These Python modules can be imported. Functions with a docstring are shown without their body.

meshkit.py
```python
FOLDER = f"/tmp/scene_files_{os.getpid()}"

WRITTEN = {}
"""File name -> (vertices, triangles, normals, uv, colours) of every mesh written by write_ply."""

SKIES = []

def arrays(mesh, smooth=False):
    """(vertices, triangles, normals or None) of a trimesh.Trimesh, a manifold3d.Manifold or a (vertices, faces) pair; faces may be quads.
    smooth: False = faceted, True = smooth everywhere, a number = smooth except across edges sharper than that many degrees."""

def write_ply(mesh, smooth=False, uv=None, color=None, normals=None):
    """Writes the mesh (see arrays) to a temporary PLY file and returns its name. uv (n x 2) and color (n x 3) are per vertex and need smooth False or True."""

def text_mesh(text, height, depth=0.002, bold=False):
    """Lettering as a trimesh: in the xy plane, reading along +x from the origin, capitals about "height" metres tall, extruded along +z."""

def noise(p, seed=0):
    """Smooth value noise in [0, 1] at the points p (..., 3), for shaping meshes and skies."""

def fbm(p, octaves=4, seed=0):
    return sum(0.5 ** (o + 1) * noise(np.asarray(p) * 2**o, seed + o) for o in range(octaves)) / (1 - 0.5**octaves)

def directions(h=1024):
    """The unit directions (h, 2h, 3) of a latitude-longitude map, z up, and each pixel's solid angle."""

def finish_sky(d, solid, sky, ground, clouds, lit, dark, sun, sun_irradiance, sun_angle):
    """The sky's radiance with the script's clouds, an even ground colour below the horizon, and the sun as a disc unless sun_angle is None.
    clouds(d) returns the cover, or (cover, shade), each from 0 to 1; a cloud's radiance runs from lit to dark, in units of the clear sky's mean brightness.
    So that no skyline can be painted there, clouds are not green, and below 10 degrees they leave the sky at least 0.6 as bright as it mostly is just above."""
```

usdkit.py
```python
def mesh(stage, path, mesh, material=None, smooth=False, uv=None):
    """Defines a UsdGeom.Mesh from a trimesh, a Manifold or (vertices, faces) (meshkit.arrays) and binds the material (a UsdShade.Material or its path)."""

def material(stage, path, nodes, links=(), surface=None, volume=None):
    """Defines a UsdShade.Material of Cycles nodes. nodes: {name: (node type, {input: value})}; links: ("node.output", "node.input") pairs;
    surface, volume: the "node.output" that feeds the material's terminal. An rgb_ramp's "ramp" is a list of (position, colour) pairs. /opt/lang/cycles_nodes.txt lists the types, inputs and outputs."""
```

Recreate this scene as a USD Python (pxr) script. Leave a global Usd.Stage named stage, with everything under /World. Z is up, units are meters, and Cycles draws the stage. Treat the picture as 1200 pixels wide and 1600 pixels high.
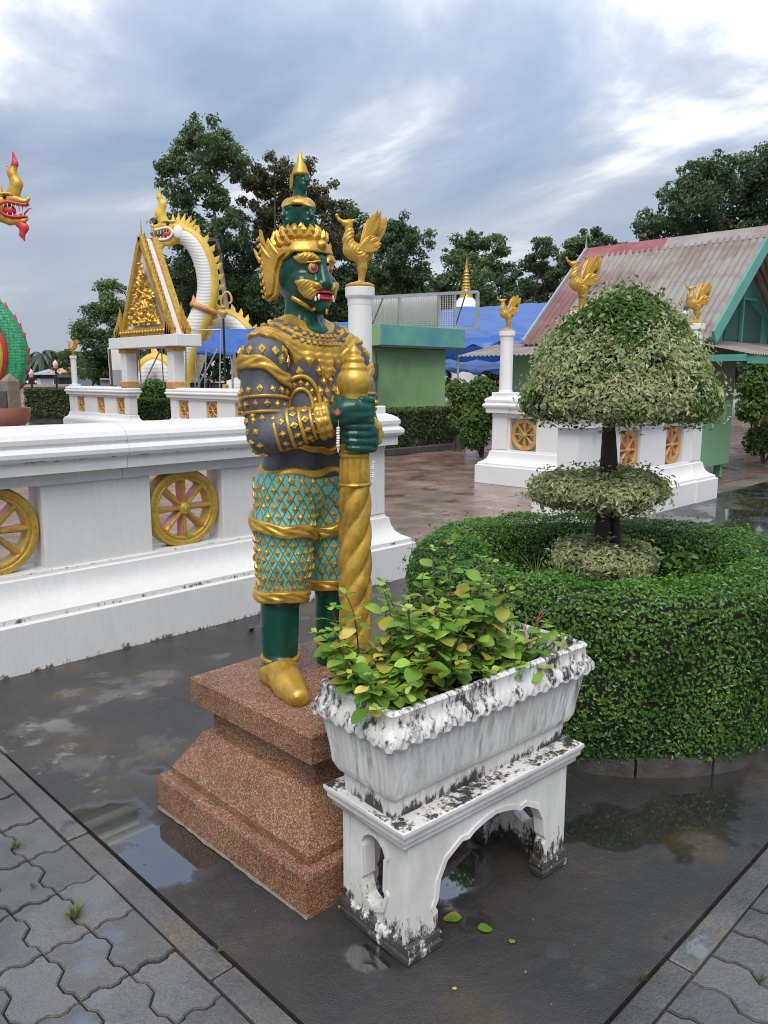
import math, re
import numpy as np, trimesh, manifold3d as m3, shapely, shapely.geometry as sg
from scipy import ndimage
from pxr import Gf, Sdf, Usd, UsdGeom, UsdLux, UsdShade, Vt
import usdkit, meshkit

stage = Usd.Stage.CreateInMemory()
UsdGeom.SetStageUpAxis(stage, UsdGeom.Tokens.z)
UsdGeom.SetStageMetersPerUnit(stage, 1.0)
UsdGeom.Xform.Define(stage, '/World')
UsdGeom.Scope.Define(stage, '/World/Looks')

# ------------------------------------------------------------------ camera
# world axes: +x runs along the white wall to the right, +y away to the left, the camera stands over (0, 0)
FPX, PITCH, YAW, EYE = 1230.0, math.radians(9.7), math.radians(44.8), 1.55
EXPOSURE = 0.93
cam = UsdGeom.Camera.Define(stage, '/World/camera')
cam.CreateHorizontalApertureAttr(24.0); cam.CreateVerticalApertureAttr(32.0)
cam.CreateFocalLengthAttr(24.0 * FPX / 1200.0)
cam.CreateClippingRangeAttr(Gf.Vec2f(0.05, 2000.0))
cam.CreateExposureAttr(EXPOSURE)
_fh = np.array([math.sin(YAW), math.cos(YAW), 0.0]); _R = np.array([math.cos(YAW), -math.sin(YAW), 0.0]); _Z = np.array([0, 0, 1.0])
_D = _fh * math.cos(PITCH) - _Z * math.sin(PITCH); _U = _fh * math.sin(PITCH) + _Z * math.cos(PITCH)
EYEP = np.array([0, 0, EYE])
_m = Gf.Matrix4d(1.0)
for _i, _r in enumerate((_R, _U, -_D, EYEP)):
    _m.SetRow(_i, Gf.Vec4d(*map(float, _r), 1.0 if _i == 3 else 0.0))
cam.AddTransformOp().Set(_m)

def ray(px, py): return _D + _R * (px - 600) / FPX + _U * (800 - py) / FPX
def G(px, py, z=0.0): d = ray(px, py); return EYEP + d * (z - EYE) / d[2]
def PX(px, py, x): d = ray(px, py); return EYEP + d * x / d[0]
def PY(px, py, y): d = ray(px, py); return EYEP + d * y / d[1]
def VD(px, py, dist): d = ray(px, py); return EYEP + d * dist / (d @ _fh)

# ------------------------------------------------------------------ sky and sun (bright overcast)
SUN_EL, SUN_AZ = math.radians(55), math.radians(-128)      # azimuth = atan2(x, y) of the direction towards the sun
SUN_I, SUN_ANGLE, SKY_S = 0.4, 40.0, 0.1
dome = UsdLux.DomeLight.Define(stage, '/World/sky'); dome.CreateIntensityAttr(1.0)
dome.GetPrim().SetCustomDataByKey('kind', 'structure')
CLOUD_DARK, CLOUD_LIT = (1.30, 1.70, 2.36), (5.0, 5.05, 5.15)
skymat = usdkit.material(stage, '/World/Looks/sky_look', {
    'sky': ('sky_texture', {'sky_type': 'single_scattering', 'sun_disc': False, 'sun_elevation': SUN_EL, 'sun_rotation': SUN_AZ}),
    'tc': ('texture_coordinate', {}),
    'sep': ('separate_xyz', {}),
    'zz': ('math', {'math_type': 'maximum', 'value2': 0.0}),
    'zo': ('math', {'math_type': 'add', 'value2': 0.22}),
    'inv': ('math', {'math_type': 'divide', 'value1': 1.0}),
    'flat': ('vector_math', {'math_type': 'scale'}),
    'grow': ('math', {'math_type': 'multiply_add', 'value2': 2.0, 'value3': 0.75}),   # brighter towards the zenith as under overcast; added to light the scene from above
    'hz': ('map_range', {'from_min': 0.0, 'from_max': 0.26, 'to_min': 0.85, 'to_max': 0.0, 'clamp': True}), 'hzm': ('mix', {'color2': (3.3, 3.6, 4.0)}),
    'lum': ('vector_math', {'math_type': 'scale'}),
    'map': ('mapping', {'location': (11.56, 4.12, 0.0), 'rotation': (0, 0, 0.5), 'scale': (1.0, 0.62, 1.0)}),
    'n1': ('noise_texture', {'scale': 0.9, 'detail': 7.0, 'roughness': 0.56, 'distortion': 0.35}),
    'map2': ('mapping', {'location': (11.43, 8.58, 2.0), 'rotation': (0, 0, 0.5), 'scale': (1.0, 0.6, 1.0)}),
    'n2': ('noise_texture', {'scale': 1.5, 'detail': 8.0, 'roughness': 0.55, 'distortion': 0.3}),
    'cover': ('rgb_ramp', {'ramp': [(0.32, (0.5, 0.5, 0.5)), (0.50, (0.97, 0.97, 0.97))]}),
    'col': ('rgb_ramp', {'ramp': [(0.0, (0.0, 0.0, 0.0)), (0.40, (0.03, 0.03, 0.03)), (0.52, (0.20, 0.20, 0.20)), (0.58, (0.42, 0.42, 0.42)), (0.645, (1.0, 1.0, 1.0))]}),
    'c1': ('mix', {'color1': CLOUD_DARK, 'color2': CLOUD_LIT}),
    'skyf': ('mix', {'mix_type': 'multiply', 'fac': 1.0, 'color2': (0.5, 0.56, 0.66)}),
    'mix': ('mix', {}),
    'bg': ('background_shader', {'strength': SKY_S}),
}, [('tc.generated', 'sep.vector'), ('sep.z', 'zz.value1'), ('zz.value', 'zo.value1'), ('zo.value', 'inv.value2'),
    ('tc.generated', 'flat.vector1'), ('inv.value', 'flat.scale'), ('flat.vector', 'map.vector'), ('map.vector', 'n1.vector'),
    ('flat.vector', 'map2.vector'), ('map2.vector', 'n2.vector'),
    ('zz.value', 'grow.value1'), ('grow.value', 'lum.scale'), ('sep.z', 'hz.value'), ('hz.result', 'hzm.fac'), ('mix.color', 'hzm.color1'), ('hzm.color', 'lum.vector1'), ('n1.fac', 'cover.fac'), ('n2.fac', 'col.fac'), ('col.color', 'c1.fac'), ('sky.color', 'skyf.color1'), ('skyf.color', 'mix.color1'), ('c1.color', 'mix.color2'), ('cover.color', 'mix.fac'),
    ('lum.vector', 'bg.color')], surface='bg.background')
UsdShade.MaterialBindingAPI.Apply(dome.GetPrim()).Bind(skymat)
sun = UsdLux.DistantLight.Define(stage, '/World/sun')
sun.CreateIntensityAttr(SUN_I); sun.CreateAngleAttr(SUN_ANGLE); sun.CreateNormalizeAttr(True); sun.CreateColorAttr(Gf.Vec3f(1.0, 0.93, 0.84))
sun.AddRotateXYZOp().Set(Gf.Vec3f(90 - math.degrees(SUN_EL), 0, 180 - math.degrees(SUN_AZ)))

# ------------------------------------------------------------------ helpers: prims
_used, _base = {}, {}
def free_path(parent, name):
    k = (parent, name); n = _used.get(k, 0); _used[k] = n + 1
    return f'{parent}/{name}' if n == 0 else f'{parent}/{name}_{n:03d}'
def tag(prim, label=None, cat=None, group=None, kind=None):
    for k, v in (('label', label), ('category', cat), ('group', group), ('kind', kind)):
        if v: prim.SetCustomDataByKey(k, v)
def xform(path, loc, rz=0.0, scale=1.0):
    x = UsdGeom.Xform.Define(stage, path)
    x.AddTranslateOp().Set(Gf.Vec3d(*map(float, loc)))
    if rz: x.AddRotateZOp().Set(float(math.degrees(rz)))
    if scale != 1.0: x.AddScaleOp().Set(Gf.Vec3f(scale, scale, scale))
    return x
def thing(name, label, cat, loc=(0, 0, 0), group=None, rz=0.0, scale=1.0):
    path = free_path('/World', name); x = xform(path, loc, rz, scale)
    tag(x.GetPrim(), label, cat, group); _base[path] = np.array(loc, float)
    return path
def arr(mesh):
    if isinstance(mesh, (list,)): mesh = join(mesh)
    v, f, _ = meshkit.arrays(mesh)
    return np.asarray(v, float), np.asarray(f, int)
def part(parent, name, mesh, mat, smooth=False, kind=None, label=None, world=False):
    v, f = arr(mesh)
    if world: v = v - _base['/'.join(parent.split('/')[:3])]
    path = free_path(parent, name)
    usdkit.mesh(stage, path, (v, f), mat, smooth)
    tag(stage.GetPrimAtPath(path), label, kind=kind)
    return path
def solo(name, mesh, mat, label, cat, loc=(0, 0, 0), group=None, smooth=False, kind=None, world=True):
    """a thing that is one mesh; its pivot stands at loc"""
    v, f = arr(mesh)
    if world: v = v - np.array(loc, float)
    path = free_path('/World', name)
    m = usdkit.mesh(stage, path, (v, f), mat, smooth)
    m.AddTranslateOp().Set(Gf.Vec3d(*map(float, loc)))
    tag(m.GetPrim(), label, cat, group, kind); _base[path] = np.array(loc, float)
    return path
def ground_piece(name, mesh, mat, smooth=False):
    path = free_path('/World', name); usdkit.mesh(stage, path, arr(mesh), mat, smooth)
    tag(stage.GetPrimAtPath(path), kind='structure'); _base[path] = np.zeros(3)
    return path
def copy_of(src, loc, rz=0.0, label=None, group=None, scale=1.0, cat=None):
    name = re.sub(r'_\d{3}$', '', src.split('/')[-1]); path = free_path('/World', name)
    x = xform(path, loc, rz, scale); p = x.GetPrim()
    p.GetReferences().AddInternalReference(src); p.SetInstanceable(True)
    was = stage.GetPrimAtPath(src).GetCustomData()
    tag(p, label or was.get('label'), cat or was.get('category'), group or was.get('group'))
    return path

# ------------------------------------------------------------------ helpers: meshes are (vertices, triangles)
def join(ms):
    vs, fs, n = [], [], 0
    for m in ms:
        v, f, _ = meshkit.arrays(m); vs.append(v); fs.append(np.asarray(f) + n); n += len(v)
    return np.vstack(vs), np.vstack(fs)
def mv(m, t=(0, 0, 0), rz=0.0, s=1.0, rx=0.0, ry=0.0):
    v, f = arr(m); v = v * s
    for a, (i, j) in ((rx, (1, 2)), (ry, (2, 0)), (rz, (0, 1))):
        if a:
            c, n = math.cos(a), math.sin(a); w = v.copy()
            w[:, i] = c * v[:, i] - n * v[:, j]; w[:, j] = n * v[:, i] + c * v[:, j]; v = w
    return v + np.array(t, float), f
def hull(pts):
    m = m3.Manifold.hull_points(np.asarray(pts, float)).to_mesh()
    return np.array(m.vert_properties[:, :3]), np.array(m.tri_verts)
def box(x0, x1, y0, y1, z0, z1, b=0.0):
    if b <= 0:
        m = trimesh.creation.box(bounds=[[x0, y0, z0], [x1, y1, z1]]); return np.array(m.vertices), np.array(m.faces)
    P = []
    for sx in (0, 1):
        for sy in (0, 1):
            for sz in (0, 1):
                c = np.array([(x0, x1)[sx], (y0, y1)[sy], (z0, z1)[sz]]); d = np.array([1 - 2 * sx, 1 - 2 * sy, 1 - 2 * sz]) * b
                for k in range(3):
                    q = c + d; q[k] = c[k]; P.append(q)
    return hull(P)
def poly(p):
    p = p if hasattr(p, 'exterior') else sg.Polygon(p)
    return p if p.is_valid else p.buffer(0)
def extrude(p, h):
    m = trimesh.creation.extrude_polygon(poly(p), h, engine='earcut'); return np.array(m.vertices), np.array(m.faces)
def prism(p, axis, a, b):
    """outline p of (u, w) swept from a to b: axis 'x' has u = y, w = z; axis 'y' has u = x, w = z; axis 'z' has u = x, w = y"""
    v, f = extrude(p, b - a); u, w, t = v[:, 0], v[:, 1], v[:, 2] + a
    if axis == 'x': return np.stack([t, u, w], 1), f
    if axis == 'y': return np.stack([u, t, w], 1), f[:, ::-1]
    return np.stack([u, w, t], 1), f
def lathe(prof, n=24, axis=(0, 0, 0), caps=True):
    prof = np.asarray(prof, float); a = np.arange(n) * 2 * np.pi / n
    v = np.concatenate([np.stack([r * np.cos(a), r * np.sin(a), np.full(n, z)], 1) for r, z in prof]); f = []
    for i in range(len(prof) - 1):
        for k in range(n):
            p, q = i * n + k, i * n + (k + 1) % n; f += [(p, q, q + n), (p, q + n, p + n)]
    if caps:
        b = len(v); v = np.vstack([v, [[0, 0, prof[0][1]], [0, 0, prof[-1][1]]]]); t = (len(prof) - 1) * n
        for k in range(n): f += [(b, (k + 1) % n, k), (b + 1, t + k, t + (k + 1) % n)]
    return v + np.array(axis, float), np.array(f)
def tube(pts, rad, n=8, squash=None):
    p = np.asarray(pts, float); rad = np.broadcast_to(np.asarray(rad, float), (len(p),))
    t = np.gradient(p, axis=0); t /= np.linalg.norm(t, axis=1, keepdims=True) + 1e-12
    ref = np.array([0, 0, 1.0]) if abs(t[:, 2]).mean() < 0.8 else np.array([1.0, 0, 0])
    a = np.zeros_like(t); prev = ref - t[0] * (ref @ t[0])
    for i in range(len(p)):
        prev = prev - t[i] * (prev @ t[i]); prev /= np.linalg.norm(prev) + 1e-12; a[i] = prev
    b = np.cross(t, a); g = np.arange(n) * 2 * np.pi / n
    v = p[:, None] + rad[:, None, None] * (np.cos(g)[None, :, None] * a[:, None] + np.sin(g)[None, :, None] * b[:, None])
    v = v.reshape(-1, 3); f = []
    for i in range(len(p) - 1):
        for k in range(n):
            q, r = i * n + k, i * n + (k + 1) % n; f += [(q, r, r + n), (q, r + n, q + n)]
    m = len(v); v = np.vstack([v, p[0], p[-1]]); L = (len(p) - 1) * n
    for k in range(n): f += [(m, (k + 1) % n, k), (m + 1, L + k, L + (k + 1) % n)]
    return v, np.array(f)
def bar(a, b, w, h=None):
    """a straight rectangular bar from a to b"""
    a, b = np.array(a, float), np.array(b, float); h = h or w; d = b - a; L = np.linalg.norm(d); d /= L
    u = np.cross(d, [0, 0, 1.0]) if abs(d[2]) < 0.99 else np.array([1.0, 0, 0]); u /= np.linalg.norm(u); n = np.cross(u, d)
    P = [a + s * u * w / 2 + t * n * h / 2 + e * (b - a) for e in (0, 1) for s in (-1, 1) for t in (-1, 1)]
    return hull(P)
def spline(pts, n):
    from scipy.interpolate import CubicSpline
    p = np.asarray(pts, float); s = np.r_[0, np.cumsum(np.linalg.norm(np.diff(p[:, :3], axis=0), axis=1) ** 0.6)]
    return CubicSpline(s, p)(np.linspace(0, s[-1], n))
def rand_quads(P, N, size, rng, aspect=0.6, tilt=0.6, fold=0.18, droop=0.0):
    """leaves: two triangles folded along the midrib each, at the points P, facing roughly along N"""
    n = len(P); size = np.broadcast_to(size, (n,))[:, None]
    N = N + rng.normal(0, tilt, (n, 3)); N /= np.linalg.norm(N, axis=1, keepdims=True) + 1e-9
    A = rng.normal(0, 1, (n, 3)); A[:, 2] -= droop; A -= N * (A * N).sum(1, keepdims=True); A /= np.linalg.norm(A, axis=1, keepdims=True) + 1e-9
    B = np.cross(N, A); w = aspect * size / 2
    v = np.stack([P - A * size * .5, P + B * w + N * fold * size - A * size * .05, P + A * size * .5, P - B * w + N * fold * size - A * size * .05], 1).reshape(-1, 3)
    i = np.arange(n)[:, None] * 4
    return v, np.concatenate([i + [0, 2, 1], i + [0, 3, 2]], 1).reshape(-1, 3)

# ------------------------------------------------------------------ helpers: sculpting with distance fields
def smin(a, b, k): h = np.clip(.5 + .5 * (b - a) / k, 0, 1); return b * (1 - h) + a * h - k * h * (1 - h)
def smax(a, b, k): return -smin(-a, -b, k)
def sd_ball(p, c, r): return np.linalg.norm(p - np.array(c, float), axis=1) - r
def sd_ell(p, c, r):
    r = np.array(r, float); q = (p - np.array(c, float)); k0 = np.linalg.norm(q / r, axis=1); k1 = np.linalg.norm(q / (r * r), axis=1)
    return k0 * (k0 - 1) / np.maximum(k1, 1e-9)
def sd_cone(p, a, b, ra, rb):
    a, b = np.array(a, float), np.array(b, float); d = b - a; t = np.clip(((p - a) @ d) / (d @ d), 0, 1)
    return np.linalg.norm(p - a - t[:, None] * d, axis=1) - (ra + (rb - ra) * t)
def sd_box(p, c, h, r=0.0):
    q = np.abs(p - np.array(c, float)) - (np.array(h, float) - r)
    return np.linalg.norm(np.maximum(q, 0), axis=1) + np.minimum(q.max(1), 0) - r
def sd_path(p, pts, rad, k=0.0):
    d = None
    for i in range(len(pts) - 1):
        e = sd_cone(p, pts[i], pts[i + 1], rad[i], rad[i + 1]); d = e if d is None else (smin(d, e, k) if k else np.minimum(d, e))
    return d
def sculpt(f, lo, hi, h):
    """surface nets of f = 0 on a grid of step h; the fine field is only evaluated near the surface"""
    lo, hi = np.array(lo, float), np.array(hi, float); c = 4; n = np.ceil((hi - lo) / (h * c)).astype(int) + 1
    gc = [lo[k] + np.arange(n[k]) * h * c for k in range(3)]
    P = np.stack(np.meshgrid(*gc, indexing='ij'), -1).reshape(-1, 3)
    C = f(P).reshape(n); N = (n - 1) * c + 1
    ax = [np.arange(N[k]) / c for k in range(3)]
    F = C
    for k in range(3):
        i = np.minimum(ax[k].astype(int), n[k] - 2); t = (ax[k] - i).reshape([-1 if j == k else 1 for j in range(3)])
        F = np.take(F, i, k) * (1 - t) + np.take(F, i + 1, k) * t
    m = np.abs(F) < h * c * 1.3; idx = np.argwhere(m); F[m] = f(lo + idx * h)
    F[0] = F[-1] = 1; F[:, 0] = F[:, -1] = 1; F[:, :, 0] = F[:, :, -1] = 1
    S = F < 0; nx, ny, nz = F.shape
    cell = np.zeros((nx - 1, ny - 1, nz - 1), np.int8)
    offs = [(i, j, k) for i in (0, 1) for j in (0, 1) for k in (0, 1)]
    for i, j, k in offs: cell += S[i:nx - 1 + i, j:ny - 1 + j, k:nz - 1 + k]
    act = (cell > 0) & (cell < 8); ci = np.argwhere(act); ids = np.full(cell.shape, -1); ids[act] = np.arange(len(ci))
    acc = np.zeros((len(ci), 3)); cnt = np.zeros(len(ci))
    cv = np.stack([F[ci[:, 0] + i, ci[:, 1] + j, ci[:, 2] + k] for i, j, k in offs], 1)
    for a in range(8):
        for b in range(a + 1, 8):
            d = np.array(offs[b]) - np.array(offs[a])
            if np.abs(d).sum() != 1: continue
            x = (cv[:, a] < 0) != (cv[:, b] < 0); t = cv[x, a] / (cv[x, a] - cv[x, b])
            acc[x] += np.array(offs[a]) + t[:, None] * d; cnt[x] += 1
    V = lo + (ci + acc / cnt[:, None]) * h; T = []
    for k in range(3):
        e = np.zeros(3, int); e[k] = 1; u, w = [(1, 2), (2, 0), (0, 1)][k]
        A = S[tuple(slice(0, s - (1 if q == k else 0)) for q, s in enumerate(F.shape))]; B = S[tuple(slice(1 if q == k else 0, s) for q, s in enumerate(F.shape))]
        for flip, X in ((False, A & ~B), (True, ~A & B)):
            q = np.argwhere(X); q = q[(q[:, u] > 0) & (q[:, w] > 0)]
            du = np.zeros(3, int); du[u] = 1; dw = np.zeros(3, int); dw[w] = 1
            g = lambda z: ids[z[:, 0], z[:, 1], z[:, 2]]
            a_, b_, c_, d_ = g(q - du - dw), g(q - dw), g(q), g(q - du)
            qs = np.stack([a_, b_, c_, d_], 1)
            if flip: qs = qs[:, ::-1]
            T += [qs[:, [0, 1, 2]], qs[:, [0, 2, 3]]]
    return V, np.vstack(T)
def grad(f, p, e=1e-3):
    g = np.stack([f(p + d) - f(p - d) for d in np.eye(3) * e], 1); return g / (np.linalg.norm(g, axis=1, keepdims=True) + 1e-12)
def cast(f, o, d, tmax, steps=48):
    """walks from o + d * tmax inwards to the surface f = 0; returns points, normals and whether it was met"""
    o = np.asarray(o, float); d = np.asarray(d, float); d = d / np.linalg.norm(d, axis=1, keepdims=True); t = np.full(len(d), float(tmax))
    for _ in range(steps): t = t - np.clip(f(o + d * t[:, None]), -.02, .05) * 0.8
    p = o + d * t[:, None]
    return p, grad(f, p), (np.abs(f(p)) < 0.004) & (t > 0)
def frame(n, up=(0, 0, 1.0)):
    """rows right, up, normal for every normal"""
    n = np.asarray(n, float); up = np.broadcast_to(np.array(up, float), n.shape)
    r = np.cross(up, n); r /= np.linalg.norm(r, axis=1, keepdims=True) + 1e-9; u = np.cross(n, r)
    return r, u, n
def put(m, p, r, u, n, s=1.0):
    """places mesh m (x right, y up, z outward) at p"""
    v, f = m; return p + s * (v[:, :1] * r + v[:, 1:2] * u + v[:, 2:3] * n), f

# ------------------------------------------------------------------ materials
_mats = {}
def mat(name, base, rough=0.5, metal=0.0, spec=0.5, var=0.0, vscale=6.0, bump=0.0, bscale=40.0, bdetail=4.0, stains=None, island=0.0, coat=0.0, coords='position', extra=None, bdist=0.01, rvar=0.0):
    """a painted or plain surface: base colour with blotches (var), grain (bump), optional stains [(colour, scale, low, high, strength, stretch)] and shade by loose piece (island)"""
    nodes = {'p': ('principled_bsdf', {'roughness': rough, 'metallic': metal, 'specular_ior_level': spec, 'coat_weight': coat, 'base_color': base})}
    links = []
    if coords == 'position': nodes['g'] = ('geometry', {}); src = 'g.position'
    else: nodes['g'] = ('geometry', {}); nodes['tc'] = ('texture_coordinate', {}); src = 'tc.object'
    col = None
    if var:
        nodes['n'] = ('noise_texture', {'scale': vscale, 'detail': 5.0, 'roughness': 0.6}); links.append((src, 'n.vector'))
        lo, hi = [max(0, c * (1 - var)) for c in base], [min(1, c * (1 + var)) for c in base]
        nodes['r'] = ('rgb_ramp', {'ramp': [(0.3, lo), (0.7, hi)]}); links.append(('n.fac', 'r.fac')); col = 'r.color'
    if island:
        nodes['ih'] = ('hsv', {'saturation': 1.0, 'color': base}); nodes['im'] = ('map_range', {'from_min': 0.0, 'from_max': 1.0, 'to_min': 1 - island, 'to_max': 1 + island})
        nodes['ihm'] = ('map_range', {'from_min': 0.0, 'from_max': 1.0, 'to_min': 0.5 - island * .05, 'to_max': 0.5 + island * .04})
        nodes['iw'] = ('white_noise_texture', {'dimensions': '1D'})
        links += [('g.random_per_island', 'im.value'), ('g.random_per_island', 'iw.w'), ('iw.value', 'ihm.value'), ('im.result', 'ih.value'), ('ihm.result', 'ih.hue')]
        if col: links.append((col, 'ih.color'))
        col = 'ih.color'
    for i, (sc, scale, a, b, k, st) in enumerate(stains or []):
        nodes[f'm{i}'] = ('mapping', {'scale': st, 'location': (i * 3.1, i * 1.7, i * .9)}); nodes[f's{i}'] = ('noise_texture', {'scale': scale, 'detail': 6.0, 'roughness': 0.65})
        nodes[f'q{i}'] = ('map_range', {'from_min': a, 'from_max': b, 'to_min': 0.0, 'to_max': k, 'clamp': True}); nodes[f'x{i}'] = ('mix', {'color1': base, 'color2': sc})
        links += [(src, f'm{i}.vector'), (f'm{i}.vector', f's{i}.vector'), (f's{i}.fac', f'q{i}.value'), (f'q{i}.result', f'x{i}.fac')]
        if col: links.append((col, f'x{i}.color1'))
        col = f'x{i}.color'
    if col: links.append((col, 'p.base_color'))
    if rvar:
        nodes['rn'] = ('noise_texture', {'scale': vscale * 1.7, 'detail': 4.0}); nodes['rm'] = ('map_range', {'from_min': .3, 'from_max': .7, 'to_min': max(.02, rough - rvar), 'to_max': rough + rvar})
        links += [(src, 'rn.vector'), ('rn.fac', 'rm.value'), ('rm.result', 'p.roughness')]
    if bump:
        nodes['bn'] = ('noise_texture', {'scale': bscale, 'detail': bdetail, 'roughness': 0.6}); nodes['b'] = ('bump', {'strength': bump, 'distance': bdist})
        links += [(src, 'bn.vector'), ('bn.fac', 'b.height'), ('b.normal', 'p.normal')]
    if extra: extra(nodes, links, src)
    _mats[name] = usdkit.material(stage, '/World/Looks/' + name, nodes, links, surface='p.BSDF')
    return _mats[name]
def leafmat(name, a, b, var=0.35, trans=0.3, rough=0.42, edge=None, vscale=3.0, spec=0.4, single=False):
    """leaves: colour a to b by leaf and by clump, some light passing through"""
    nodes = {'g': ('geometry', {}), 'w': ('white_noise_texture', {'dimensions': '1D'}), 'n': ('noise_texture', {'scale': vscale, 'detail': 2.0}),
             'add': ('math', {'math_type': 'add'}), 'half': ('math', {'math_type': 'multiply_add', 'value2': 0.9, 'value3': -0.42}),
             'r': ('rgb_ramp', {'ramp': [(0.0, [c * (1 - var) for c in a]), (0.45, a), (0.85, b), (1.0, [min(1, c * 1.25) for c in b])]}),
             'p': ('principled_bsdf', {'roughness': rough, 'specular_ior_level': spec}), 't': ('translucent_bsdf', {}), 'mx': ('mix_closure', {'fac': trans}),
             'tw': ('mix', {'mix_type': 'multiply', 'fac': 1.0, 'color2': (1.0, 1.15, 0.6)})}
    links = [('g.random_per_island', 'w.w'), ('g.position', 'n.vector'), ('w.value', 'half.value1'), ('half.value', 'add.value1'), ('n.fac', 'add.value2'), ('add.value', 'r.fac'),
             ('r.color', 'p.base_color'), ('r.color', 'tw.color1'), ('tw.color', 't.color'), ('p.BSDF', 'mx.closure1'), ('t.BSDF', 'mx.closure2')]
    if edge:   # variegated leaves: pale ones among them
        nodes['w2'] = ('white_noise_texture', {'dimensions': '1D'}); nodes['sc'] = ('math', {'math_type': 'multiply_add', 'value2': 13.7, 'value3': 3.1})
        nodes['n3'] = ('noise_texture', {'scale': edge[3], 'detail': 2.0}); nodes['a3'] = ('math', {'math_type': 'add'})
        nodes['gt'] = ('map_range', {'from_min': edge[1], 'from_max': edge[2], 'clamp': True}); nodes['ex'] = ('mix', {'color2': edge[0]})
        links = [l for l in links if l[0] != 'r.color'] + [('g.random_per_island', 'sc.value1'), ('sc.value', 'w2.w'), ('g.position', 'n3.vector'), ('w2.value', 'a3.value1'), ('n3.fac', 'a3.value2'), ('a3.value', 'gt.value'),
                 ('gt.result', 'ex.fac'), ('r.color', 'ex.color1'), ('ex.color', 'p.base_color'), ('ex.color', 'tw.color1')]
    if single:   # each leaf is a mesh of its own
        nodes['oi'] = ('object_info', {}); links = [('oi.random' if p == 'g.random_per_island' else p, q) for p, q in links]
    _mats[name] = usdkit.material(stage, '/World/Looks/' + name, nodes, links, surface='mx.closure')
    return _mats[name]

GRIME = (0.045, 0.043, 0.036)
gold = mat('gold_paint', (0.52, 0.31, 0.05), rough=0.36, metal=0.5, var=0.28, vscale=18, bump=0.12, bscale=90, rvar=0.1, coords='object', stains=[((0.16, 0.085, 0.02), 11, .52, .68, .6, (1, 1, .6)), ((0.05, 0.03, 0.012), 26, .62, .74, .5, (1, 1, 1))])
gold_dark = mat('old_gold_paint', (0.52, 0.30, 0.05), rough=0.42, metal=0.4, var=0.25, vscale=14, bump=0.2, bscale=60, coords='object', stains=[((0.12, 0.07, 0.03), 9, .56, .7, .6, (1, 1, 1))])
gold_wheel = mat('wheel_gold_paint', (0.50, 0.32, 0.055), rough=0.42, metal=0.4, var=0.2, vscale=20, bump=0.35, bscale=55, coords='object', stains=[((0.16, 0.09, 0.03), 14, .55, .68, .55, (1, 1, 1))])
gold_ochre = mat('ochre_gold_paint', (0.54, 0.30, 0.10), rough=0.5, metal=0.2, var=0.2, vscale=10, bump=0.3, bscale=30, coords='object')
green_skin = mat('dark_green_paint', (0.003, 0.052, 0.034), rough=0.27, spec=0.42, var=0.35, vscale=9, bump=0.06, bscale=60, coat=0.0, coords='object', rvar=0.08, stains=[((0.02, 0.10, 0.075), 16, .60, .75, .35, (1, 1, 1))])
grey_cloth = mat('grey_paint', (0.072, 0.072, 0.088), rough=0.45, var=0.25, vscale=14, bump=0.12, bscale=70, coords='object', stains=[((0.012, 0.012, 0.014), 9, .52, .64, .75, (1, 1, 1))])
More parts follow.
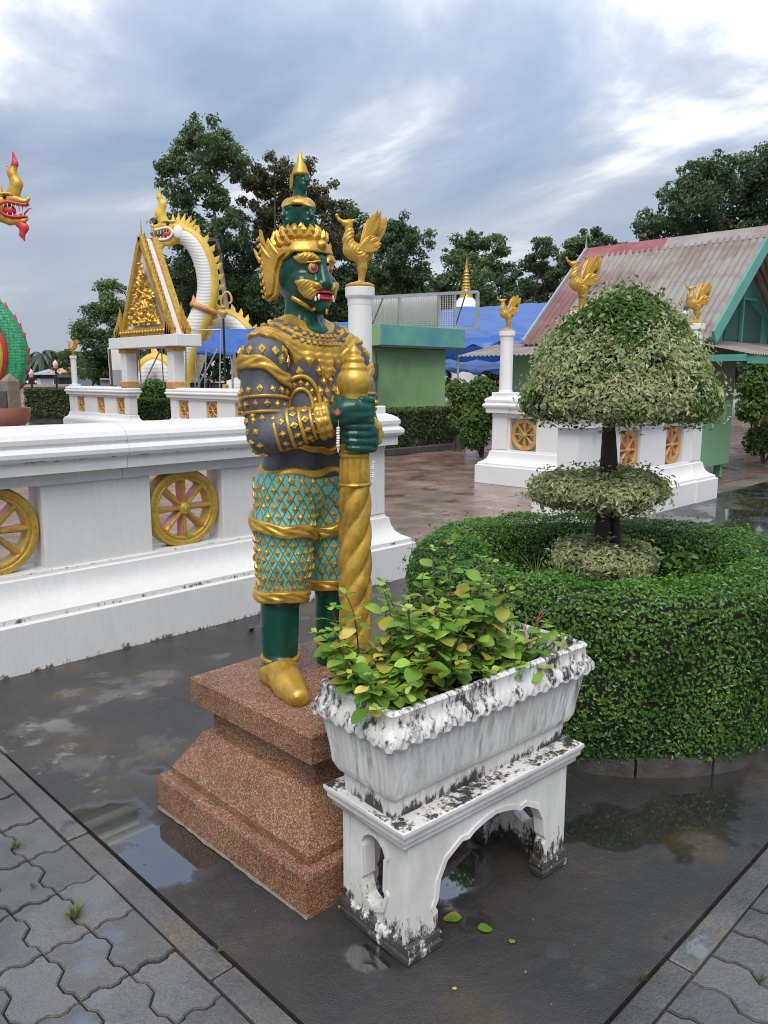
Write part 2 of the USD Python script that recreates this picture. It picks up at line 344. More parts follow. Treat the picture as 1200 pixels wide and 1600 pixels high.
def lattice(n, l, src):     # crossed grooves between the studs of the trousers
    M = lambda t, **k: ('math', {'math_type': t, **k})
    n.update({'sp': ('separate_xyz', {}), 'sg': M('sign'), 'cx': M('multiply', value2=-.10), 'xx': M('add'), 'nx': M('multiply', value2=-1.0), 'ny': M('multiply', value2=-1.0), 'at': M('arctan2'), 's': M('multiply', value2=18 / (2 * math.pi)), 'r0': M('subtract', value2=.3476), 'rw': M('multiply', value2=.5 / .0300625),
              'pa': M('add'), 'pb': M('subtract'), 'fa': M('fraction'), 'fb': M('fraction'), 'da': M('subtract', value2=.5), 'db': M('subtract', value2=.5), 'aa': M('absolute'), 'ab': M('absolute'), 'mn': M('minimum'), 'gr': ('map_range', {'from_min': .02, 'from_max': .11, 'clamp': True}), 'gx': ('mix', {'color1': (.06, .20, .17)}), 'gb': ('bump', {'strength': .6, 'distance': .004})})
    old = [a for a, b in l if b == 'p.base_color'][0]; l[:] = [(a, b) for a, b in l if b not in ('p.base_color', 'p.normal')]
    l += [(src, 'sp.vector'), ('sp.x', 'sg.value1'), ('sg.value', 'cx.value1'), ('cx.value', 'xx.value1'), ('sp.x', 'xx.value2'), ('xx.value', 'nx.value1'), ('sp.y', 'ny.value1'), ('ny.value', 'at.value1'), ('nx.value', 'at.value2'), ('at.value', 's.value1'), ('sp.z', 'r0.value1'), ('r0.value', 'rw.value1'),
          ('s.value', 'pa.value1'), ('rw.value', 'pa.value2'), ('s.value', 'pb.value1'), ('rw.value', 'pb.value2'), ('pa.value', 'fa.value1'), ('pb.value', 'fb.value1'), ('fa.value', 'da.value1'), ('fb.value', 'db.value1'), ('da.value', 'aa.value1'), ('db.value', 'ab.value1'), ('aa.value', 'mn.value1'), ('ab.value', 'mn.value2'), ('mn.value', 'gr.value'), ('gr.result', 'gx.fac'), (old, 'gx.color2'), ('gx.color', 'p.base_color'), ('gr.result', 'gb.height'), ('gb.normal', 'p.normal')]
turq = mat('turquoise_paint', (0.18, 0.44, 0.36), rough=0.42, var=0.2, vscale=12, bump=0.12, bscale=70, coords='object', stains=[((0.06, 0.2, 0.17), 14, .54, .68, .6, (1, 1, 1))], extra=lattice)
red_paint = mat('red_paint', (0.48, 0.03, 0.045), rough=0.35, var=0.15, vscale=20)
pink_paint = mat('pink_paint', (0.62, 0.22, 0.24), rough=0.5, var=0.15, vscale=10)
white_gloss = mat('white_enamel', (0.75, 0.73, 0.68), rough=0.35)
black_gloss = mat('black_paint', (0.012, 0.012, 0.014), rough=0.3)
def granite_extra(nodes, links, src):
    nodes['v'] = ('voronoi_texture', {'scale': 300.0}); nodes['vr'] = ('rgb_ramp', {'ramp': [(0.0, (0.070, 0.030, 0.016)), (0.25, (0.140, 0.062, 0.033)), (0.55, (0.215, 0.103, 0.057)), (0.82, (0.31, 0.170, 0.100)), (1.0, (0.48, 0.33, 0.22))]})
    nodes['vs'] = ('separate_color', {}); nodes['xx'] = ('mix', {'mix_type': 'multiply', 'fac': 0.85}); nodes['big'] = ('noise_texture', {'scale': 6.0, 'detail': 8.0, 'roughness': 0.66})
    nodes['bigr'] = ('rgb_ramp', {'ramp': [(0.3, (0.42, 0.38, 0.38)), (0.42, (0.8, 0.78, 0.77)), (0.55, (1.0, 0.98, 0.96)), (0.75, (1.12, 1.07, 1.0))]})
    nodes['vb'] = ('bump', {'strength': 0.5, 'distance': 0.003})
    links += [(src, 'v.vector'), ('v.color', 'vs.color'), ('vs.r', 'vr.fac'), (src, 'big.vector'), ('big.fac', 'bigr.fac'), ('vr.color', 'xx.color1'), ('bigr.color', 'xx.color2'), ('xx.color', 'p.base_color'), ('vs.g', 'vb.height'), ('vb.normal', 'p.normal')]
granite = mat('washed_terrazzo', (0.3, 0.15, 0.1), rough=0.55, extra=granite_extra)
WALLST = [((0.10, 0.07, 0.055), 4.5, .685, .72, .7, (.35, 1, 1.6)), ((0.30, 0.28, 0.25), 3.0, .60, .72, .45, (1, 1, .25)), (GRIME, 11.0, .66, .74, .55, (1, 1, .7)), ((0.42, 0.42, 0.40), 1.2, .5, .7, .35, (1, 1, 1))]
white_wall = mat('white_wall_paint', (0.63, 0.645, 0.66), rough=0.5, var=0.04, vscale=2.0, bump=0.12, bscale=25, stains=WALLST)
white_clean = mat('clean_white_paint', (0.685, 0.672, 0.650), rough=0.5, var=0.03, vscale=2.0, bump=0.08, bscale=18, stains=[((0.5, 0.5, 0.48), 2.0, .55, .75, .3, (1, 1, .5))])
def weathered(name, lo, hi, k=1.0, seed=0.0, ledges=(), white=None, black=None):
    """white concrete with black algae; lo, hi = (height where it starts, height where it is fullest, how full) for foot and rim"""
    n = {'g': ('geometry', {}), 's': ('separate_xyz', {}), 'm': ('mapping', {'scale': (1, 1, 0.10), 'location': (seed, 0, 0)}), 'n': ('noise_texture', {'scale': 42.0, 'detail': 6.0, 'roughness': 0.62}), 'mq': ('mapping', {'scale': (1, 1, 0.42), 'location': (0, seed, 0)}),
         'n2': ('noise_texture', {'scale': 9.0, 'detail': 9.0, 'roughness': 0.72}), 'n3': ('noise_texture', {'scale': 55.0, 'detail': 6.0, 'roughness': 0.72}),
         'lo': ('map_range', {'from_min': lo[0], 'from_max': lo[1], 'to_min': -0.2, 'to_max': lo[2], 'clamp': True}), 'hi': ('map_range', {'from_min': hi[0], 'from_max': hi[1], 'to_min': -0.2, 'to_max': hi[2], 'clamp': True}),
         'mxx': ('math', {'math_type': 'maximum'}), 'add': ('math', {'math_type': 'add'}), 'avg': ('math', {'math_type': 'multiply_add', 'value2': 0.45}), 'half': ('math', {'math_type': 'multiply', 'value2': 0.55}),
         'f': ('map_range', {'from_min': 0.50, 'from_max': 0.56, 'to_max': 0.98, 'clamp': True}), 'st': ('map_range', {'from_min': 0.47, 'from_max': 0.66, 'to_max': k, 'clamp': True}), 'big': ('map_range', {'from_min': 0.36, 'from_max': 0.62, 'clamp': True}), 'stb': ('math', {'math_type': 'multiply'}),
         'c0': ('rgb_ramp', {'ramp': [(0.35, (0.54, 0.525, 0.485)), (0.65, (0.72, 0.705, 0.67))]}), 'x1': ('mix', {'color2': (0.13, 0.126, 0.10)}), 'x2': ('mix', {}), 'cg': ('rgb_ramp', {'ramp': [(0.35, (0.008, 0.008, 0.007)), (0.6, (0.030, 0.028, 0.020)), (0.75, (0.12, 0.11, 0.09))]}),
         'b': ('bump', {'strength': 0.35, 'distance': 0.004}), 'p': ('principled_bsdf', {'roughness': 0.42})}
    l = [('g.position', 's.vector'), ('g.position', 'm.vector'), ('m.vector', 'n.vector'), ('g.position', 'mq.vector'), ('mq.vector', 'n2.vector'), ('mq.vector', 'n3.vector'), ('s.z', 'lo.value'), ('s.z', 'hi.value'), ('lo.result', 'mxx.value1'), ('hi.result', 'mxx.value2'),
         ('n2.fac', 'half.value1'), ('n3.fac', 'avg.value1'), ('half.value', 'avg.value3'), ('avg.value', 'add.value1'), ('mxx.value', 'add.value2'), ('add.value', 'f.value'), ('n.fac', 'st.value'), ('n2.fac', 'c0.fac'), ('n2.fac', 'big.value'), ('st.result', 'stb.value1'), ('big.result', 'stb.value2'),
         ('c0.color', 'x1.color1'), ('stb.value', 'x1.fac'), ('n3.fac', 'cg.fac'), ('x1.color', 'x2.color1'), ('cg.color', 'x2.color2'), ('f.result', 'x2.fac'), ('x2.color', 'p.base_color'), ('n3.fac', 'b.height'), ('b.normal', 'p.normal')]
    top = 'mxx.value'
    for i, (z, w, amt) in enumerate(ledges):     # dirt that gathers along a moulding
        n[f'e{i}'] = ('math', {'math_type': 'subtract', 'value2': z}); n[f'f{i}'] = ('math', {'math_type': 'absolute'}); n[f'h{i}'] = ('map_range', {'from_min': w, 'from_max': w * .3, 'to_min': -0.2, 'to_max': amt, 'clamp': True}); n[f'j{i}'] = ('math', {'math_type': 'maximum'})
        l += [('s.z', f'e{i}.value1'), (f'e{i}.value', f'f{i}.value1'), (f'f{i}.value', f'h{i}.value'), (top, f'j{i}.value1'), (f'h{i}.result', f'j{i}.value2')]; top = f'j{i}.value'
    if ledges: l = [(top, b) if b == 'add.value2' else (a, b) for a, b in l]
    if white: n['c0'] = ('rgb_ramp', {'ramp': [(.35, [c * .93 for c in white]), (.65, white)]})
    if black: n['cg'] = ('rgb_ramp', {'ramp': [(.35, black), (.75, [c * 1.8 for c in black])]}); n['x1'] = ('mix', {'color2': (0.40, 0.385, 0.355)})
    return usdkit.material(stage, '/World/Looks/' + name, n, l, surface='p.BSDF')
stand_mat = weathered('weathered_white_stand', (.26, .02, .115), (5, 6, -.2), .12)
ledge_mat = weathered('weathered_white_ledge', (-2, -3, -.2), (.407, .414, .03), .12, 3.0)
planter_mat = weathered('weathered_white_planter', (.50, .425, .06), (.56, .66, -.07), .95, 1.0)
rim_mat = weathered('weathered_white_rim', (-2, -3, -.2), (.62, .66, .004), .8, 2.0)
white_wall = weathered('white_wall_weathered', (.07, .0, .03), (5, 6, -.2), .22, 4.0, [(.282, .022, -.012), (1.105, .012, -.015), (.49, .01, -.03)], (.665, .655, .632), (.075, .06, .05))
bark = mat('bark', (0.085, 0.058, 0.042), rough=0.85, var=0.4, vscale=8, bump=0.8, bscale=22)
bark_pale = mat('pale_bark', (0.24, 0.20, 0.17), rough=0.85, var=0.35, vscale=1.2, bump=0.5, bscale=6)
trunk_dark = mat('topiary_bark', (0.055, 0.036, 0.028), rough=0.8, var=0.4, vscale=14, bump=0.9, bscale=45)

# ------------------------------------------------------------------ ground
def wet_floor(name, dark, brown, pale, puddles=(), pale_at=None, rough=0.32, bump=0.55, bscale=210.0, vary=0.0, gloss=0.75):
    n = {'g': ('geometry', {}), 'n1': ('noise_texture', {'scale': 1.7, 'detail': 6.0, 'roughness': 0.62}), 'n2': ('noise_texture', {'scale': 7.0, 'detail': 8.0, 'roughness': 0.7}), 'n3': ('noise_texture', {'scale': bscale, 'detail': 5.0, 'roughness': 0.7}),
         'r1': ('rgb_ramp', {'ramp': [(0.32, [c * 0.55 for c in dark]), (0.45, dark), (0.53, [c * 1.35 for c in dark]), (0.62, brown), (0.75, [c * 1.3 for c in brown])]}),
         'pm': ('map_range', {'from_min': 0.615, 'from_max': 0.70, 'to_max': 0.8, 'clamp': True}), 'px': ('mix', {'color2': pale}),
         'wet': ('map_range', {'from_min': 0.555, 'from_max': 0.625, 'clamp': True}), 'rr': ('map_range', {'to_min': rough, 'to_max': 0.035}),
         'rj': ('math', {'math_type': 'multiply_add', 'value2': 0.22}), 'inv': ('math', {'math_type': 'subtract', 'value1': 1.0}), 'bs': ('math', {'math_type': 'multiply', 'value2': bump}), 'sp': ('map_range', {'to_min': gloss, 'to_max': gloss * 3.6}),
         'b': ('bump', {'distance': 0.006}), 'b2': ('bump', {'distance': 0.03}), 'bs2': ('math', {'math_type': 'multiply', 'value2': 0.35}), 'oi': ('object_info', {}), 'ov': ('map_range', {'to_min': 1 - vary, 'to_max': 1 + vary}), 'om': ('vector_math', {'math_type': 'scale'}), 'sk': ('noise_texture', {'scale': bscale * 1.3, 'detail': 2.0}), 'skm': ('map_range', {'from_min': 0.35, 'from_max': 0.7, 'to_min': 0.78, 'to_max': 1.3, 'clamp': True}), 'skx': ('vector_math', {'math_type': 'scale'}), 'p': ('principled_bsdf', {'specular_ior_level': 0.5}),
         'wetn': ('noise_texture', {'scale': 2.1, 'detail': 5.0, 'roughness': 0.55}), 'dk': ('mix', {'mix_type': 'multiply', 'color2': (0.62, 0.62, 0.62)})}
    l = [('g.position', 'n1.vector'), ('g.position', 'n2.vector'), ('g.position', 'n3.vector'), ('g.position', 'wetn.vector'), ('n1.fac', 'r1.fac'), ('r1.color', 'px.color1'), ('px.color', 'dk.color1'), ('dk.color', 'om.vector1'), ('oi.random', 'ov.value'), ('ov.result', 'om.scale'), ('g.position', 'sk.vector'), ('sk.fac', 'skm.value'), ('om.vector', 'skx.vector1'), ('skm.result', 'skx.scale'), ('skx.vector', 'p.base_color'), ('rr.result', 'p.roughness'),
         ('n2.fac', 'rj.value1'), ('wet.result', 'inv.value2'), ('inv.value', 'bs.value1'), ('inv.value', 'bs2.value1'), ('bs2.value', 'b2.strength'), ('bs.value', 'b.strength'), ('n3.fac', 'b.height'), ('n2.fac', 'b2.height'), ('b2.normal', 'b.normal'), ('b.normal', 'p.normal'), ('wet.result', 'dk.fac'), ('wet.result', 'sp.value'), ('sp.result', 'p.specular_ior_level')]
    def blob(i, x, y, r, into):
        n[f'd{i}'] = ('vector_math', {'math_type': 'distance', 'vector2': (x, y, 0.0)}); n[f'k{i}'] = ('map_range', {'from_min': 0.0, 'from_max': r, 'to_min': 0.20, 'to_max': 0.0, 'clamp': True})
        n[f'a{i}'] = ('math', {'math_type': 'add'}); l.extend([('g.position', f'd{i}.vector1'), (f'd{i}.value', f'k{i}.value'), (f'k{i}.result', f'a{i}.value1'), (into, f'a{i}.value2')])
        return f'a{i}.value'
    w = 'wetn.fac'
    for i, (x, y, r) in enumerate(puddles):
        w = blob(i, x, y, r, w)
    l.append((w, 'wet.value')); l.append(('wet.result', 'rr.value'))
    if pale_at:
        s = 'n2.fac'
        n['off'] = ('math', {'math_type': 'subtract', 'value2': 0.09}); l.append((s, 'off.value1')); s = 'off.value'
        for j, (x, y, r) in enumerate(pale_at): s = blob(50 + j, x, y, r, s)
        l.append((s, 'pm.value')); l.append(('pm.result', 'px.fac'))
    else:
        l += [('n2.fac', 'pm.value')]; n['pk'] = ('math', {'math_type': 'multiply', 'value2': 0.5}); l += [('pm.result', 'pk.value1'), ('pk.value', 'px.fac')]
    return usdkit.material(stage, '/World/Looks/' + name, n, l, surface='p.BSDF')
floor_wet = wet_floor('wet_dark_concrete', (0.021, 0.0190, 0.0165), (0.056, 0.042, 0.023), (0.23, 0.205, 0.16),
                      puddles=[(1.16, 2.12, .30), (1.17, 1.78, .22), (1.12, 2.5, .2), (1.42, 2.70, .24), (2.45, 1.12, .3), (2.9, 1.2, .3), (1.75, 1.45, .3), (1.3, 1.4, .2), (8.6, 3.2, 1.2), (10.2, 3.3, 1.4), (12.0, 3.6, 1.4)], gloss=.8, rough=.27, bump=.7, pale_at=[(1.25, 3.15, .42), (1.02, 3.45, .3), (1.18, 2.75, .22), (1.02, 2.7, .12), (1.10, 1.25, .12)])
paver_wet = wet_floor('wet_grey_paver', (0.072, 0.070, 0.066), (0.105, 0.097, 0.084), (0.20, 0.19, 0.16), rough=0.25, bump=0.35, bscale=150.0, gloss=1.0, vary=.22)
kerb_wet = wet_floor('wet_kerb', (0.070, 0.067, 0.062), (0.115, 0.095, 0.068), (0.27, 0.18, 0.11), rough=0.34, bump=0.5, bscale=110.0, vary=.15)
terrace_wet = wet_floor('wet_pink_terrazzo', (0.15, 0.092, 0.068), (0.26, 0.17, 0.13), (0.33, 0.26, 0.215), rough=0.22, bump=0.3, bscale=80.0, vary=.12)
sand = mat('joint_sand', (0.035, 0.034, 0.030), rough=0.6, var=0.4, vscale=30, bump=0.6, bscale=120)
far_ground = mat('sandy_soil', (0.17, 0.145, 0.115), rough=0.8, var=0.3, vscale=0.6, bump=0.4, bscale=14, stains=[((0.05, 0.06, 0.03), 0.5, .5, .62, .8, (1, 1, 1))])
def sheet(x0, x1, y0, y1, z): return np.array([[x0, y0, z], [x1, y0, z], [x1, y1, z], [x0, y1, z]], float), np.array([[0, 1, 2], [0, 2, 3]])
ground_piece('ground', sheet(-400, 900, -400, 900, -0.03), far_ground)
ground_piece('concrete_path', box(1.045, 15.5, 0.815, 4.30, -0.05, 0.0), floor_wet)
# kerb strips along the two edges of the wet slab, one stone after another
rng = np.random.default_rng(11)
ka = ground_piece('kerb', box(0.5, 0.956, 0.55, 0.728, -0.06, -0.014), sand)
y = 0.815
while y < 4.1:
    L = rng.uniform(.78, .95); part(ka, 'kerb_stone', box(0.964, 1.036, y, min(y + L - .008, 4.15), -.05, -.001 + rng.uniform(-.002, .002), .004), kerb_wet); y += L
x = 1.045
while x < 7:
    L = rng.uniform(.78, .95); part(ka, 'kerb_stone', box(x, x + L - .008, 0.735, 0.806, -.05, -.001 + rng.uniform(-.002, .002), .004), kerb_wet); x += L
part(ka, 'kerb_stone', box(0.964, 1.036, .735, .806, -.05, -.001, .004), kerb_wet)
# interlocking pavers with wavy sides, each a stone of its own
field = ground_piece('pavement', join([sheet(-3, 0.96, 0.6, 6.0, -0.016), sheet(0.96, 9.0, -1.5, 0.735, -0.016)]), sand)
PW, PH = 0.135, 0.232
def wave_edge(a, b, amp):
    a, b = np.array(a, float), np.array(b, float); d = b - a; L = np.linalg.norm(d); d /= L; n = np.array([-d[1], d[0]])
    return [a + d * L * t + n * amp * s for t, s in ((0, 0), (.17, .1), (.25, 1), (.42, 1), (.5, 0), (.58, -1), (.75, -1), (.83, -.1))]
def paver(i, j, ox, oy, clip, flat=()):
    c = lambda u, v: (ox + u * PW, oy + v * PH)
    bot, top = wave_edge(c(i, j), c(i + 1, j), .010), wave_edge(c(i, j + 1), c(i + 1, j + 1), .010)
    lef, rig = wave_edge(c(i, j), c(i, j + 1), .016), wave_edge(c(i + 1, j), c(i + 1, j + 1), .016)
    if 'right' in flat: rig = rig[:1]
    if 'top' in flat: top = [top[0]]
    P = bot + rig + [np.array(c(i + 1, j + 1))] + top[1:][::-1] + [np.array(c(i, j + 1))] + lef[1:][::-1]
    P = sg.Polygon(P).buffer(0).intersection(clip).buffer(-.0030)
    return P if P.area > .002 and P.geom_type == 'Polygon' else None
def lay(ox, oy, i0, i1, j0, j1, clip, ok, flat):
    for i in range(i0, i1):
        for j in range(j0, j1):
            cx, cy = ox + (i + .5) * PW, oy + (j + .5) * PH
            if not ok(cx, cy): continue
            P = paver(i, j, ox, oy, clip, [flat] if (flat == 'right' and i == i1 - 1) or (flat == 'top' and j == j1 - 1) else [])
            if P is None: continue
            lo, hi = extrude(P, .04), extrude(P.buffer(-.003), .003)
            v, f = join([(lo[0] - [0, 0, .0435], lo[1]), (hi[0] - [0, 0, .0036], hi[1])])
            v[:, 2] += (v[:, 0] - cx) * rng.normal(0, .012) + (v[:, 1] - cy) * rng.normal(0, .012) + rng.normal(0, .0016) - .001
            part(field, 'paver', (v, f), paver_wet)
lay(0.958 - 30 * PW, 0.62, 18, 30, 0, 16, sg.box(-3, .5, .9575, 6), lambda x, y: -.35 < x and (x * .71 - y * .705) / (x * .705 + y * .71) > -.62 and y < 3.6, 'right')
lay(1.04, .7305 - 8 * PH, 0, 28, 1, 8, sg.box(.9, -2, 9, .7305), lambda x, y: (x * .71 - y * .705) / (x * .705 + y * .71) < .64 and x < 4.4, 'top')
# the terrace behind the white wall: washed pink slabs, each laid singly where the joints can be seen
terr = ground_piece('terrace', box(-60, 60, 4.75, 60, -0.05, -0.012), terrace_wet)
xs_, ys_ = np.arange(-1.0, 13.0, 1.83), np.arange(4.30, 13, 1.83)
for a in xs_:
    for b in ys_:
        if 4 < a + b and (a < 9.2 or b > 7.0): part(terr, 'paving_slab', box(a, a + 1.82, b, b + 1.82, -.02, -.002 + rng.uniform(-.002, .002)), terrace_wet)
# grit washed over the concrete
g = np.random.default_rng(8); grit = []
for k in range(260):
    x, y = g.uniform(1.06, 3.4), g.uniform(.83, 3.9)
    if (1.25 < x < 2.2 and 1.2 < y < 2.5) or np.hypot(x - 3.42, y - 1.92) < 1.0: continue
    r = g.uniform(.0012, .0038); grit.append(hull(g.normal(0, .6, (9, 3)) * r + [x, y, r * .4]))
solo('grit', join(grit), mat('pale_grit', (.36, .34, .30), rough=.6, island=.5), 'pale grit scattered over the wet dark concrete', 'grit', kind='stuff')
# fine weeds in the joints
weed_mat = leafmat('weed_green', (0.06, 0.085, 0.02), (0.14, 0.16, 0.05), trans=0.25)
def weed(n, r, h, seed):
    g = np.random.default_rng(seed); V, Fc = [], []
    for k in range(n):
        a, q = g.uniform(0, 6.28), g.uniform(.2, 1) * r; tip = np.array([math.cos(a) * q, math.sin(a) * q, h * g.uniform(.3, 1)]); s = np.array([-math.sin(a), math.cos(a), 0]) * .0013
        b = np.array([math.cos(a), math.sin(a), 0]) * r * .12 * g.uniform(0, 1.5); m = b * .5 + tip * .5 + [0, 0, h * .22]; i = len(V) * 1
        V += [b - s, b + s, m + s, m - s, tip]; Fc += [(i, i + 1, i + 2), (i, i + 2, i + 3), (i + 3, i + 2, i + 4)]
    return np.array(V), np.array(Fc)
for k, (px, py, n, r, h, lab) in enumerate([(118, 1432, 70, .05, .04, 'largest weed tuft in the paver joints at the lower left'), (26, 1322, 30, .04, .025, 'low weed tuft in the paver joints near the left edge of the picture'), (52, 1386, 14, .02, .02, 'tiny weed sprout in a joint between two wet pavers, between the two larger tufts'),
        (340, 1486, 14, .03, .015, 'flat weed strands lying over the kerb groove in front of the pedestal'), (1004, 1530, 16, .025, .03, 'small weed sprouting from the kerb joint at the lower right'), (1190, 1530, 16, .03, .03, 'weed blades in the pavers at the right edge of the picture')]):
    p = G(px, py, 0); solo('weed', weed(n, r, h, k), weed_mat, lab, 'weed', loc=(p[0], p[1], -.004), world=False, group='weeds in the paver joints')

# ------------------------------------------------------------------ the pedestal
PCX, PCY, PZ = 1.7225, 2.0375, 0.503
def slab_ring(hx, hy, z): return [(-hx, -hy, z), (hx, -hy, z), (hx, hy, z), (-hx, hy, z)]
def frustum(rows, round_=0.0):
    """stacked square sections (half x, half y, z)"""
    V, F = [], []
    for h, g, z in rows: V += slab_ring(h, g, z)
    for i in range(len(rows) - 1):
        for k in range(4):
            a, b = i * 4 + k, i * 4 + (k + 1) % 4; F += [(a, b, b + 4), (a, b + 4, a + 4)]
    t = (len(rows) - 1) * 4; F += [(0, 2, 1), (0, 3, 2), (t, t + 1, t + 2), (t, t + 2, t + 3)]
    return np.array(V, float), np.array(F)
ped = thing('statue_pedestal', 'brown washed-stone stepped pedestal under the green-faced statue', 'pedestal', (PCX, PCY, 0))
part(ped, 'plinth', frustum([(.436, .428, 0), (.436, .426, .12), (.431, .421, .132), (.424, .414, .134)]), granite)
part(ped, 'sloped_base', frustum([(.398, .388, .134), (.398, .388, .163), (.395, .385, .166), (.312, .302, .297), (.302, .292, .303), (.290, .280, .304)]), granite)
part(ped, 'neck', frustum([(.283, .283, .303), (.279, .279, .405)]), granite)
part(ped, 'top_slab', frustum([(.330, .330, .405), (.337, .337, .410), (.337, .337, .495), (.331, .331, .502), (.325, .325, .503)]), granite)
# a pale run of mortar along the pedestal's foot
mortar = mat('pale_mortar', (0.17, 0.135, 0.10), rough=0.7, var=.3, vscale=30, bump=.6, bscale=90)
g = np.random.default_rng(5)
ed = [(PCX - .437 - .011 * meshkit.fbm(np.array([[t * 14, 0, 0]]), 4)[0], t, .003) for t in np.linspace(PCY + .425, PCY - .43, 140)]
V = np.array([[a, b, c] for a, b, c in ed] + [[PCX - .434, b, .012] for _, b, _ in ed]); n = len(ed)
part(ped, 'mortar_edge', (V, np.array([t for i in range(n - 1) for t in ((i, i + 1, i + n + 1), (i, i + n + 1, i + n))])), mortar, world=True)

# ------------------------------------------------------------------ the green-faced guardian statue
SX, SY, SZ = 1.7225, 2.12, 0.503
statue = thing('guardian_statue', 'green-faced temple guardian statue in grey and turquoise costume, both hands on a golden mace', 'statue', (SX, SY, SZ))
MAX = np.array([0.0, -0.25])          # the mace's axis in the statue's own frame; the statue looks along -y
def both(p, f):                        # the same on the other side
    q = p.copy(); q[:, 0] *= -1; return np.minimum(f(p), f(q))
def s_calf(p): return sd_path(p, [(-.120, .004, .34), (-.123, .006, .20), (-.122, .008, .075), (-.126, .010, .0)], [.066, .067, .060, .062])
def s_thigh(p): return sd_path(p, [(-.088, 0, .68), (-.100, -.002, .55), (-.106, -.004, .43), (-.114, 0, .315)], [.106, .098, .090, .080], .03)
def s_hip(p): return sd_ell(p, (0, 0, .70), (.176, .122, .125))
def s_torso(p):
    d = smin(sd_ell(p, (-.008, .004, 1.06), (.166, .120, .165)), sd_ell(p, (0, -.012, .905), (.152, .128, .15)), .05)
    d = smin(d, sd_ell(p, (0, 0, .79), (.150, .115, .11)), .04)
    d = smin(d, both(p, lambda q: sd_cone(q, (-.165, -.012, 1.125), (-.04, .004, 1.185), .070, .062)), .03)
    return d
SH, EL, WR = np.array([-.196, -.042, 1.098]), np.array([-.216, -.078, .868]), np.array([-.086, -.208, .912])
def s_upper(p): return sd_path(p, [SH, (SH + EL) / 2 + [-.006, .004, 0], EL], [.079, .070, .060], .02)
def s_fore(p): return sd_path(p, [EL, EL * .55 + WR * .45 + [-.006, 0, .0], WR], [.061, .056, .042], .02)
SHL, ELL, WRL = np.array([.165, -.034, 1.098]), np.array([.172, -.098, .858]), np.array([.086, -.215, .862])
def s_upperl(p): return sd_path(p, [SHL, (SHL + ELL) / 2, ELL], [.079, .070, .060], .02)
def s_forel(p): return sd_path(p, [ELL, ELL * .55 + WRL * .45, WRL], [.061, .056, .042], .02)
def s_arms(p): return np.minimum(smin(s_upper(p), s_fore(p), .03), smin(s_upperl(p), s_forel(p), .03))
def s_neck(p):
    a = np.arctan2(p[:, 0], -p[:, 1]); r = .0035 * np.maximum(0, np.cos(a * 7)) * np.clip((1.30 - p[:, 2]) / .06, 0, 1)
    return smin(sd_cone(p, (0, .004, 1.20), (0, -.006, 1.31), .070, .058), sd_ell(p, (0, 0, 1.195), (.10, .085, .04)), .03) - r
def s_head(p):
    d = smin(sd_ell(p, (0, .004, 1.405), (.094, .103, .118)), sd_ell(p, (0, -.046, 1.325), (.074, .070, .058)), .035)
    d = smin(d, sd_ball(p, (0, -.096, 1.276), .026), .02)                                                        # chin
    d = smin(d, sd_ell(p, (0, -.082, 1.312), (.048, .034, .028)), .02)                                           # muzzle
    d = smin(d, sd_path(p, [(0, -.092, 1.425), (0, -.105, 1.375), (0, -.113, 1.345)], [.015, .021, .025]), .012)  # nose
    d = smin(d, both(p, lambda q: sd_ell(q, (-.025, -.106, 1.340), (.017, .019, .014))), .006)
    d = smin(d, both(p, lambda q: sd_cone(q, (-.014, -.096, 1.420), (-.068, -.066, 1.432), .010, .009)), .014)     # brow
    d = smin(d, both(p, lambda q: sd_ell(q, (-.058, -.068, 1.352), (.026, .026, .022))), .02)                     # cheek
    d = smax(d, -both(p, lambda q: sd_ell(q, (-.041, -.104, 1.394), (.021, .014, .015))), .008)                   # eye hollow
    d = smax(d, -sd_ell(p, (0, -.124, 1.309), (.034, .022, .008)), .005)                                          # open mouth
    return smin(d, both(p, lambda q: sd_ell(q, (-.090, .012, 1.375), (.014, .024, .036))), .01)
def small_head(p, c, th, s):
    q = (p - np.array(c)); ct, st = math.cos(th), math.sin(th); q = np.stack([ct * q[:, 0] + st * q[:, 1], -st * q[:, 0] + ct * q[:, 1], q[:, 2]], 1) / s
    d = smin(sd_ell(q, (0, 0, .01), (.030, .034, .042)), sd_ell(q, (0, -.014, -.022), (.022, .022, .022)), .012)
    d = smin(d, sd_cone(q, (0, -.031, .014), (0, -.043, -.008), .006, .0095), .005); d = smax(d, -both(q, lambda w: sd_ell(w, (-.014, -.036, .008), (.010, .009, .006))), .005)
    d = smin(d, both(q, lambda w: sd_cone(w, (-.005, -.031, .018), (-.022, -.024, .020), .004, .003)), .004)
    d = smin(d, sd_ell(q, (0, -.034, -.021), (.014, .007, .0035)), .003); d = smin(d, sd_ell(q, (0, -.033, -.029), (.011, .007, .0035)), .003); d = smin(d, sd_ball(q, (0, -.027, -.040), .010), .008)
    return d * s
def s_tiers(p):
    d = sd_cone(p, (0, .015, 1.50), (0, .012, 1.60), .040, .030)
    for k in range(4): d = smin(d, small_head(p, (.025 * math.sin(k * math.pi / 2), .014 - .025 * math.cos(k * math.pi / 2), 1.572), k * math.pi / 2, 1.0), .008)
    d = smin(d, sd_cone(p, (0, .010, 1.60), (0, .006, 1.665), .026, .020), .012)
    return smin(d, small_head(p, (0, .002, 1.682), 0, .78), .006)
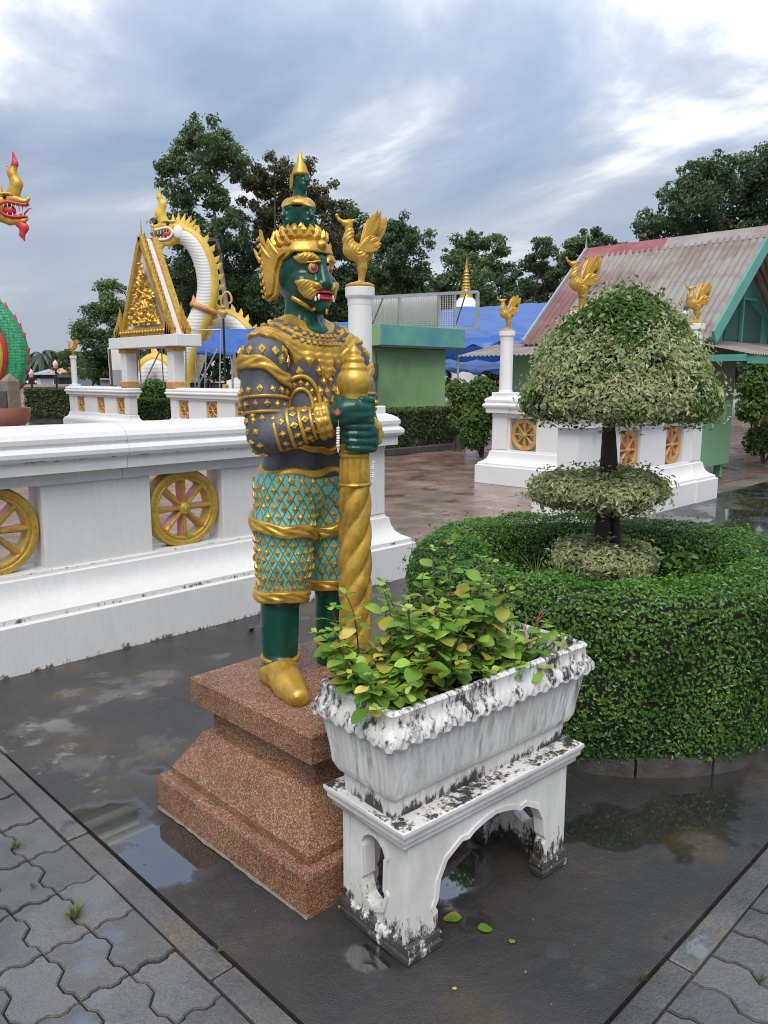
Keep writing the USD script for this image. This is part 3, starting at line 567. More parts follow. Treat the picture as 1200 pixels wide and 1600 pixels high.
# hands: the right one above, its back to the front left; the left one below, fingers wrapped round from the far side
def arc(th0, th1, z0, z1, R, n=5): return [(MAX[0] + R * math.cos(t), MAX[1] + R * math.sin(t), z) for t, z in zip(np.radians(np.linspace(th0, th1, n)), np.linspace(z0, z1, n))]
def s_hands(p):
    d = sd_path(p, [WR + (EL - WR) * .12, WR, (-.058, -.262, .942)], [.038, .036, .032], .02)
    pal = sd_path(p, arc(190, 262, .955, .950, .052), [.024, .029, .029, .026, .021]); pal = np.minimum(pal, sd_path(p, arc(190, 262, .925, .930, .052), [.024, .029, .029, .026, .021]))
    d = smin(d, pal, .02)
    for k, (z, L) in enumerate(((.982, 350), (.960, 362), (.938, 360), (.917, 345))):
        d = smin(d, sd_path(p, arc(252, L, z - .004, z - .010, .0565), [.0125, .0128, .0122, .0112, .009]), .006)
    d = smin(d, sd_path(p, arc(176, 120, .975, .985, .054), [.017, .015, .014, .012, .010]), .012)                 # right thumb, on the body's side
    e = sd_path(p, [WRL + (ELL - WRL) * .12, WRL, (.058, -.262, .856)], [.038, .036, .032], .02)
    e = smin(e, np.minimum(sd_path(p, arc(-10, -80, .872, .872, .052), [.024, .028, .028, .024, .018]), sd_path(p, arc(-10, -80, .842, .845, .052), [.024, .028, .028, .024, .018])), .02)
    for z, L in ((.893, 196), (.870, 188), (.847, 192), (.825, 204)):
        e = np.minimum(e, smin(e, sd_path(p, arc(300, L, z - .004, z + .002, .0575, 6), [.0125, .0128, .0125, .012, .0112, .0092]), .004))
    e = smin(e, sd_path(p, arc(4, 60, .892, .905, .054), [.016, .015, .014, .012, .010]), .012)
    return np.minimum(d, e)
def s_foot(p):
    d = smin(sd_ell(p, (-.135, .012, .030), (.058, .072, .055)), sd_path(p, [(-.145, -.02, .045), (-.185, -.12, .030), (-.212, -.200, .020)], [.060, .048, .036], .02), .03)
    return np.maximum(d, -p[:, 2] + .0015)
def s_legs(p): return both(p, lambda q: smin(s_calf(q), s_foot(q) + .004, .015))
def s_body(p):
    d = smin(s_legs(p), both(p, s_thigh) + .006, .006); d = smin(d, s_hip(p) + .006, .02); d = smin(d, s_torso(p) + .006, .02); d = smin(d, s_arms(p) + .006, .01)
    d = np.minimum(d, smin(s_neck(p), s_head(p), .02)); d = np.minimum(d, s_tiers(p)); return np.maximum(np.minimum(d, s_hands(p)), -p[:, 2] + .001)
part(statue, 'body', sculpt(s_body, (-.32, -.36, -.01), (.32, .16, 1.78), .0042), green_skin, True)
s_shoe = lambda p: np.maximum(s_foot(p) - .002, (p[:, 2] - .100) + (p[:, 1] + .055) * 0.55)
for sgn in (1, -1):
    v, f = sculpt(s_shoe, (-.28, -.27, -.01), (-.05, .11, .13), .004)
    if sgn < 0: v = v * [-1, 1, 1]; f = f[:, ::-1]
    part(statue, 'shoe', (v, f), gold, True)
# clothes
s_jacket = lambda p: np.maximum(smin(s_torso(p), s_arms(p), .012), np.maximum(.796 + .008 * np.sin(np.arctan2(p[:, 1], p[:, 0]) * 5) - p[:, 2], np.minimum(np.linalg.norm(p - WR, axis=1), np.linalg.norm(p - WRL, axis=1)) * -1 + .012))
jacket = part(statue, 'jacket', sculpt(s_jacket, (-.32, -.30, .76), (.32, .15, 1.25), .0045), grey_cloth, True)
part(statue, 'sash', sculpt(lambda p: np.maximum(smin(s_hip(p), sd_ell(p, (0, 0, .79), (.147, .112, .11)), .03) - .004, np.abs(p[:, 2] - .765) - .05), (-.24, -.18, .69), (.24, .18, .84), .005), grey_cloth, True)
s_trous = lambda p: np.maximum(smin(both(p, s_thigh), s_hip(p), .035), np.maximum(p[:, 2] - .735, .30 - p[:, 2]))
trousers = part(statue, 'trousers', sculpt(s_trous, (-.26, -.17, .28), (.26, .17, .76), .0045), turq, True)
# golden bands
def band(f, c, n, half, t, wave=None, k=.006):
    c, n = np.array(c, float), np.array(n, float); n /= np.linalg.norm(n)
    def g(p):
        h = (p - c) @ n
        a = np.arctan2(p[:, 1] - c[1], p[:, 0] - c[0])
        if wave: h = h + wave(a)
        return smax(f(p) - t - (.0030 * np.sin(a * 9 + 2.2 * np.sin(h * 150)) * np.cos(h / half * 1.2) if half > .015 else 0), np.abs(h) - half, k)
    return g
def flames(n, amp): return lambda a: amp * np.abs(np.sin(a * n)) - amp * .5
def gold_band(name, f, c, n, half, t, R, wave=None, h=.0042, k=.006, parent=None):
    c = np.array(c, float); return part(parent or statue, name, sculpt(band(f, c, n, half, t, wave, k), c - R, c + R, h), gold, True)
gold_band('belt', s_hip, (0, 0, .738), (0, 0, 1), .013, .013, np.array([.23, .18, .05]), lambda a: .007 * np.sin(a * 6 + 1))
gold_band('jacket_hem', s_torso, (0, 0, .806), (0.05, 0.05, 1), .011, .018, np.array([.22, .18, .06]), lambda a: .009 * np.sin(a * 4 + 2) + .003 * np.sin(a * 11))
s_thighL = lambda p: s_thigh(p * [-1, 1, 1]); s_calfL = lambda p: s_calf(p * [-1, 1, 1])
RB = np.array([.14, .14, .09])
for s, ft, fc in ((1, s_thigh, s_calf), (-1, s_thighL, s_calfL)):
    gold_band('thigh_band', ft, (-.101 * s, 0, .548), (.20 * s, -.16, 1), .021, .015, RB, lambda a: .010 * np.sin(a * 2 + 1.5) + .004 * np.sin(a * 5))
    gold_band('trouser_cuff', ft, (-.113 * s, 0, .318), (0, -.1, 1), .020, .018, RB, lambda a: .010 * np.sin(a * 2 + 2.6))
    gold_band('anklet', fc, (-.122 * s, .008, .082), (0, 0, 1), .009, .010, RB, k=.010)
d1 = (EL - SH) / np.linalg.norm(EL - SH); d2 = (WR - EL) / np.linalg.norm(WR - EL); d1l = (ELL - SHL) / np.linalg.norm(ELL - SHL); d2l = (WRL - ELL) / np.linalg.norm(WRL - ELL)
RA = np.array([.12, .12, .10])
for (S_, E_, W_, fu, ff, a1, a2) in ((SH, EL, WR, s_upper, s_fore, d1, d2), (SHL, ELL, WRL, s_upperl, s_forel, d1l, d2l)):
    sg_ = -1 if S_[0] < 0 else 1
    gold_band('armband', fu, S_ + (E_ - S_) * .17, a1 + np.array([.30 * sg_, .12, 0]), .020, .013, RA, lambda a: .010 * np.sin(a * 2 + .5) + .004 * np.sin(a * 5))
    for t in (.52, .72): gold_band('arm_ring', fu, S_ + (E_ - S_) * t, a1, .0055, .0065, RA, h=.0036, k=.004)
    for t in (.18, .42, .62, .80): gold_band('arm_ring', ff, E_ + (W_ - E_) * t, a2, .0060, .0065, RA, h=.0036, k=.004)
    cc = E_ + (W_ - E_) * .985
    r_, u_ = np.array(np.cross(a2, [0, 0, 1.0])), None; r_ /= np.linalg.norm(r_); u_ = np.cross(r_, a2)
    def beads(p, ff=ff, cc=cc, a2=a2, r_=r_, u_=u_):
        h = (p - cc) @ a2; a = np.arctan2((p - cc) @ u_, (p - cc) @ r_)
        return smax(ff(p) - .012 - .006 * np.abs(np.cos(a * 6)) * np.abs(np.sin(h / .030 * np.pi * 1.5)), np.abs(h) - .024, .005)
    part(statue, 'bracelet', sculpt(beads, cc - .085, cc + .085, .0036), gold, True)
# collar: a gold plate with pointed petals, two dark rings set with gold blocks
def s_col(p): return np.hypot(p[:, 0], p[:, 1] * 1.25) + .85 * np.maximum(0, 1.2 - p[:, 2])
def petals(p):
    a = np.arctan2(p[:, 0], -p[:, 1]); w = np.abs(((a / (2 * np.pi) * 18) % 1) - .5) * 2
    return .225 + .032 * (1 - w) + .065 * np.clip(1 - np.abs(a) / .30, 0, 1) ** 1.3, w, a
def s_collar(p):
    R, w, a = petals(p); s = s_col(p); t = .011 - .005 * w * (s > .19) + .002 * np.cos(s * 260) * (s > .19)
    return smax(np.minimum(s_torso(p), smin(s_torso(p), np.minimum(s_upper(p), s_upperl(p)), .02)) - t, (s - R) * .7, .004)
part(statue, 'collar', sculpt(s_collar, (-.26, -.20, .96), (.26, .17, 1.27), .0042), gold, True)
for s0 in (.125, .162):
    part(statue, 'collar_band', sculpt(lambda p: smax(smin(s_torso(p), np.minimum(s_upper(p), s_upperl(p)), .02) - .0135, np.abs(s_col(p) - s0) * .8 - .0085, .003), (-.22, -.18, 1.02), (.22, .16, 1.27), .0042), grey_cloth, True)
sj = lambda p: smin(s_torso(p), np.minimum(s_upper(p), s_upperl(p)), .02)
def on_chest(phi, s):
    el = np.radians(np.linspace(-25, 80, 60)); o = np.tile([0, 0, 1.08], (60, 1)); d = np.stack([np.sin(phi) * np.cos(el), -np.cos(phi) * np.cos(el), np.sin(el)], 1)
    p, n, ok = cast(sj, o, d, .34); i = np.argmin(np.abs(s_col(p) - s) + (~ok)); return p[i], n[i]
blk = hull([(x, y, z) for x, y in ((-.0085, -.0075), (.0085, -.0075), (.0085, .0075), (-.0085, .0075)) for z in (-.004,)] + [(x * .75, y * .75, .005) for x, y in ((-.0085, -.0075), (.0085, -.0075), (.0085, .0075), (-.0085, .0075))])
for s0, n in ((.125, 26), (.162, 32)):
    for k in range(n):
        a = -math.pi + 2 * math.pi * k / n
        if abs(a) > 2.3: continue
        p, nn = on_chest(a, s0); r, u, q = frame(nn[None]); part(statue, 'collar_block', put(blk, p + nn * .0135, r, u, q), gold)
# raised diamonds of the costume
def diamond(w, h, t):
    o = [(-w, 0), (0, -h), (w, 0), (0, h)]; V = [(x, y, -.004) for x, y in o] + [(x * .9, y * .9, t * .45) for x, y in o] + [(x * .55, y * .55, t * .55) for x, y in o] + [(0, 0, t)]
    F = [t_ for i in range(2) for k in range(4) for t_ in ((i * 4 + k, i * 4 + (k + 1) % 4, i * 4 + 4 + (k + 1) % 4), (i * 4 + k, i * 4 + 4 + (k + 1) % 4, i * 4 + 4 + k))] + [(8 + k, 8 + (k + 1) % 4, 12) for k in range(4)]
    return np.array(V), np.array(F)
STUDS = [diamond(.0135, .0195, .010), diamond(.0115, .0140, .009), diamond(.0115, .0160, .009)]
bands_j = lambda p: np.minimum.reduce([band(fu, S_ + (E_ - S_) * .17, a1 + np.array([.30 * (-1 if S_[0] < 0 else 1), .12, 0]), .028, .03)(p) for (S_, E_, fu, a1) in ((SH, EL, s_upper, d1), (SHL, ELL, s_upperl, d1l))])
sg_rng = np.random.default_rng(9)
def stud_rows(parent, f, full, a, b, rows, kind, up, skip=None, seen=None, start=None):
    """rows = [(share of the way from a to b, how many round, turn)]"""
    a, b = np.array(a, float), np.array(b, float); ax = (b - a) / np.linalg.norm(b - a)
    e1 = np.cross(ax, [0, 1.0, 0.01]); e1 /= np.linalg.norm(e1); e2 = np.cross(ax, e1)
    for t, n, tw in rows:
        g = (np.arange(n) + tw) * 2 * np.pi / n; d = np.cos(g)[:, None] * e1 + np.sin(g)[:, None] * e2; o = np.tile(a + (b - a) * t, (n, 1))
        p, nn, ok = cast(f, o, d, .26)
        ok &= (np.abs(full(p)) < .006) & (nn @ np.array([-.69, -.69, .2]) > -.45)
        if skip is not None: ok &= ~skip(p)
        r, u, q = frame(nn, up)
        for i in np.nonzero(ok)[0]:   # hand-laid: each a little turned, larger or smaller
            th = sg_rng.normal(0, .16); rr, uu = r[i:i + 1] * math.cos(th) + u[i:i + 1] * math.sin(th), u[i:i + 1] * math.cos(th) - r[i:i + 1] * math.sin(th)
            part(parent, 'stud', put(STUDS[kind], p[i] + sg_rng.normal(0, .0012, 3), rr * sg_rng.uniform(.85, 1.12), uu * sg_rng.uniform(.88, 1.12), q[i:i + 1] * sg_rng.uniform(.75, 1.15)), gold)
hide = lambda p: (bands_j(p) < 0.002) | (s_collar(p) < .004)
def arch_near(p):
    m = np.zeros(len(p), bool)
    for s in (-1, 1):
        a = np.arctan2(p[:, 0], -p[:, 1]) - s * math.radians(44); m |= (np.abs(a) < .50) & (p[:, 2] < 1.058) & (p[:, 2] > .85)
    return m
stud_rows(jacket, s_torso, s_jacket, (0, 0, .86), (0, 0, 1.12), [(t, 24, .5 * (i % 2)) for i, t in enumerate(np.linspace(.30, 1.05, 7))], 0, (0, 0, 1), lambda p: hide(p) | arch_near(p))
stud_rows(jacket, s_upper, s_jacket, SH + [0, 0, .03], EL, [(.02, 11, 0), (.14, 11, .5)], 0, (0, 0, 1), hide)
stud_rows(jacket, s_upper, s_jacket, SH, EL, [(.43, 13, 0), (.62, 13, .5), (.82, 13, 0), (.98, 12, .5)], 1, (0, 0, 1), hide)
stud_rows(jacket, s_fore, s_jacket, EL, WR, [(.06, 11, 0), (.30, 11, .5), (.52, 11, 0), (.71, 10, .5), (.885, 10, 0)], 1, -d2, hide)
stud_rows(jacket, s_arms, s_jacket, EL - d2 * .05, EL, [(.0, 8, 0), (.55, 9, .5)], 1, -d2, hide)
stud_rows(jacket, s_upperl, s_jacket, SHL + [0, 0, .03], ELL, [(.05, 11, 0), (.30, 11, .5)], 0, (0, 0, 1), hide)
for s, ft in ((1, s_thigh), (-1, s_thighL)):
    tb = band(ft, (-.101 * s, 0, .548), (.20 * s, -.16, 1), .027, .03); fo = s_thighL if s > 0 else s_thigh; lim = lambda p, tb=tb, ft=ft, fo=fo: (tb(p) < .002) | (p[:, 2] > .715) | (p[:, 2] < .345) | (fo(p) < ft(p) + .004)
    stud_rows(trousers, s_trous, s_trous, (-.112 * s, 0, .33), (-.085 * s, 0, .72), [(t, 18, .5 * (i % 2)) for i, t in enumerate(np.linspace(.045, .97, 13))], 2, (0, 0, 1), lim)
# horseshoe arches on the flanks of the jacket
for s in (-1, 1):
    for R, r in ((.066, .0075), (.038, .0068)):
        t = np.radians(np.linspace(-22, 202, 26)); a = s * math.radians(44) + R * np.cos(t) / .142; z = .955 + R * 1.45 * np.sin(t)
        p, n, ok = cast(s_torso, np.stack([z * 0, z * 0, z], 1), np.stack([np.sin(a), -np.cos(a), a * 0], 1), .3)
        part(jacket, 'arch_trim', tube(p + n * .003, r, 8), gold, True)
    a, z = [], []
    for k in range(7):
        t = math.radians(15 + 25 * k); aa = s * math.radians(44) + .052 * math.cos(t) / .142; zz = .955 + .052 * 1.45 * math.sin(t)
        p, n, ok = cast(s_torso, np.array([[0, 0, zz]]), np.array([[math.sin(aa), -math.cos(aa), 0]]), .3); r, u, q = frame(n); part(jacket, 'stud', put(STUDS[1], p[0], r, u, q, .85), gold)
# face: eyes, brows, moustache, jaw line
def face_pt(a, z, f=s_head):
    a, z = np.atleast_1d(np.radians(a)).astype(float), np.atleast_1d(z).astype(float); p, n, ok = cast(f, np.stack([z * 0, z * 0 - .01, z], 1), np.stack([-np.sin(a), -np.cos(a), a * 0], 1), .22); return p, n
def plate(outline, t, f=s_head, step=.0035, ridge=None):
    """a raised piece that follows the head: outline of (degrees from the front towards the statue's right, height)"""
    from scipy.spatial import Delaunay
    k = .095 * math.pi / 180; P = sg.Polygon([(a * k, z) for a, z in outline]).buffer(.003).buffer(-.003); x0, y0, x1, y1 = P.bounds
    B = [P.exterior.interpolate(s) for s in np.arange(0, P.exterior.length, step * .8)]
    X, Y = np.meshgrid(np.arange(x0, x1, step), np.arange(y0, y1, step)); I = [sg.Point(x, y) for x, y in zip(X.ravel(), Y.ravel())]; I = [q for q in I if P.contains(q) and P.exterior.distance(q) > step * .5]
    Q = np.array([(q.x, q.y) for q in B + I]); D = Delaunay(Q).simplices; D = D[[P.contains(sg.Point(*Q[d].mean(0))) for d in D]]
    d = np.array([0.0] * len(B) + [P.exterior.distance(q) for q in I]); h = t * (1 - np.exp(-d / .0035))
    if ridge: h = h + ridge(Q) * (d > .004)
    h[:len(B)] = -.003; p, n = face_pt(Q[:, 0] / k, Q[:, 1], f); v = p + n * h[:, None]
    a, b, c = v[D[:, 0]], v[D[:, 1]], v[D[:, 2]]; flip = (np.cross(b - a, c - a) * n[D[:, 0]]).sum(1) < 0; D[flip] = D[flip][:, ::-1]
    return v, D
rid = lambda f_, a_: (lambda Q: a_ * np.sin(Q[:, 0] * f_ + Q[:, 1] * f_ * 1.3))
for s in (1, -1):
    M = lambda o: [(s * a, z) for a, z in o]
    part(statue, 'eyebrow', plate(M([(5, 1.402), (9, 1.428), (20, 1.446), (36, 1.447), (56, 1.432), (66, 1.436), (60, 1.418), (48, 1.404), (36, 1.404), (26, 1.418), (14, 1.416)]), .008, ridge=rid(420, .0016)), gold, True)
    part(statue, 'moustache', plate(M([(7, 1.328), (14, 1.346), (26, 1.356), (42, 1.360), (60, 1.352), (54, 1.338), (52, 1.320), (40, 1.300), (26, 1.292), (18, 1.300), (17, 1.312)]), .0075, ridge=rid(420, .0016)), gold, True)
    a = np.linspace(72, 16, 14); p, n = face_pt(s * a, np.linspace(1.306, 1.266, 14)); part(statue, 'beard_line', tube(p + n * .002, np.r_[.005, np.full(12, .008), .006], 8), gold, True)
    p, n = face_pt(s * 21.5, 1.394); p, n = p[0], n[0]; n = n * .6 + np.array([-s * .25, -.75, 0.0]); n /= np.linalg.norm(n); r, u, q = frame(n[None])
    eye = lathe([(.0, -.012), (.0175, -.012), (.0175, .004), (.0150, .007), (.0125, .0065)], 20, caps=False); part(statue, 'eye_rim', put(eye, p + n * .004, r, u, q), gold, True)
    ball = part(statue, 'eyeball', put(lathe([(.0001, .0105), (.006, .0098), (.0100, .0075), (.0130, .003), (.0135, -.006)], 18, caps=False), p + n * .004, r, u, q), white_gloss, True)
    part(ball, 'iris', put(lathe([(.0001, .0130), (.006, .0122), (.0098, .0092), (.0106, .005)], 16, caps=False), p + n * .004, r, u, q), red_paint, True)
    a = np.linspace(8, 44, 9); p, n = face_pt(s * a, 1.413 - .010 * np.sin(np.linspace(0, 3.1, 9)) * 0 + .002 * np.cos(np.linspace(0, 3, 9))); part(statue, 'eyelid', tube(p + n * .004, .004, 6), gold, True)
p, n = face_pt([0, 0], [1.445, 1.41]); part(statue, 'brow_mark', mv(lathe([(.0001, .0), (.006, .001), (.009, .008), (.006, .012), (.007, .016), (.003, .026), (.0005, .042)], 12), (0, p[0][1] + .004, 1.416)), gold, True)
for z, th in ((1.321, .0042), (1.298, .0052)):
    a = np.linspace(-27, 27, 17); sgnz = 1 if z > 1.31 else -1; p, n = face_pt(a, z + sgnz * (-.010) * (np.abs(a) / 27) ** 2 * 1.0)
    part(statue, 'lip', tube(p + n * .003, th * (1 - .55 * (np.abs(a) / 27) ** 2), 8), red_paint, True)
part(statue, 'mouth', sculpt(lambda p: sd_ell(p, (0, -.112, 1.307), (.028, .010, .008)), (-.035, -.13, 1.29), (.035, -.09, 1.325), .002), red_paint, True)
for s in (1, -1):
    p, n = face_pt([s * 16, s * 10], [1.306, 1.292]); part(statue, 'tooth', mv(lathe([(.0001, -.012), (.0035, -.004), (.0042, .006), (.0001, .009)], 8), p[0] + n[0] * .006 + [0, 0, -.004]), white_gloss, True)
    part(statue, 'tooth', mv(lathe([(.0001, .012), (.003, .004), (.0036, -.006), (.0001, -.009)], 8), face_pt(s * 20, 1.30)[0][0] + face_pt(s * 20, 1.30)[1][0] * .006), white_gloss, True)
part(statue, 'chin_tuft', mv(lathe([(.0001, -.016), (.004, -.010), (.005, 0), (.0001, .006)], 8), face_pt(0, 1.262)[0][0] + [0, -.003, 0]), gold, True)
# headdress: band, dome of small golden leaves, ear pieces, tiers
s_skull = lambda p: sd_ell(p, (0, .006, 1.405), (.097, .107, .120))
hb = lambda p: 1.462 - .55 * np.clip(p[:, 1] + .045, 0, .1) - p[:, 2] * 1.0
part(statue, 'headband', sculpt(lambda p: smax(s_skull(p) - .012, np.abs(hb(p)) - .0185, .005), (-.13, -.13, 1.36), (.13, .14, 1.52), .004), gold, True)
s_dome = lambda p: np.maximum(sd_ell(p, (0, .008, 1.43), (.100, .106, .096)), hb(p) - .0)
dome_ = part(statue, 'crown', sculpt(s_dome, (-.13, -.13, 1.34), (.13, .14, 1.55), .005), gold_dark, True)
leafp = hull([(-.011, 0, -.004), (.011, 0, -.004), (-.012, .010, -.002), (.012, .010, -.002), (0, .028, .006), (-.007, .006, .009), (.007, .006, .009), (0, .018, .011)])
for k in range(5):
    el = math.radians(17 + 14.5 * k); n_ = max(7, int(22 * math.cos(el)))
    for i in range(n_):
        a = 2 * math.pi * (i + .5 * (k % 2)) / n_; d = np.array([[math.cos(a) * math.cos(el), math.sin(a) * math.cos(el), math.sin(el)]])
        if d[0] @ np.array([-.7, -.7, .1]) < -.45: continue
        p, n, ok = cast(s_dome, np.array([[0, .008, 1.43]]), d, .2); r, u, q = frame(n); part(dome_, 'crown_leaf', put(leafp, p[0], r, u * .9 + q * .45, q, 1.28), gold)
part(dome_, 'boss', mv(lathe([(.0001, .016), (.008, .013), (.010, .007), (.017, .003), (.018, -.006)], 14), (0, -.102, 1.468), rx=math.radians(78)), gold, True)
ear_o = [(y - .62 * max(0, y - .045) * 1.05 - .008, z) for y, z in [(-.055, 1.445), (-.012, 1.418), (.002, 1.385), (.010, 1.335), (.016, 1.312), (.050, 1.292), (.078, 1.300), (.094, 1.330), (.112, 1.372), (.120, 1.420), (.130, 1.470), (.140, 1.522), (.118, 1.500), (.092, 1.475), (.052, 1.470), (.015, 1.462)]]
for s in (-1, 1):
    P = sg.Polygon(ear_o).buffer(.004).buffer(-.004); A_ = extrude(P, .012); Bq = extrude(P.buffer(-.010), .010)
    def bend(m, z0):
        y, z, t = m[0][:, 0], m[0][:, 1], m[0][:, 2] + z0; x = .092 + .012 * np.clip(y / .05, -1, 1) + .12 * np.clip(y - .02, 0, 1) + t
        v = np.stack([s * x, y, z], 1); return (v, m[1] if s > 0 else m[1][:, ::-1])
    ear = part(statue, 'ear_piece', join([bend(A_, 0), bend(Bq, .012)]), gold)
    for k in range(9):      # scrolls along the rear edge, three leaves in front
        c = np.array([(.060, 1.310), (.075, 1.328), (.086, 1.350), (.095, 1.374), (.101, 1.398), (.106, 1.422), (.112, 1.446), (.118, 1.468), (.125, 1.490)][k]); c = np.array([c[0] - .62 * max(0, c[0] - .045) * 1.05 - .008, c[1]]); t = np.linspace(0, 4.6, 14); rr = np.linspace(.011, .003, 14) * (1 - .04 * k)
        yz = c + np.stack([rr * np.cos(t + 2.2), rr * np.sin(t + 2.2)], 1); x = .092 + .012 + .12 * np.clip(yz[:, 0] - .02, 0, 1) + .023
        part(ear, 'scroll', tube(np.stack([s * x, yz[:, 0], yz[:, 1]], 1), .0034, 6), gold, True)
    for k in range(3):
        t = np.linspace(0, 1, 8); yz = np.array([-.02 + .03 * k, 1.43 - .012 * k]) + np.stack([t * .050, .038 * t + .02 * t * t], 1); x = .092 + .012 * np.clip(yz[:, 0] / .05, -1, 1) + .12 * np.clip(yz[:, 0] - .02, 0, 1) + .018
        part(ear, 'scroll', tube(np.stack([s * x, yz[:, 0], yz[:, 1]], 1), .008 * np.sin(np.clip(t, .03, .985) * np.pi) + .001, 6), gold, True)
def tier_band(p):
    a = np.arctan2(p[:, 0], -(p[:, 1] - .014)); w = .010 * np.abs(np.sin(2 * a))
    return smax(np.minimum(s_tiers(p), sd_ell(p, (0, .014, 1.600), (.052, .052, .030))) - .005, np.abs(p[:, 2] - (1.612 + w * .9 - .006)) - .016, .005)
part(statue, 'tier_band', sculpt(tier_band, (-.08, -.07, 1.57), (.08, .10, 1.66), .0035), gold, True)
part(statue, 'finial', mv(join([lathe([(.026, -.004), (.030, .000), (.029, .006), (.025, .012), (.022, .022), (.016, .034), (.011, .040), (.009, .052), (.004, .066), (.0005, .080)], 20), hull([(x, y, z) for x in (-.018, .018) for y in (.016, .030) for z in (-.044, .004)] + [(0, .034, -.03)]),
     hull([(-.024 - e, y, z) for e in (0, .006) for y, z in ((.0, .0), (.018, .0), (.020, -.046), (.010, -.040))]), hull([(.024 + e, y, z) for e in (0, .006) for y, z in ((.0, .0), (.018, .0), (.020, -.046), (.010, -.040))])]), (0, .002, 1.698)), gold, True)
# the mace
def spiral(n=44, m=90):
    z = np.linspace(.03, .705, m); a = np.linspace(0, 2 * np.pi, n, endpoint=False); Z, A = np.meshgrid(z, a, indexing='ij'); env = .0500 + .003 * np.sin((Z - .03) / .745 * np.pi)
    r = env * (.84 + .22 * np.abs(np.cos(2.0 * (A - Z * 16.0))) ** .7); v = np.stack([r * np.cos(A), r * np.sin(A), Z], -1).reshape(-1, 3)
    f = [t for i in range(m - 1) for k in range(n) for t in ((i * n + k, i * n + (k + 1) % n, (i + 1) * n + (k + 1) % n), (i * n + k, (i + 1) * n + (k + 1) % n, (i + 1) * n + k))]
    return v, np.array(f)
mp = (MAX[0], MAX[1], 0)
mace = part(statue, 'mace', mv(spiral(), mp), gold, True)
part(mace, 'mace_foot', mv(lathe([(.046, 0.0), (.050, .004), (.046, .012), (.040, .018), (.050, .026), (.048, .034)], 24), mp), gold, True)
def flutes(n=108):
    a = np.linspace(0, 2 * np.pi, n, endpoint=False); rows = []
    for z, r0, k in ((.712, .050, 0), (.716, .0495, 0), (.722, .0485, 1), (.788, .0455, 1), (.793, .046, 0), (.798, .050, 0), (.806, .050, 0), (.811, .045, 0), (.83, .043, 0)):
        r = r0 * (1 + k * (.13 * np.abs(np.cos(a * 6)) ** .7 - .05)); rows.append(np.stack([r * np.cos(a), r * np.sin(a), np.full(n, z)], 1))
    v = np.vstack(rows); f = [t for i in range(len(rows) - 1) for j in range(n) for t in ((i * n + j, i * n + (j + 1) % n, (i + 1) * n + (j + 1) % n), (i * n + j, (i + 1) * n + (j + 1) % n, (i + 1) * n + j))]
    return v, np.array(f)
part(mace, 'fluted_collar', mv(lathe([(.050, .698), (.0555, .703), (.056, .708), (.050, .714)], 28), mp), gold, True)
part(mace, 'grip', mv((flutes()[0] * [1, 1, 0] + [0, 0, 1] * (flutes()[0] * [0, 0, 1] - [0, 0, .095 * 0]), flutes()[1]), mp), gold, 35)
part(mace, 'mace_head', mv(lathe([(.0425, .70), (.0425, .965), (.0445, .985), (.043, .992), (.045, 1.000), (.051, 1.010), (.0555, 1.024), (.0560, 1.038), (.053, 1.052), (.046, 1.062), (.041, 1.068), (.0425, 1.074), (.042, 1.081), (.034, 1.089), (.032, 1.094), (.034, 1.100), (.0325, 1.107), (.022, 1.114), (.0185, 1.119), (.020, 1.124), (.0165, 1.134), (.008, 1.144), (.0005, 1.152)], 28), mp), gold, True)
# finger rings
for th, z, R in ((330, .966, .072), (312, .868, .0715)):
    t = math.radians(th); part(statue, 'finger_ring', mv(lathe([(.0001, .011), (.006, .0095), (.0095, .005), (.0105, -.001), (.009, -.007)], 14), (MAX[0] + (R - .002) * math.cos(t), MAX[1] + (R - .002) * math.sin(t), z), ry=math.radians(90), rz=t), gold, True)

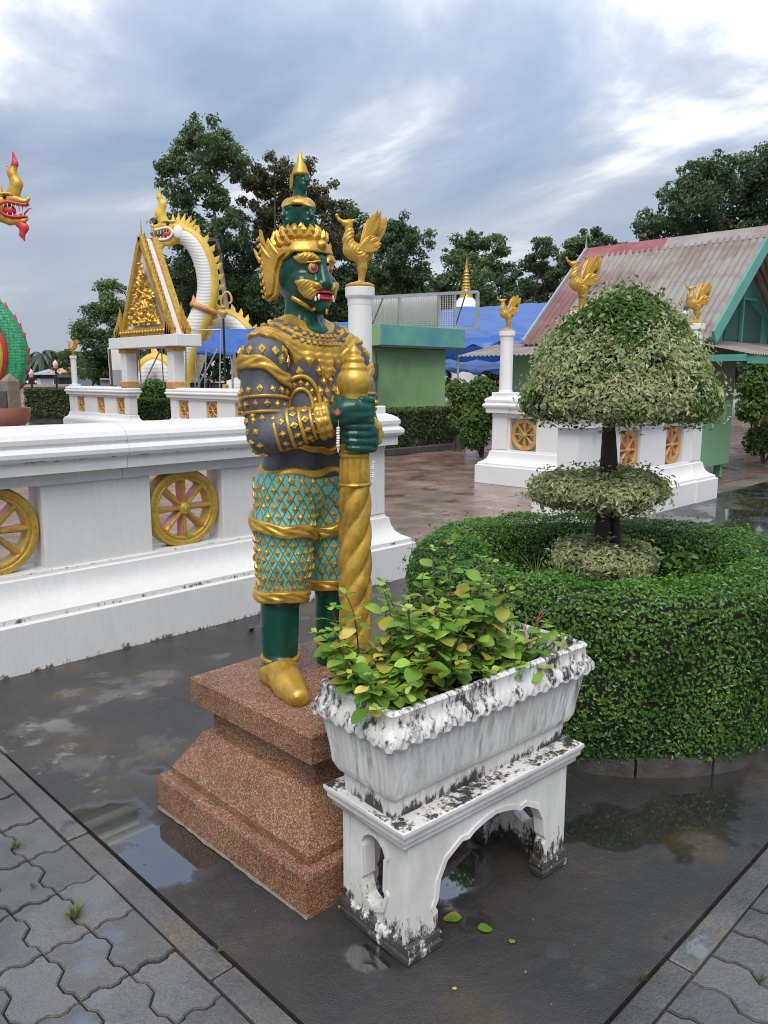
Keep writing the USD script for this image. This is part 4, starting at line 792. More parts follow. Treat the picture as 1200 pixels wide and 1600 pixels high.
# ------------------------------------------------------------------ white balustrade walls with wheel openings
WT = 0.58          # thickness at the foot
def prof(rows, half=WT / 2): return [(half - i, z) for i, z in rows]      # (inset from the foot's face, height)
FOOT = [(0, 0), (0, .262), (.006, .268), (.024, .270), (.026, .300), (.045, .310), (.085, .330), (.118, .362), (.138, .402), (.146, .440), (.150, .468), (.170, .474), (.172, .492), (.20, .496)]
CAP = [(.178, .968), (.178, 1.030), (.110, 1.036), (.108, 1.100), (.085, 1.112), (.072, 1.130), (.072, 1.152), (.088, 1.170), (.102, 1.176), (.102, 1.186), (.094, 1.198), (.094, 1.222), (.112, 1.248), (.150, 1.268), (.20, 1.285)]
def both_sides(rows):
    a = prof(rows); return [(-h, z) for h, z in a] + [(h, z) for h, z in a[::-1]]
def wheel_parts(owner, c, R, s=1.0, inner=True, gold_=None, back=None):
    """an eight-spoked wheel standing in an opening; c is its centre, its axis runs along y"""
    gm, bm = gold_ or gold_wheel, back or pink_paint
    T = .05 * s; w = R * .27
    ring = [(R - w, -T), (R - w * .92, -T - .008), (R - w * .75, -T - .009), (R - w * .68, -T - .004), (R - w * .55, -T - .012), (R - w * .3, -T - .013), (R - w * .12, -T - .007), (R - .003, -T), (R, -T + .01), (R, T * .8), (R - w, T * .8), (R - w, -T)]
    v, f = lathe(ring, 40, caps=False); a = np.arctan2(v[:, 1], v[:, 0]); r = np.hypot(v[:, 0], v[:, 1]); k = (v[:, 2] < -T - .006)
    m = (np.stack([v[:, 0], v[:, 2], -v[:, 1]], 1) + c, f)
    wh = part(owner, 'wheel', m, gm, 40)
    if not inner: 
        return wh
    for k in range(8):
        a = k * math.pi / 4; d = np.array([math.sin(a), 0, math.cos(a)]); e = np.array([math.cos(a), 0, -math.sin(a)])
        P = []
        for t, ww in ((R * .16, R * .052), (R * .75, R * .072)):
            for q, y in ((-1, -T + .012), (1, -T + .012), (-.35, -T - .006), (.35, -T - .006)): P.append(c + d * t + e * ww * q + [0, y, 0])
        part(wh, 'spoke', hull(P), gm)
        part(wh, 'spoke_back', hull([c + d * t + e * ww * q + [0, y, 0] for t, ww in ((R * .16, R * .050), (R * .74, R * .066)) for q in (-1, 1) for y in (-T + .0125, T * .6)]), bm)
    hub = lathe([(.0001, -T - .030), (R * .05, -T - .029), (R * .07, -T - .022), (R * .11, -T - .020), (R * .145, -T - .014), (R * .16, -T - .004), (R * .17, -T), (R * .17, T * .6), (.0001, T * .6)], 20, caps=False)
    part(wh, 'hub', (np.stack([hub[0][:, 0], hub[0][:, 2], -hub[0][:, 1]], 1) + c, hub[1]), gm, 40)
    return wh
def pier_rows(rows, hx, cx, extra=.012):
    V, F = [], []
    for i, z in rows:
        h = WT / 2 - i + extra; g = max(hx - (i - .16), .04) ; V += [(cx - g, -h, z), (cx + g, -h, z), (cx + g, h, z), (cx - g, h, z)]
    for i in range(len(rows) - 1):
        for k in range(4): a, b = i * 4 + k, i * 4 + (k + 1) % 4; F += [(a, b, b + 4), (a, b + 4, a + 4)]
    t = (len(rows) - 1) * 4; F += [(0, 2, 1), (0, 3, 2), (t, t + 1, t + 2), (t, t + 2, t + 3)]
    return np.array(V, float), np.array(F)
def balustrade(name, label, loc, rz, x0, x1, openings, piers, group=None, detail=True, m=None, s=1.0, gold_=None, back=None):
    """runs along its own x, its middle on y = 0; openings = [(a, b)], piers = [x]"""
    m = m or white_wall; t = thing(name, label, 'balustrade', loc, group or 'white balustrade walls', rz, s)
    part(t, 'foot', prism(both_sides(FOOT), 'x', x0, x1), m, 25)
    nseg = max(1, int((x1 - x0) / 1.75)); e = np.linspace(x0, x1, nseg + 1)
    for a, b in zip(e[:-1], e[1:]): part(t, 'cap', prism(both_sides(CAP), 'x', a + .0015, b - .0015), m, 25)
    edges = [x0] + [e for o in openings for e in o] + [x1]
    for a, b in zip(edges[0::2], edges[1::2]):
        if b - a > .02: part(t, 'panel', box(a, b, -.092, .092, .490, .972, .004), m)
    for a, b in openings: wheel_parts(t, np.array([(a + b) / 2, 0, .731]), min((b - a) / 2, .245) + .006, inner=detail, gold_=gold_, back=back)
    for cx in piers:
        part(t, 'pier', pier_rows([(i, z) for i, z in FOOT] + [(.176, .50), (.176, .965)] + CAP[:1] + [(i - .006, z + .003) for i, z in CAP[1:]], .150, cx), m, 25)
    return t
balustrade('balustrade', 'near white wall with golden wheels behind the green-faced statue', (0, 4.45, 0), 0, -3.6, 4.06, [(-2.325 + 1.163 * k, -1.813 + 1.163 * k) for k in range(6)], [4.165])
balustrade('balustrade', 'white wall with golden wheels running behind the topiary', (0, 4.45, 0), 0, 7.28, 9.85, [(8.03, 8.51), (9.14, 9.62)], [7.24, 9.93], m=white_clean, gold_=gold_ochre)
balustrade('balustrade', 'short white wall with a golden wheel left of the topiary, under the smallest bird', (9.55, 7.07, 0), -math.pi / 2, 0, 2.35, [(.16, .62), (1.3, 1.76)], [0.0], m=white_clean, s=1.0, gold_=gold_ochre, back=gold_ochre)
# round columns on the piers
COLP = [(.118, 0), (.118, .03), (.108, .04), (.108, .07), (.100, .08), (.100, .80), (.104, .81), (.104, .845), (.122, .865), (.124, .875), (.124, .93), (.115, .935)]
def column(label, x, y, z0, h, r=1.0, group=None):
    k = [(a * r, z if z < .5 else z + h - .935) for a, z in COLP]
    t = thing('column', label, 'column', (x, y, z0), group or 'white columns on the wall piers')
    part(t, 'pedestal', box(-.155 * r, .155 * r, -.155 * r, .155 * r, -.02, .05, .008), white_clean)
    part(t, 'shaft', mv(lathe(k[4:6], 28), (0, 0, .05 - .05)), white_clean, 30); part(t, 'base', lathe(k[:5], 28), white_clean, 30); part(t, 'capital', lathe(k[5:], 28), white_clean, 30)
    return t
ctop = 1.285
column('white column rising behind the golden mace', 4.165, 4.45, ctop, .93, .9)
column('white column mostly hidden by the crown of the topiary', 7.24, 4.45, ctop, .93)
column('white column standing beside the rusty-roofed building', 9.93, 4.45, ctop, .93)
column('white column standing in front of the blue tarpaulin', 9.55, 7.07, ctop, .93, .95)
# golden birds
def s_bird(p):
    d = sd_ell(p, (.005, 0, .262), (.105, .066, .070)); d = smin(d, sd_ball(p, (-.070, 0, .285), .060), .04)
    d = smin(d, sd_path(p, [(-.078, 0, .30), (-.098, 0, .365), (-.082, 0, .42), (-.090, 0, .470)], [.052, .040, .032, .030], .02), .03)
    d = smin(d, sd_ell(p, (-.102, 0, .488), (.042, .028, .027)), .015); d = smin(d, sd_path(p, [(-.125, 0, .490), (-.165, 0, .512), (-.186, 0, .540)], [.019, .012, .010], .01), .012); d = smin(d, sd_ball(p, (-.184, 0, .545), .013), .006)
    d = smin(d, sd_path(p, [(-.085, 0, .500), (-.045, 0, .508), (-.012, 0, .498)], [.018, .013, .003], .01), .012)                       # crest
    d = smin(d, both_y(p, lambda q: sd_path(q, [(.012, .024, .235), (.020, .024, .15), (.010, .022, .045)], [.044, .030, .020], .02)), .02) # legs
    d = smin(d, both_y(p, lambda q: sd_path(q, [(.012, .024, .040), (-.045, .030, .032)], [.016, .010])), .01)
    n = np.hypot(p[:, 0] + .02, p[:, 2] - .285); return d - .0028 * np.sin(n * 240) * np.clip((p[:, 2] - .20) / .04, 0, 1) * (p[:, 2] < .47)
def both_y(p, f): q = p.copy(); q[:, 1] *= -1; return np.minimum(f(p), f(q))
def fan(o, spread, L, w, lean, n, y, th=.010):
    """a wing or tail: overlapping feathers fanned in the x-z plane"""
    M = []
    for k in range(n):
        a = math.radians(spread[0] + (spread[1] - spread[0]) * k / max(1, n - 1)); l = L * (.72 + .28 * math.sin(math.pi * (k + .6) / n)); d = np.array([math.cos(a), lean, math.sin(a)]); e = np.array([-math.sin(a), 0, math.cos(a)])
        o_ = np.array(o) + [0, y + (k % 2) * .004, 0]; P = []
        for t, ww in ((0, .5), (.35, .95), (.7, 1.0), (.92, .6), (1.04, .12)):
            c = o_ + d * l * t + e * .10 * l * t * t
            for s in (-1, 1): P += [c + e * s * ww * w / 2 + [0, -th / 2, 0], c + e * s * ww * w * .3 + [0, th * .9, 0], c + e * s * ww * w * .3 - [0, th * 1.2, 0]]
        M.append(hull(P))
    return join(M)
bird = thing('golden_bird', 'largest golden bird statue, on the column behind the golden mace', 'bird statue', (4.165, 4.45, ctop + .93), 'golden birds on the columns', math.radians(-30), .93)
part(bird, 'body', sculpt(s_bird, (-.23, -.12, .01), (.17, .12, .60), .0062), gold_dark, True)
part(bird, 'base', mv(lathe([(.115, 0), (.118, .012), (.108, .022), (.080, .034), (.0001, .044)], 24), (0, 0, .0)), gold_dark, 40)
for s in (-1, 1): part(bird, 'wing', fan((-.015, 0, .285), (-6, 42), .175, .052, .10 * s, 7, s * .056), gold_dark); part(bird, 'wing_tip', fan((.02, 0, .33), (50, 66), .27, .050, .12 * s, 4, s * .050), gold_dark)
part(bird, 'tail', join([fan((.075, 0, .29), (48, 62), .22 + .06, .05, 0, 5, 0, .016), fan((.11, 0, .36), (44, 70), .11, .03, 0, 5, .006, .014)]), gold_dark)
for lab, x, y, sc, rz in (('golden bird statue rising above the left shoulder of the topiary crown', 7.24, 4.45, 1.0, -30), ('golden bird statue on the column before the rusty roof', 9.93, 4.45, .92, -34), ('golden bird statue against the blue tarpaulin', 9.55, 7.07, .92, -32)):
    copy_of(bird, (x, y, ctop + .93), math.radians(rz), lab, scale=sc * .95)

# ------------------------------------------------------------------ planter on its stand
PLX, PLY, PLR = 1.712, 1.398, math.radians(-3.9)
stand = thing('planter_stand', 'white moulded concrete stand with arched openings, black with algae at the feet', 'plant stand', (PLX, PLY, 0), None, PLR)
def arch_outline(w, h, foot, top, inner):   # a side with a scalloped arch cut out: half width w, top height h
    o = sg.box(-w, 0.0, w, h); return o.difference(sg.Polygon(inner))
A = [(-.232, -.01), (-.232, .115), (-.240, .128), (-.229, .145), (-.222, .20), (-.196, .248), (-.160, .268), (-.138, .280), (-.110, .276), (-.085, .290), (-.040, .302), (0, .308)]
arch_long = A + [(-x, z) for x, z in A[::-1][1:]]
B_ = [(-.044, .145), (-.049, .160), (-.040, .172), (-.043, .262), (-.049, .274), (-.038, .296), (-.018, .310), (0, .313)]
arch_short = B_ + [(-x, z) for x, z in B_[::-1][1:]] + [(.034, .115), (0, .098), (-.034, .115)]
HX, HY, TOP = .340, .122, .352
M = []
for s in (-1, 1):
    P = sg.box(-HX, .0, HX, TOP).difference(sg.Polygon(arch_long).buffer(0)); M.append(prism(P, 'y', s * HY - .016, s * HY + .016))
    hood = sg.Polygon(arch_long).buffer(.016).difference(sg.Polygon(arch_long).buffer(.001)).intersection(sg.box(-1, .06, 1, 1)); 
    for gm in getattr(hood, 'geoms', [hood]): M.append(prism(gm, 'y', s * HY + s * .016 - (.005 if s < 0 else 0), s * HY + s * .016 + (.005 if s > 0 else 0)))
frame_ = part(stand, 'long_side', join(M[:2]), stand_mat); part(stand, 'long_side', join(M[2:]), stand_mat)
for s in (-1, 1):
    P = sg.box(-HY + .0165, 0, HY - .0165, TOP).difference(sg.Polygon(arch_short).buffer(0)); m = prism(P, 'x', s * (HX - .020) - .018, s * (HX - .020) + .018)
    hood = sg.Polygon(arch_short).buffer(.013).difference(sg.Polygon(arch_short).buffer(.001)); part(stand, 'short_side', join([m, prism(hood, 'x', s * (HX - .002) - (.007 if s < 0 else 0), s * (HX - .002) + (.007 if s > 0 else 0))]), stand_mat)
    for k in (.165, .262, .14):
        pass
FS = [(.0, .0), (.010, .004), (.012, .022), (.004, .030), (.012, .040), (.008, .052), (-.002, .062), (-.006, .078)]
def leg_foot(x0, x1, y0, y1):
    V, F = [], []
    for e, z in FS: V += [(x0 - e, y0 - e, z), (x1 + e, y0 - e, z), (x1 + e, y1 + e, z), (x0 - e, y1 + e, z)]
    for i in range(len(FS) - 1):
        for k in range(4): a, b = i * 4 + k, i * 4 + (k + 1) % 4; F += [(a, b, b + 4), (a, b + 4, a + 4)]
    t = (len(FS) - 1) * 4; F += [(0, 2, 1), (0, 3, 2), (t, t + 1, t + 2), (t, t + 2, t + 3)]
    return np.array(V), np.array(F)
for s in (-1, 1):
    x0, x1 = (-HX, -HX + .108) if s < 0 else (HX - .108, HX); v, f = leg_foot(x0, x1, -HY - .016, HY + .016)
    ring = join([(v, f)]); m = m3.Manifold(m3.Mesh(np.asarray(v, np.float32), np.asarray(f, np.uint32))) - m3.Manifold.cube((x1 - x0 - .04 + .2, 2 * HY - .05, .3)).translate((x0 + (.02 if s < 0 else -.18), -HY + .025, -.1))
    part(stand, 'foot', m if m.num_tri() > 8 else ring, stand_mat)
TT = [(-.040, .312), (-.024, .326), (-.010, .338), (.000, .346), (.012, .350), (.016, .356), (.016, .366), (.022, .372), (.026, .378), (.026, .388), (.030, .394), (.034, .402), (.033, .411), (.026, .416), (-.03, .416)]
V, F = [], []
for e, z in TT: x, y = HX + .012 + e, HY + .014 + e; V += slab_ring(x, y, z)
for i in range(len(TT) - 1):
    for k in range(4): a, b = i * 4 + k, i * 4 + (k + 1) % 4; F += [(a, b, b + 4), (a, b + 4, a + 4)]
t = (len(TT) - 1) * 4; F += [(0, 2, 1), (0, 3, 2), (t, t + 1, t + 2), (t, t + 2, t + 3)]
part(stand, 'top_slab', (np.array(V), np.array(F)), ledge_mat, 40)
trough = thing('planter_trough', 'long white ribbed planter trough with a ruffled rim, streaked black by algae', 'planter', (PLX, PLY, .416), None, PLR)
def rrect(hx, hy, n, r=.012):
    """outline points of a rectangle with rounded corners, n per side"""
    P = []
    for cx, cy, a0, ax in ((1, -1, -90, 0), (1, 1, 0, 1), (-1, 1, 90, 2), (-1, -1, 180, 3)):
        for k in range(5): a = math.radians(a0 + 22.5 * k); P.append((cx * (hx - r) + r * math.cos(a), cy * (hy - r) + r * math.sin(a)))
    ring = np.array(P + [P[0]]); s = np.r_[0, np.cumsum(np.hypot(*np.diff(ring, axis=0).T))]; q = np.linspace(0, s[-1], n, endpoint=False)
    return np.stack([np.interp(q, s, ring[:, 0]), np.interp(q, s, ring[:, 1])], 1), q
NP = 420; rngp = np.random.default_rng(3)
rows = [(-.046, .0, 0, 0), (-.044, .050, 0, 0), (-.042, .056, 0, 0), (-.034, .060, 0, 0), (-.030, .066, .15, 0), (-.022, .090, 1, 0), (-.018, .13, 1, 0), (-.010, .18, 1, 0), (-.004, .222, 1, 0), (-.002, .238, .4, 0), (.006, .232, 0, .5), (.015, .233, 0, 1), (.019, .244, 0, 1), (.017, .258, 0, .9), (.008, .272, 0, .5), (.000, .280, 0, .15), (-.002, .300, 0, 0), (.002, .312, 0, 0), (-.003, .319, 0, 0), (-.014, .320, 0, 0), (-.020, .314, 0, 0), (-.030, .245, 0, 0), (-.034, .20, 0, 0)]
V, F = [], []
for e, z, rib, ruf in rows:
    P, q = rrect(.409 + e, .152 + e, NP, .014); c = P / np.linalg.norm(P / [.409, .152], axis=1, keepdims=True); nrm = np.where(np.abs(P[:, :1]) / .409 > np.abs(P[:, 1:]) / .152, np.stack([np.sign(P[:, 0]), P[:, 0] * 0], 1), np.stack([P[:, 0] * 0, np.sign(P[:, 1])], 1))
    o = rib * .0042 * np.abs(np.sin(q * 150)) + ruf * (.0075 * np.abs(np.sin(q * 62)) ** .7 + .0016 * np.sin(q * 248) - .003); dz = ruf * (-.006 * np.abs(np.sin(q * 62)) + .002 * np.sin(q * 41))
    V.append(np.column_stack([P + nrm * o[:, None], z + dz]))
for i in range(len(rows) - 1):
    k = np.arange(NP); a, b = i * NP + k, i * NP + (k + 1) % NP; F += [np.stack([a, b, b + NP], 1), np.stack([a, b + NP, a + NP], 1)]
V = np.vstack(V); b0 = len(V); V = np.vstack([V, [[0, 0, 0]]]); k = np.arange(NP); F.append(np.stack([np.full(NP, b0), (k + 1) % NP, k], 1))
Fv = np.vstack(F); zc_ = V[Fv][:, :, 2].mean(1); xy_ = np.abs(V[Fv][:, :, :2]).mean(1); rimf = (zc_ > .233) & (Fv.max(1) < b0)
part(trough, 'trough', (V, Fv[~rimf]), planter_mat, 50); part(trough, 'ruffled_rim', (V, Fv[rimf]), rim_mat, 50)
soil = mat('dark_soil', (0.022, 0.017, 0.013), rough=0.9, var=.4, vscale=40, bump=1.0, bscale=80)
X, Y = np.meshgrid(np.linspace(-.378, .378, 60), np.linspace(-.121, .121, 22), indexing='ij'); Z = .215 + .014 * meshkit.fbm(np.stack([X * 22, Y * 22, X * 0], -1)); n_ = 22
I = np.array([(i * n_ + j, (i + 1) * n_ + j, (i + 1) * n_ + j + 1, i * n_ + j + 1) for i in range(59) for j in range(n_ - 1)])
part(trough, 'soil', (np.stack([X, Y, Z], -1).reshape(-1, 3), np.vstack([I[:, [0, 1, 2]], I[:, [0, 2, 3]]])), soil, True)
# the herbs in it
herb_leaf = leafmat('herb_leaf', (0.145, 0.29, 0.032), (0.33, 0.49, 0.085), var=.3, trans=.38, rough=.5, vscale=9.0, edge=((0.42, 0.34, 0.06), 1.30, 1.48, 12.0), single=True)
herb_stem = mat('herb_stem', (0.085, 0.055, 0.040), rough=.7, var=.4, vscale=60)
red_stem = mat('red_stem', (0.22, 0.035, 0.04), rough=.5, var=.3, vscale=60)
yellow_leaf = mat('yellow_leaf', (0.50, 0.40, 0.10), rough=.5, var=.2, vscale=40)
def herb_leaf_mesh(L, W, curl, serr=True, g=None):
    """a rounded leaf with toothed edge, drooping towards its tip: base at the origin, along +x"""
    t = np.array([0, .12, .32, .52, .72, .88, 1.0]); w = W * np.array([.06, .55, .95, 1.0, .82, .48, .02]); x = t * L; z = -curl * L * t ** 2
    ax = np.column_stack([x, x * 0, z]); lift = .22 * w; le = np.column_stack([x + .02 * L * (np.arange(7) % 2), w, z + lift * .5 - .0]); mi = np.column_stack([x, w * .5, z + lift * .42]); ri = le * [1, -1, 1]; mr = mi * [1, -1, 1]
    V = np.vstack([ax, mi, le, mr, ri]); F = []
    for k in range(6):
        for a, b in ((0, 1), (1, 2)): F += [(a * 7 + k, a * 7 + k + 1, b * 7 + k + 1), (a * 7 + k, b * 7 + k + 1, b * 7 + k)]
        for a, b in ((0, 3), (3, 4)): F += [(a * 7 + k, b * 7 + k + 1, a * 7 + k + 1), (a * 7 + k, b * 7 + k, b * 7 + k + 1)]
    V[:, 2] += .0012 * np.sin(V[:, 0] * 700) * (np.abs(V[:, 1]) > .2 * W); return V, np.array(F)
def to_world(x, y, z): c, s = math.cos(PLR), math.sin(PLR); return np.array([PLX + c * x - s * y, PLY + s * x + c * y, .416 + z])
def herb(label, stems, seed, nleaf, L0, mat_l=herb_leaf, stem_m=herb_stem, group=None, name='herb_plant', W=.40):
    g = np.random.default_rng(seed); base = to_world(stems[0][0], stems[0][1], .215); t = thing(name, label, 'plant', base, group or ('herbs in the planter trough' if name == 'herb_plant' else 'red-stemmed sprouts in the planter trough'))
    for (bx, by, tx, ty, tz) in stems:
        b, e = to_world(bx, by, .212), to_world(tx, ty, tz); P = spline([b, b * .6 + e * .4 + [g.normal(0, .008), g.normal(0, .008), .02], b * .25 + e * .75 + [g.normal(0, .01), g.normal(0, .01), .008], e], 14)
        part(t, 'stem', tube(P, np.linspace(.0034, .0014, 14), 6), stem_m, True, world=True)
        n = nleaf; whorls = np.linspace(.20, 1.0, max(2, n // 2)); a0 = g.uniform(0, 6.28)
        for k, s in enumerate(whorls):
            c = P[min(13, int(s * 13))]; last = k >= len(whorls) - 2
            for q in range(4 if k == len(whorls) - 1 else 2):
                a = a0 + k * math.pi / 2 + q * (math.pi if k < len(whorls) - 1 else math.pi / 2) + g.normal(0, .25); L = L0 * g.uniform(.65, 1.1) * (.55 if k == len(whorls) - 1 else 1.0) * (.8 + .3 * math.sin(s * 2.6))
                m = mv(herb_leaf_mesh(L, L * W * g.uniform(.85, 1.1), g.uniform(.1, .45)), (0, 0, 0), ry=g.normal(-.10 if not last else -.35, .25)); m = mv(m, rx=g.normal(0, .3)); st = L * g.uniform(.12, .3)
                d = np.array([math.cos(a), math.sin(a), .15]); m = mv(m, c + d * st, rz=a); yel = g.random() < (.06 if s > .6 else .25)
                part(t, 'leaf', join([m, tube([c, c + d * st * 1.05], .0011, 4)]), yellow_leaf if (yel and mat_l is herb_leaf and g.random() < .35) else mat_l, True, world=True)
    return t
g = np.random.default_rng(21)
def spray(cx, cy, n, sx, sy, h0, h1, out):
    S = []
    for k in range(n):
        bx, by = cx + g.uniform(-sx, sx) * .55, cy + g.uniform(-sy, sy) * .6; tx = cx + g.uniform(-sx, sx) * 1.25 + out * .04; ty = cy + g.uniform(-sy, sy) * 1.35; S.append((np.clip(bx, -.36, .36), np.clip(by, -.10, .10), tx, ty, g.uniform(h0, h1)))
    return S
herb('bushy green herb at the left end of the planter trough, leaning over the pedestal', spray(-.27, .02, 12, .10, .11, .31, .52, -1) + [(-.31, .02, -.43, .03, .45), (-.27, .08, -.33, .13, .55), (-.24, .0, -.26, .05, .56), (-.31, -.04, -.40, -.07, .40), (-.30, .05, -.40, .09, .47), (-.28, .06, -.37, .14, .52), (-.30, -.02, -.41, .0, .38)], 2, 20, .050)
herb('bushy green herb second from the left in the planter trough, below the golden mace', spray(-.14, .02, 14, .10, .11, .34, .58, 0), 3, 20, .050)
herb('tallest bushy green herb in the middle of the planter trough, before the golden mace', spray(-.02, .03, 12, .10, .11, .38, .62, 0) + [(.0, .03, .03, .07, .66), (-.04, .05, -.03, .10, .64), (.05, .03, .12, .05, .60)], 5, 20, .048)
herb('bushy green herb right of the tallest one in the middle of the planter trough', spray(.09, .0, 13, .09, .11, .31, .54, 0), 7, 20, .047)
herb('low spreading green herb at the right of the planter trough, hanging over its front rim', spray(.18, -.03, 10, .11, .09, .29, .41, 1) + [(.13, -.06, .08, -.15, .33), (.18, -.06, .17, -.16, .30), (.22, -.03, .30, -.13, .36), (.2, -.02, .27, -.09, .40)], 8, 17, .042)
herb('upright red-stemmed sprout with narrow pale leaves near the right end of the trough', [(.215, .06, .215, .06, .50)], 4, 4, .035, weed_mat, red_stem, W=.18, name='sprout')
herb('low red-stemmed sprout at the right corner of the trough', [(.30, .02, .36, -.02, .40), (.31, .0, .385, .01, .395), (.30, .03, .345, .05, .38)], 6, 4, .038, weed_mat, red_stem, W=.16, name='sprout')
# leaves and litter on the wet concrete
def fallen(label, px, py, L, W, m, rz, curl=.2, cat='leaf'):
    p = G(px, py, 0); solo('fallen_leaf', mv(herb_leaf_mesh(L, W, curl), (0, 0, .006 + curl * L * .6), rz=rz), m, label, cat, loc=(p[0], p[1], 0), smooth=True, world=False, group='leaves fallen on the concrete')
fallen('green fallen leaf lying nearest the foot of the planter stand', 722, 1440, .055, .022, herb_leaf, 2.2); fallen('green fallen leaf just right of the one under the planter stand', 746, 1456, .045, .019, herb_leaf, -.6)
fallen('small withered leaf further right on the dark concrete', 798, 1478, .022, .009, herb_leaf, .3); fallen('tiny yellow leaf at the bottom of the picture', 712, 1551, .014, .006, yellow_leaf, 1.2)
brown_leaf = mat('brown_leaf', (0.14, 0.05, 0.045), rough=.5, var=.3, vscale=50); fallen('dry reddish leaf on the dark concrete between wall and pedestal', 391, 988, .06, .024, brown_leaf, .8, .5)
# flower garlands hung on the statue's hands
lotus = mat('pink_lotus_petal', (0.62, 0.16, 0.17), rough=.5, var=.25, vscale=40); petal_red = mat('red_petal', (0.5, 0.02, 0.05), rough=.5); jas = mat('white_jasmine', (0.7, 0.68, 0.66), rough=.7, var=.1, vscale=80)
def garland(label, p, m, s=1.0, seed=0, cords=1):
    g = np.random.default_rng(seed); t = thing('garland', label, 'garland', p, 'garlands on the statue')
    for k in range(7):
        a = k * 2 * math.pi / 7 + .3; part(t, 'petal', mv(mv(herb_leaf_mesh(.024 * s, .009 * s, -.5), ry=-.7 + .3 * (k % 2)), (0, 0, 0), rz=a), m, True)
    part(t, 'string', tube([(0, 0, 0), (.001, -.001, -.026 * s)], .0008, 4), jas)
    for k in range(8): part(t, 'bead', mv(lathe([(.0001, -.0036), (.0045, -.002), (.0052, .001), (.003, .0038), (.0001, .004)], 8), (g.normal(0, .0007), g.normal(0, .0007), (-.030 - .0068 * k) * s), s=1.05 * s), jas, True)
    part(t, 'tassel', tube([(0, 0, -.082 * s), (0, 0, -.096 * s)], [.004 * s, .0015], 6), jas)
garland('pink lotus flower garland hanging at the statue\'s right wrist', PX(528, 652, SX - .085) , lotus, 1.15)
garland('red flower garland hanging behind the statue\'s lower hand', PX(582, 708, SX + .035), petal_red, 1.0, 3)

# ------------------------------------------------------------------ hedges and topiary
hedge_leaf = leafmat('hedge_leaf', (0.038, 0.105, 0.016), (0.125, 0.250, 0.038), var=.55, trans=.25, rough=.32, vscale=2.5, spec=.45)
hedge_leaf2 = leafmat('brownish_hedge_leaf', (0.035, 0.055, 0.014), (0.085, 0.125, 0.030), var=.45, trans=.25, rough=.4, vscale=1.6)
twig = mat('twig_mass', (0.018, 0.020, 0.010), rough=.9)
varieg = leafmat('variegated_leaf', (0.060, 0.120, 0.026), (0.17, 0.24, 0.080), var=.5, trans=.3, rough=.38, vscale=5.0, edge=((0.43, 0.44, 0.25), .78, 1.32, 7.5))
topgreen = leafmat('young_top_leaf', (0.050, 0.115, 0.020), (0.125, 0.205, 0.045), var=.4, trans=.3, rough=.35, vscale=5.0)
stone_curb = mat('dark_curb_stone', (0.055, 0.050, 0.044), rough=.6, var=.4, vscale=12, bump=.5, bscale=50)
rg = np.random.default_rng(77)
RCX, RCY = 3.42, 1.92
def ring_section(u):     # outline of the hedge's section by share of its length: (radius, height, normal r, normal z)
    pts = np.array([(.895, .055), (.925, .20), (.955, .42), (.962, .58), (.94, .69), (.88, .745), (.76, .755), (.65, .74), (.60, .68), (.58, .55), (.585, .36), (.60, .10)])
    s = np.r_[0, np.cumsum(np.hypot(*np.diff(pts, axis=0).T))]; q = u * s[-1]; P = np.stack([np.interp(q, s, pts[:, 0]), np.interp(q, s, pts[:, 1])], 1)
    e = 1e-3; A = np.stack([np.interp(q + e, s, pts[:, 0]), np.interp(q + e, s, pts[:, 1])], 1) - np.stack([np.interp(q - e, s, pts[:, 0]), np.interp(q - e, s, pts[:, 1])], 1)
    N = np.stack([A[:, 1], -A[:, 0]], 1); N /= np.linalg.norm(N, axis=1, keepdims=True) + 1e-9; return P, N
def ring_leaves(n, size, depth):
    u, a = rg.uniform(0, 1, n), rg.uniform(0, 2 * np.pi, n); P, N = ring_section(u); wob = .060 * (meshkit.fbm(np.stack([np.cos(a) * 4.5, np.sin(a) * 4.5, u * 6], -1), 4) - .5) * 2
    off = wob - np.abs(rg.normal(0, depth, n)) + (rg.random(n) < .06) * rg.uniform(0, .05, n); R = P[:, 0] + N[:, 0] * off; Z = P[:, 1] + N[:, 1] * off
    return rand_quads(np.stack([R * np.cos(a), R * np.sin(a), Z], 1), np.stack([N[:, 0] * np.cos(a), N[:, 0] * np.sin(a), N[:, 1] + .25], 1), rg.uniform(.6, 1.25, n) * size, rg, aspect=.62, tilt=.55)
ring = thing('ring_hedge', 'clipped round hedge ring of small glossy leaves encircling the topiary', 'hedge', (RCX, RCY, 0))
part(ring, 'foliage', ring_leaves(92000, .0195, .016), hedge_leaf, kind='stuff')
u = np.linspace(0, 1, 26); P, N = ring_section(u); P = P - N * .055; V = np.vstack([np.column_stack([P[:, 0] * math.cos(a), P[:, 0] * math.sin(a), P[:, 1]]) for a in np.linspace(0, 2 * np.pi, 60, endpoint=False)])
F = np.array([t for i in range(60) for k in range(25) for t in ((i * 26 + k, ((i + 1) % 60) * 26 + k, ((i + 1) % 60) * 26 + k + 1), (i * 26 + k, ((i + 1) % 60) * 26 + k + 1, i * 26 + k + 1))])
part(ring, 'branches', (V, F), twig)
bed = thing('planting_bed', 'low dark stone curb around the foot of the ring hedge', 'curb', (RCX, RCY, 0))
for k in range(18):
    a0, a1 = 2 * math.pi * k / 18, 2 * math.pi * (k + 1) / 18 - .012; P = [(r * math.cos(a), r * math.sin(a)) for r, ks in ((.905, 1), (.83, -1)) for a in np.linspace(a0, a1, 5)[::ks]]; part(bed, 'curb_stone', prism(P, 'z', 0, .07 + rg.uniform(-.004, .004)), stone_curb)
part(bed, 'bed_soil', mv(lathe([(.835, .0), (.835, .06), (.0001, .07)], 32, caps=False), (0, 0, 0)), soil)
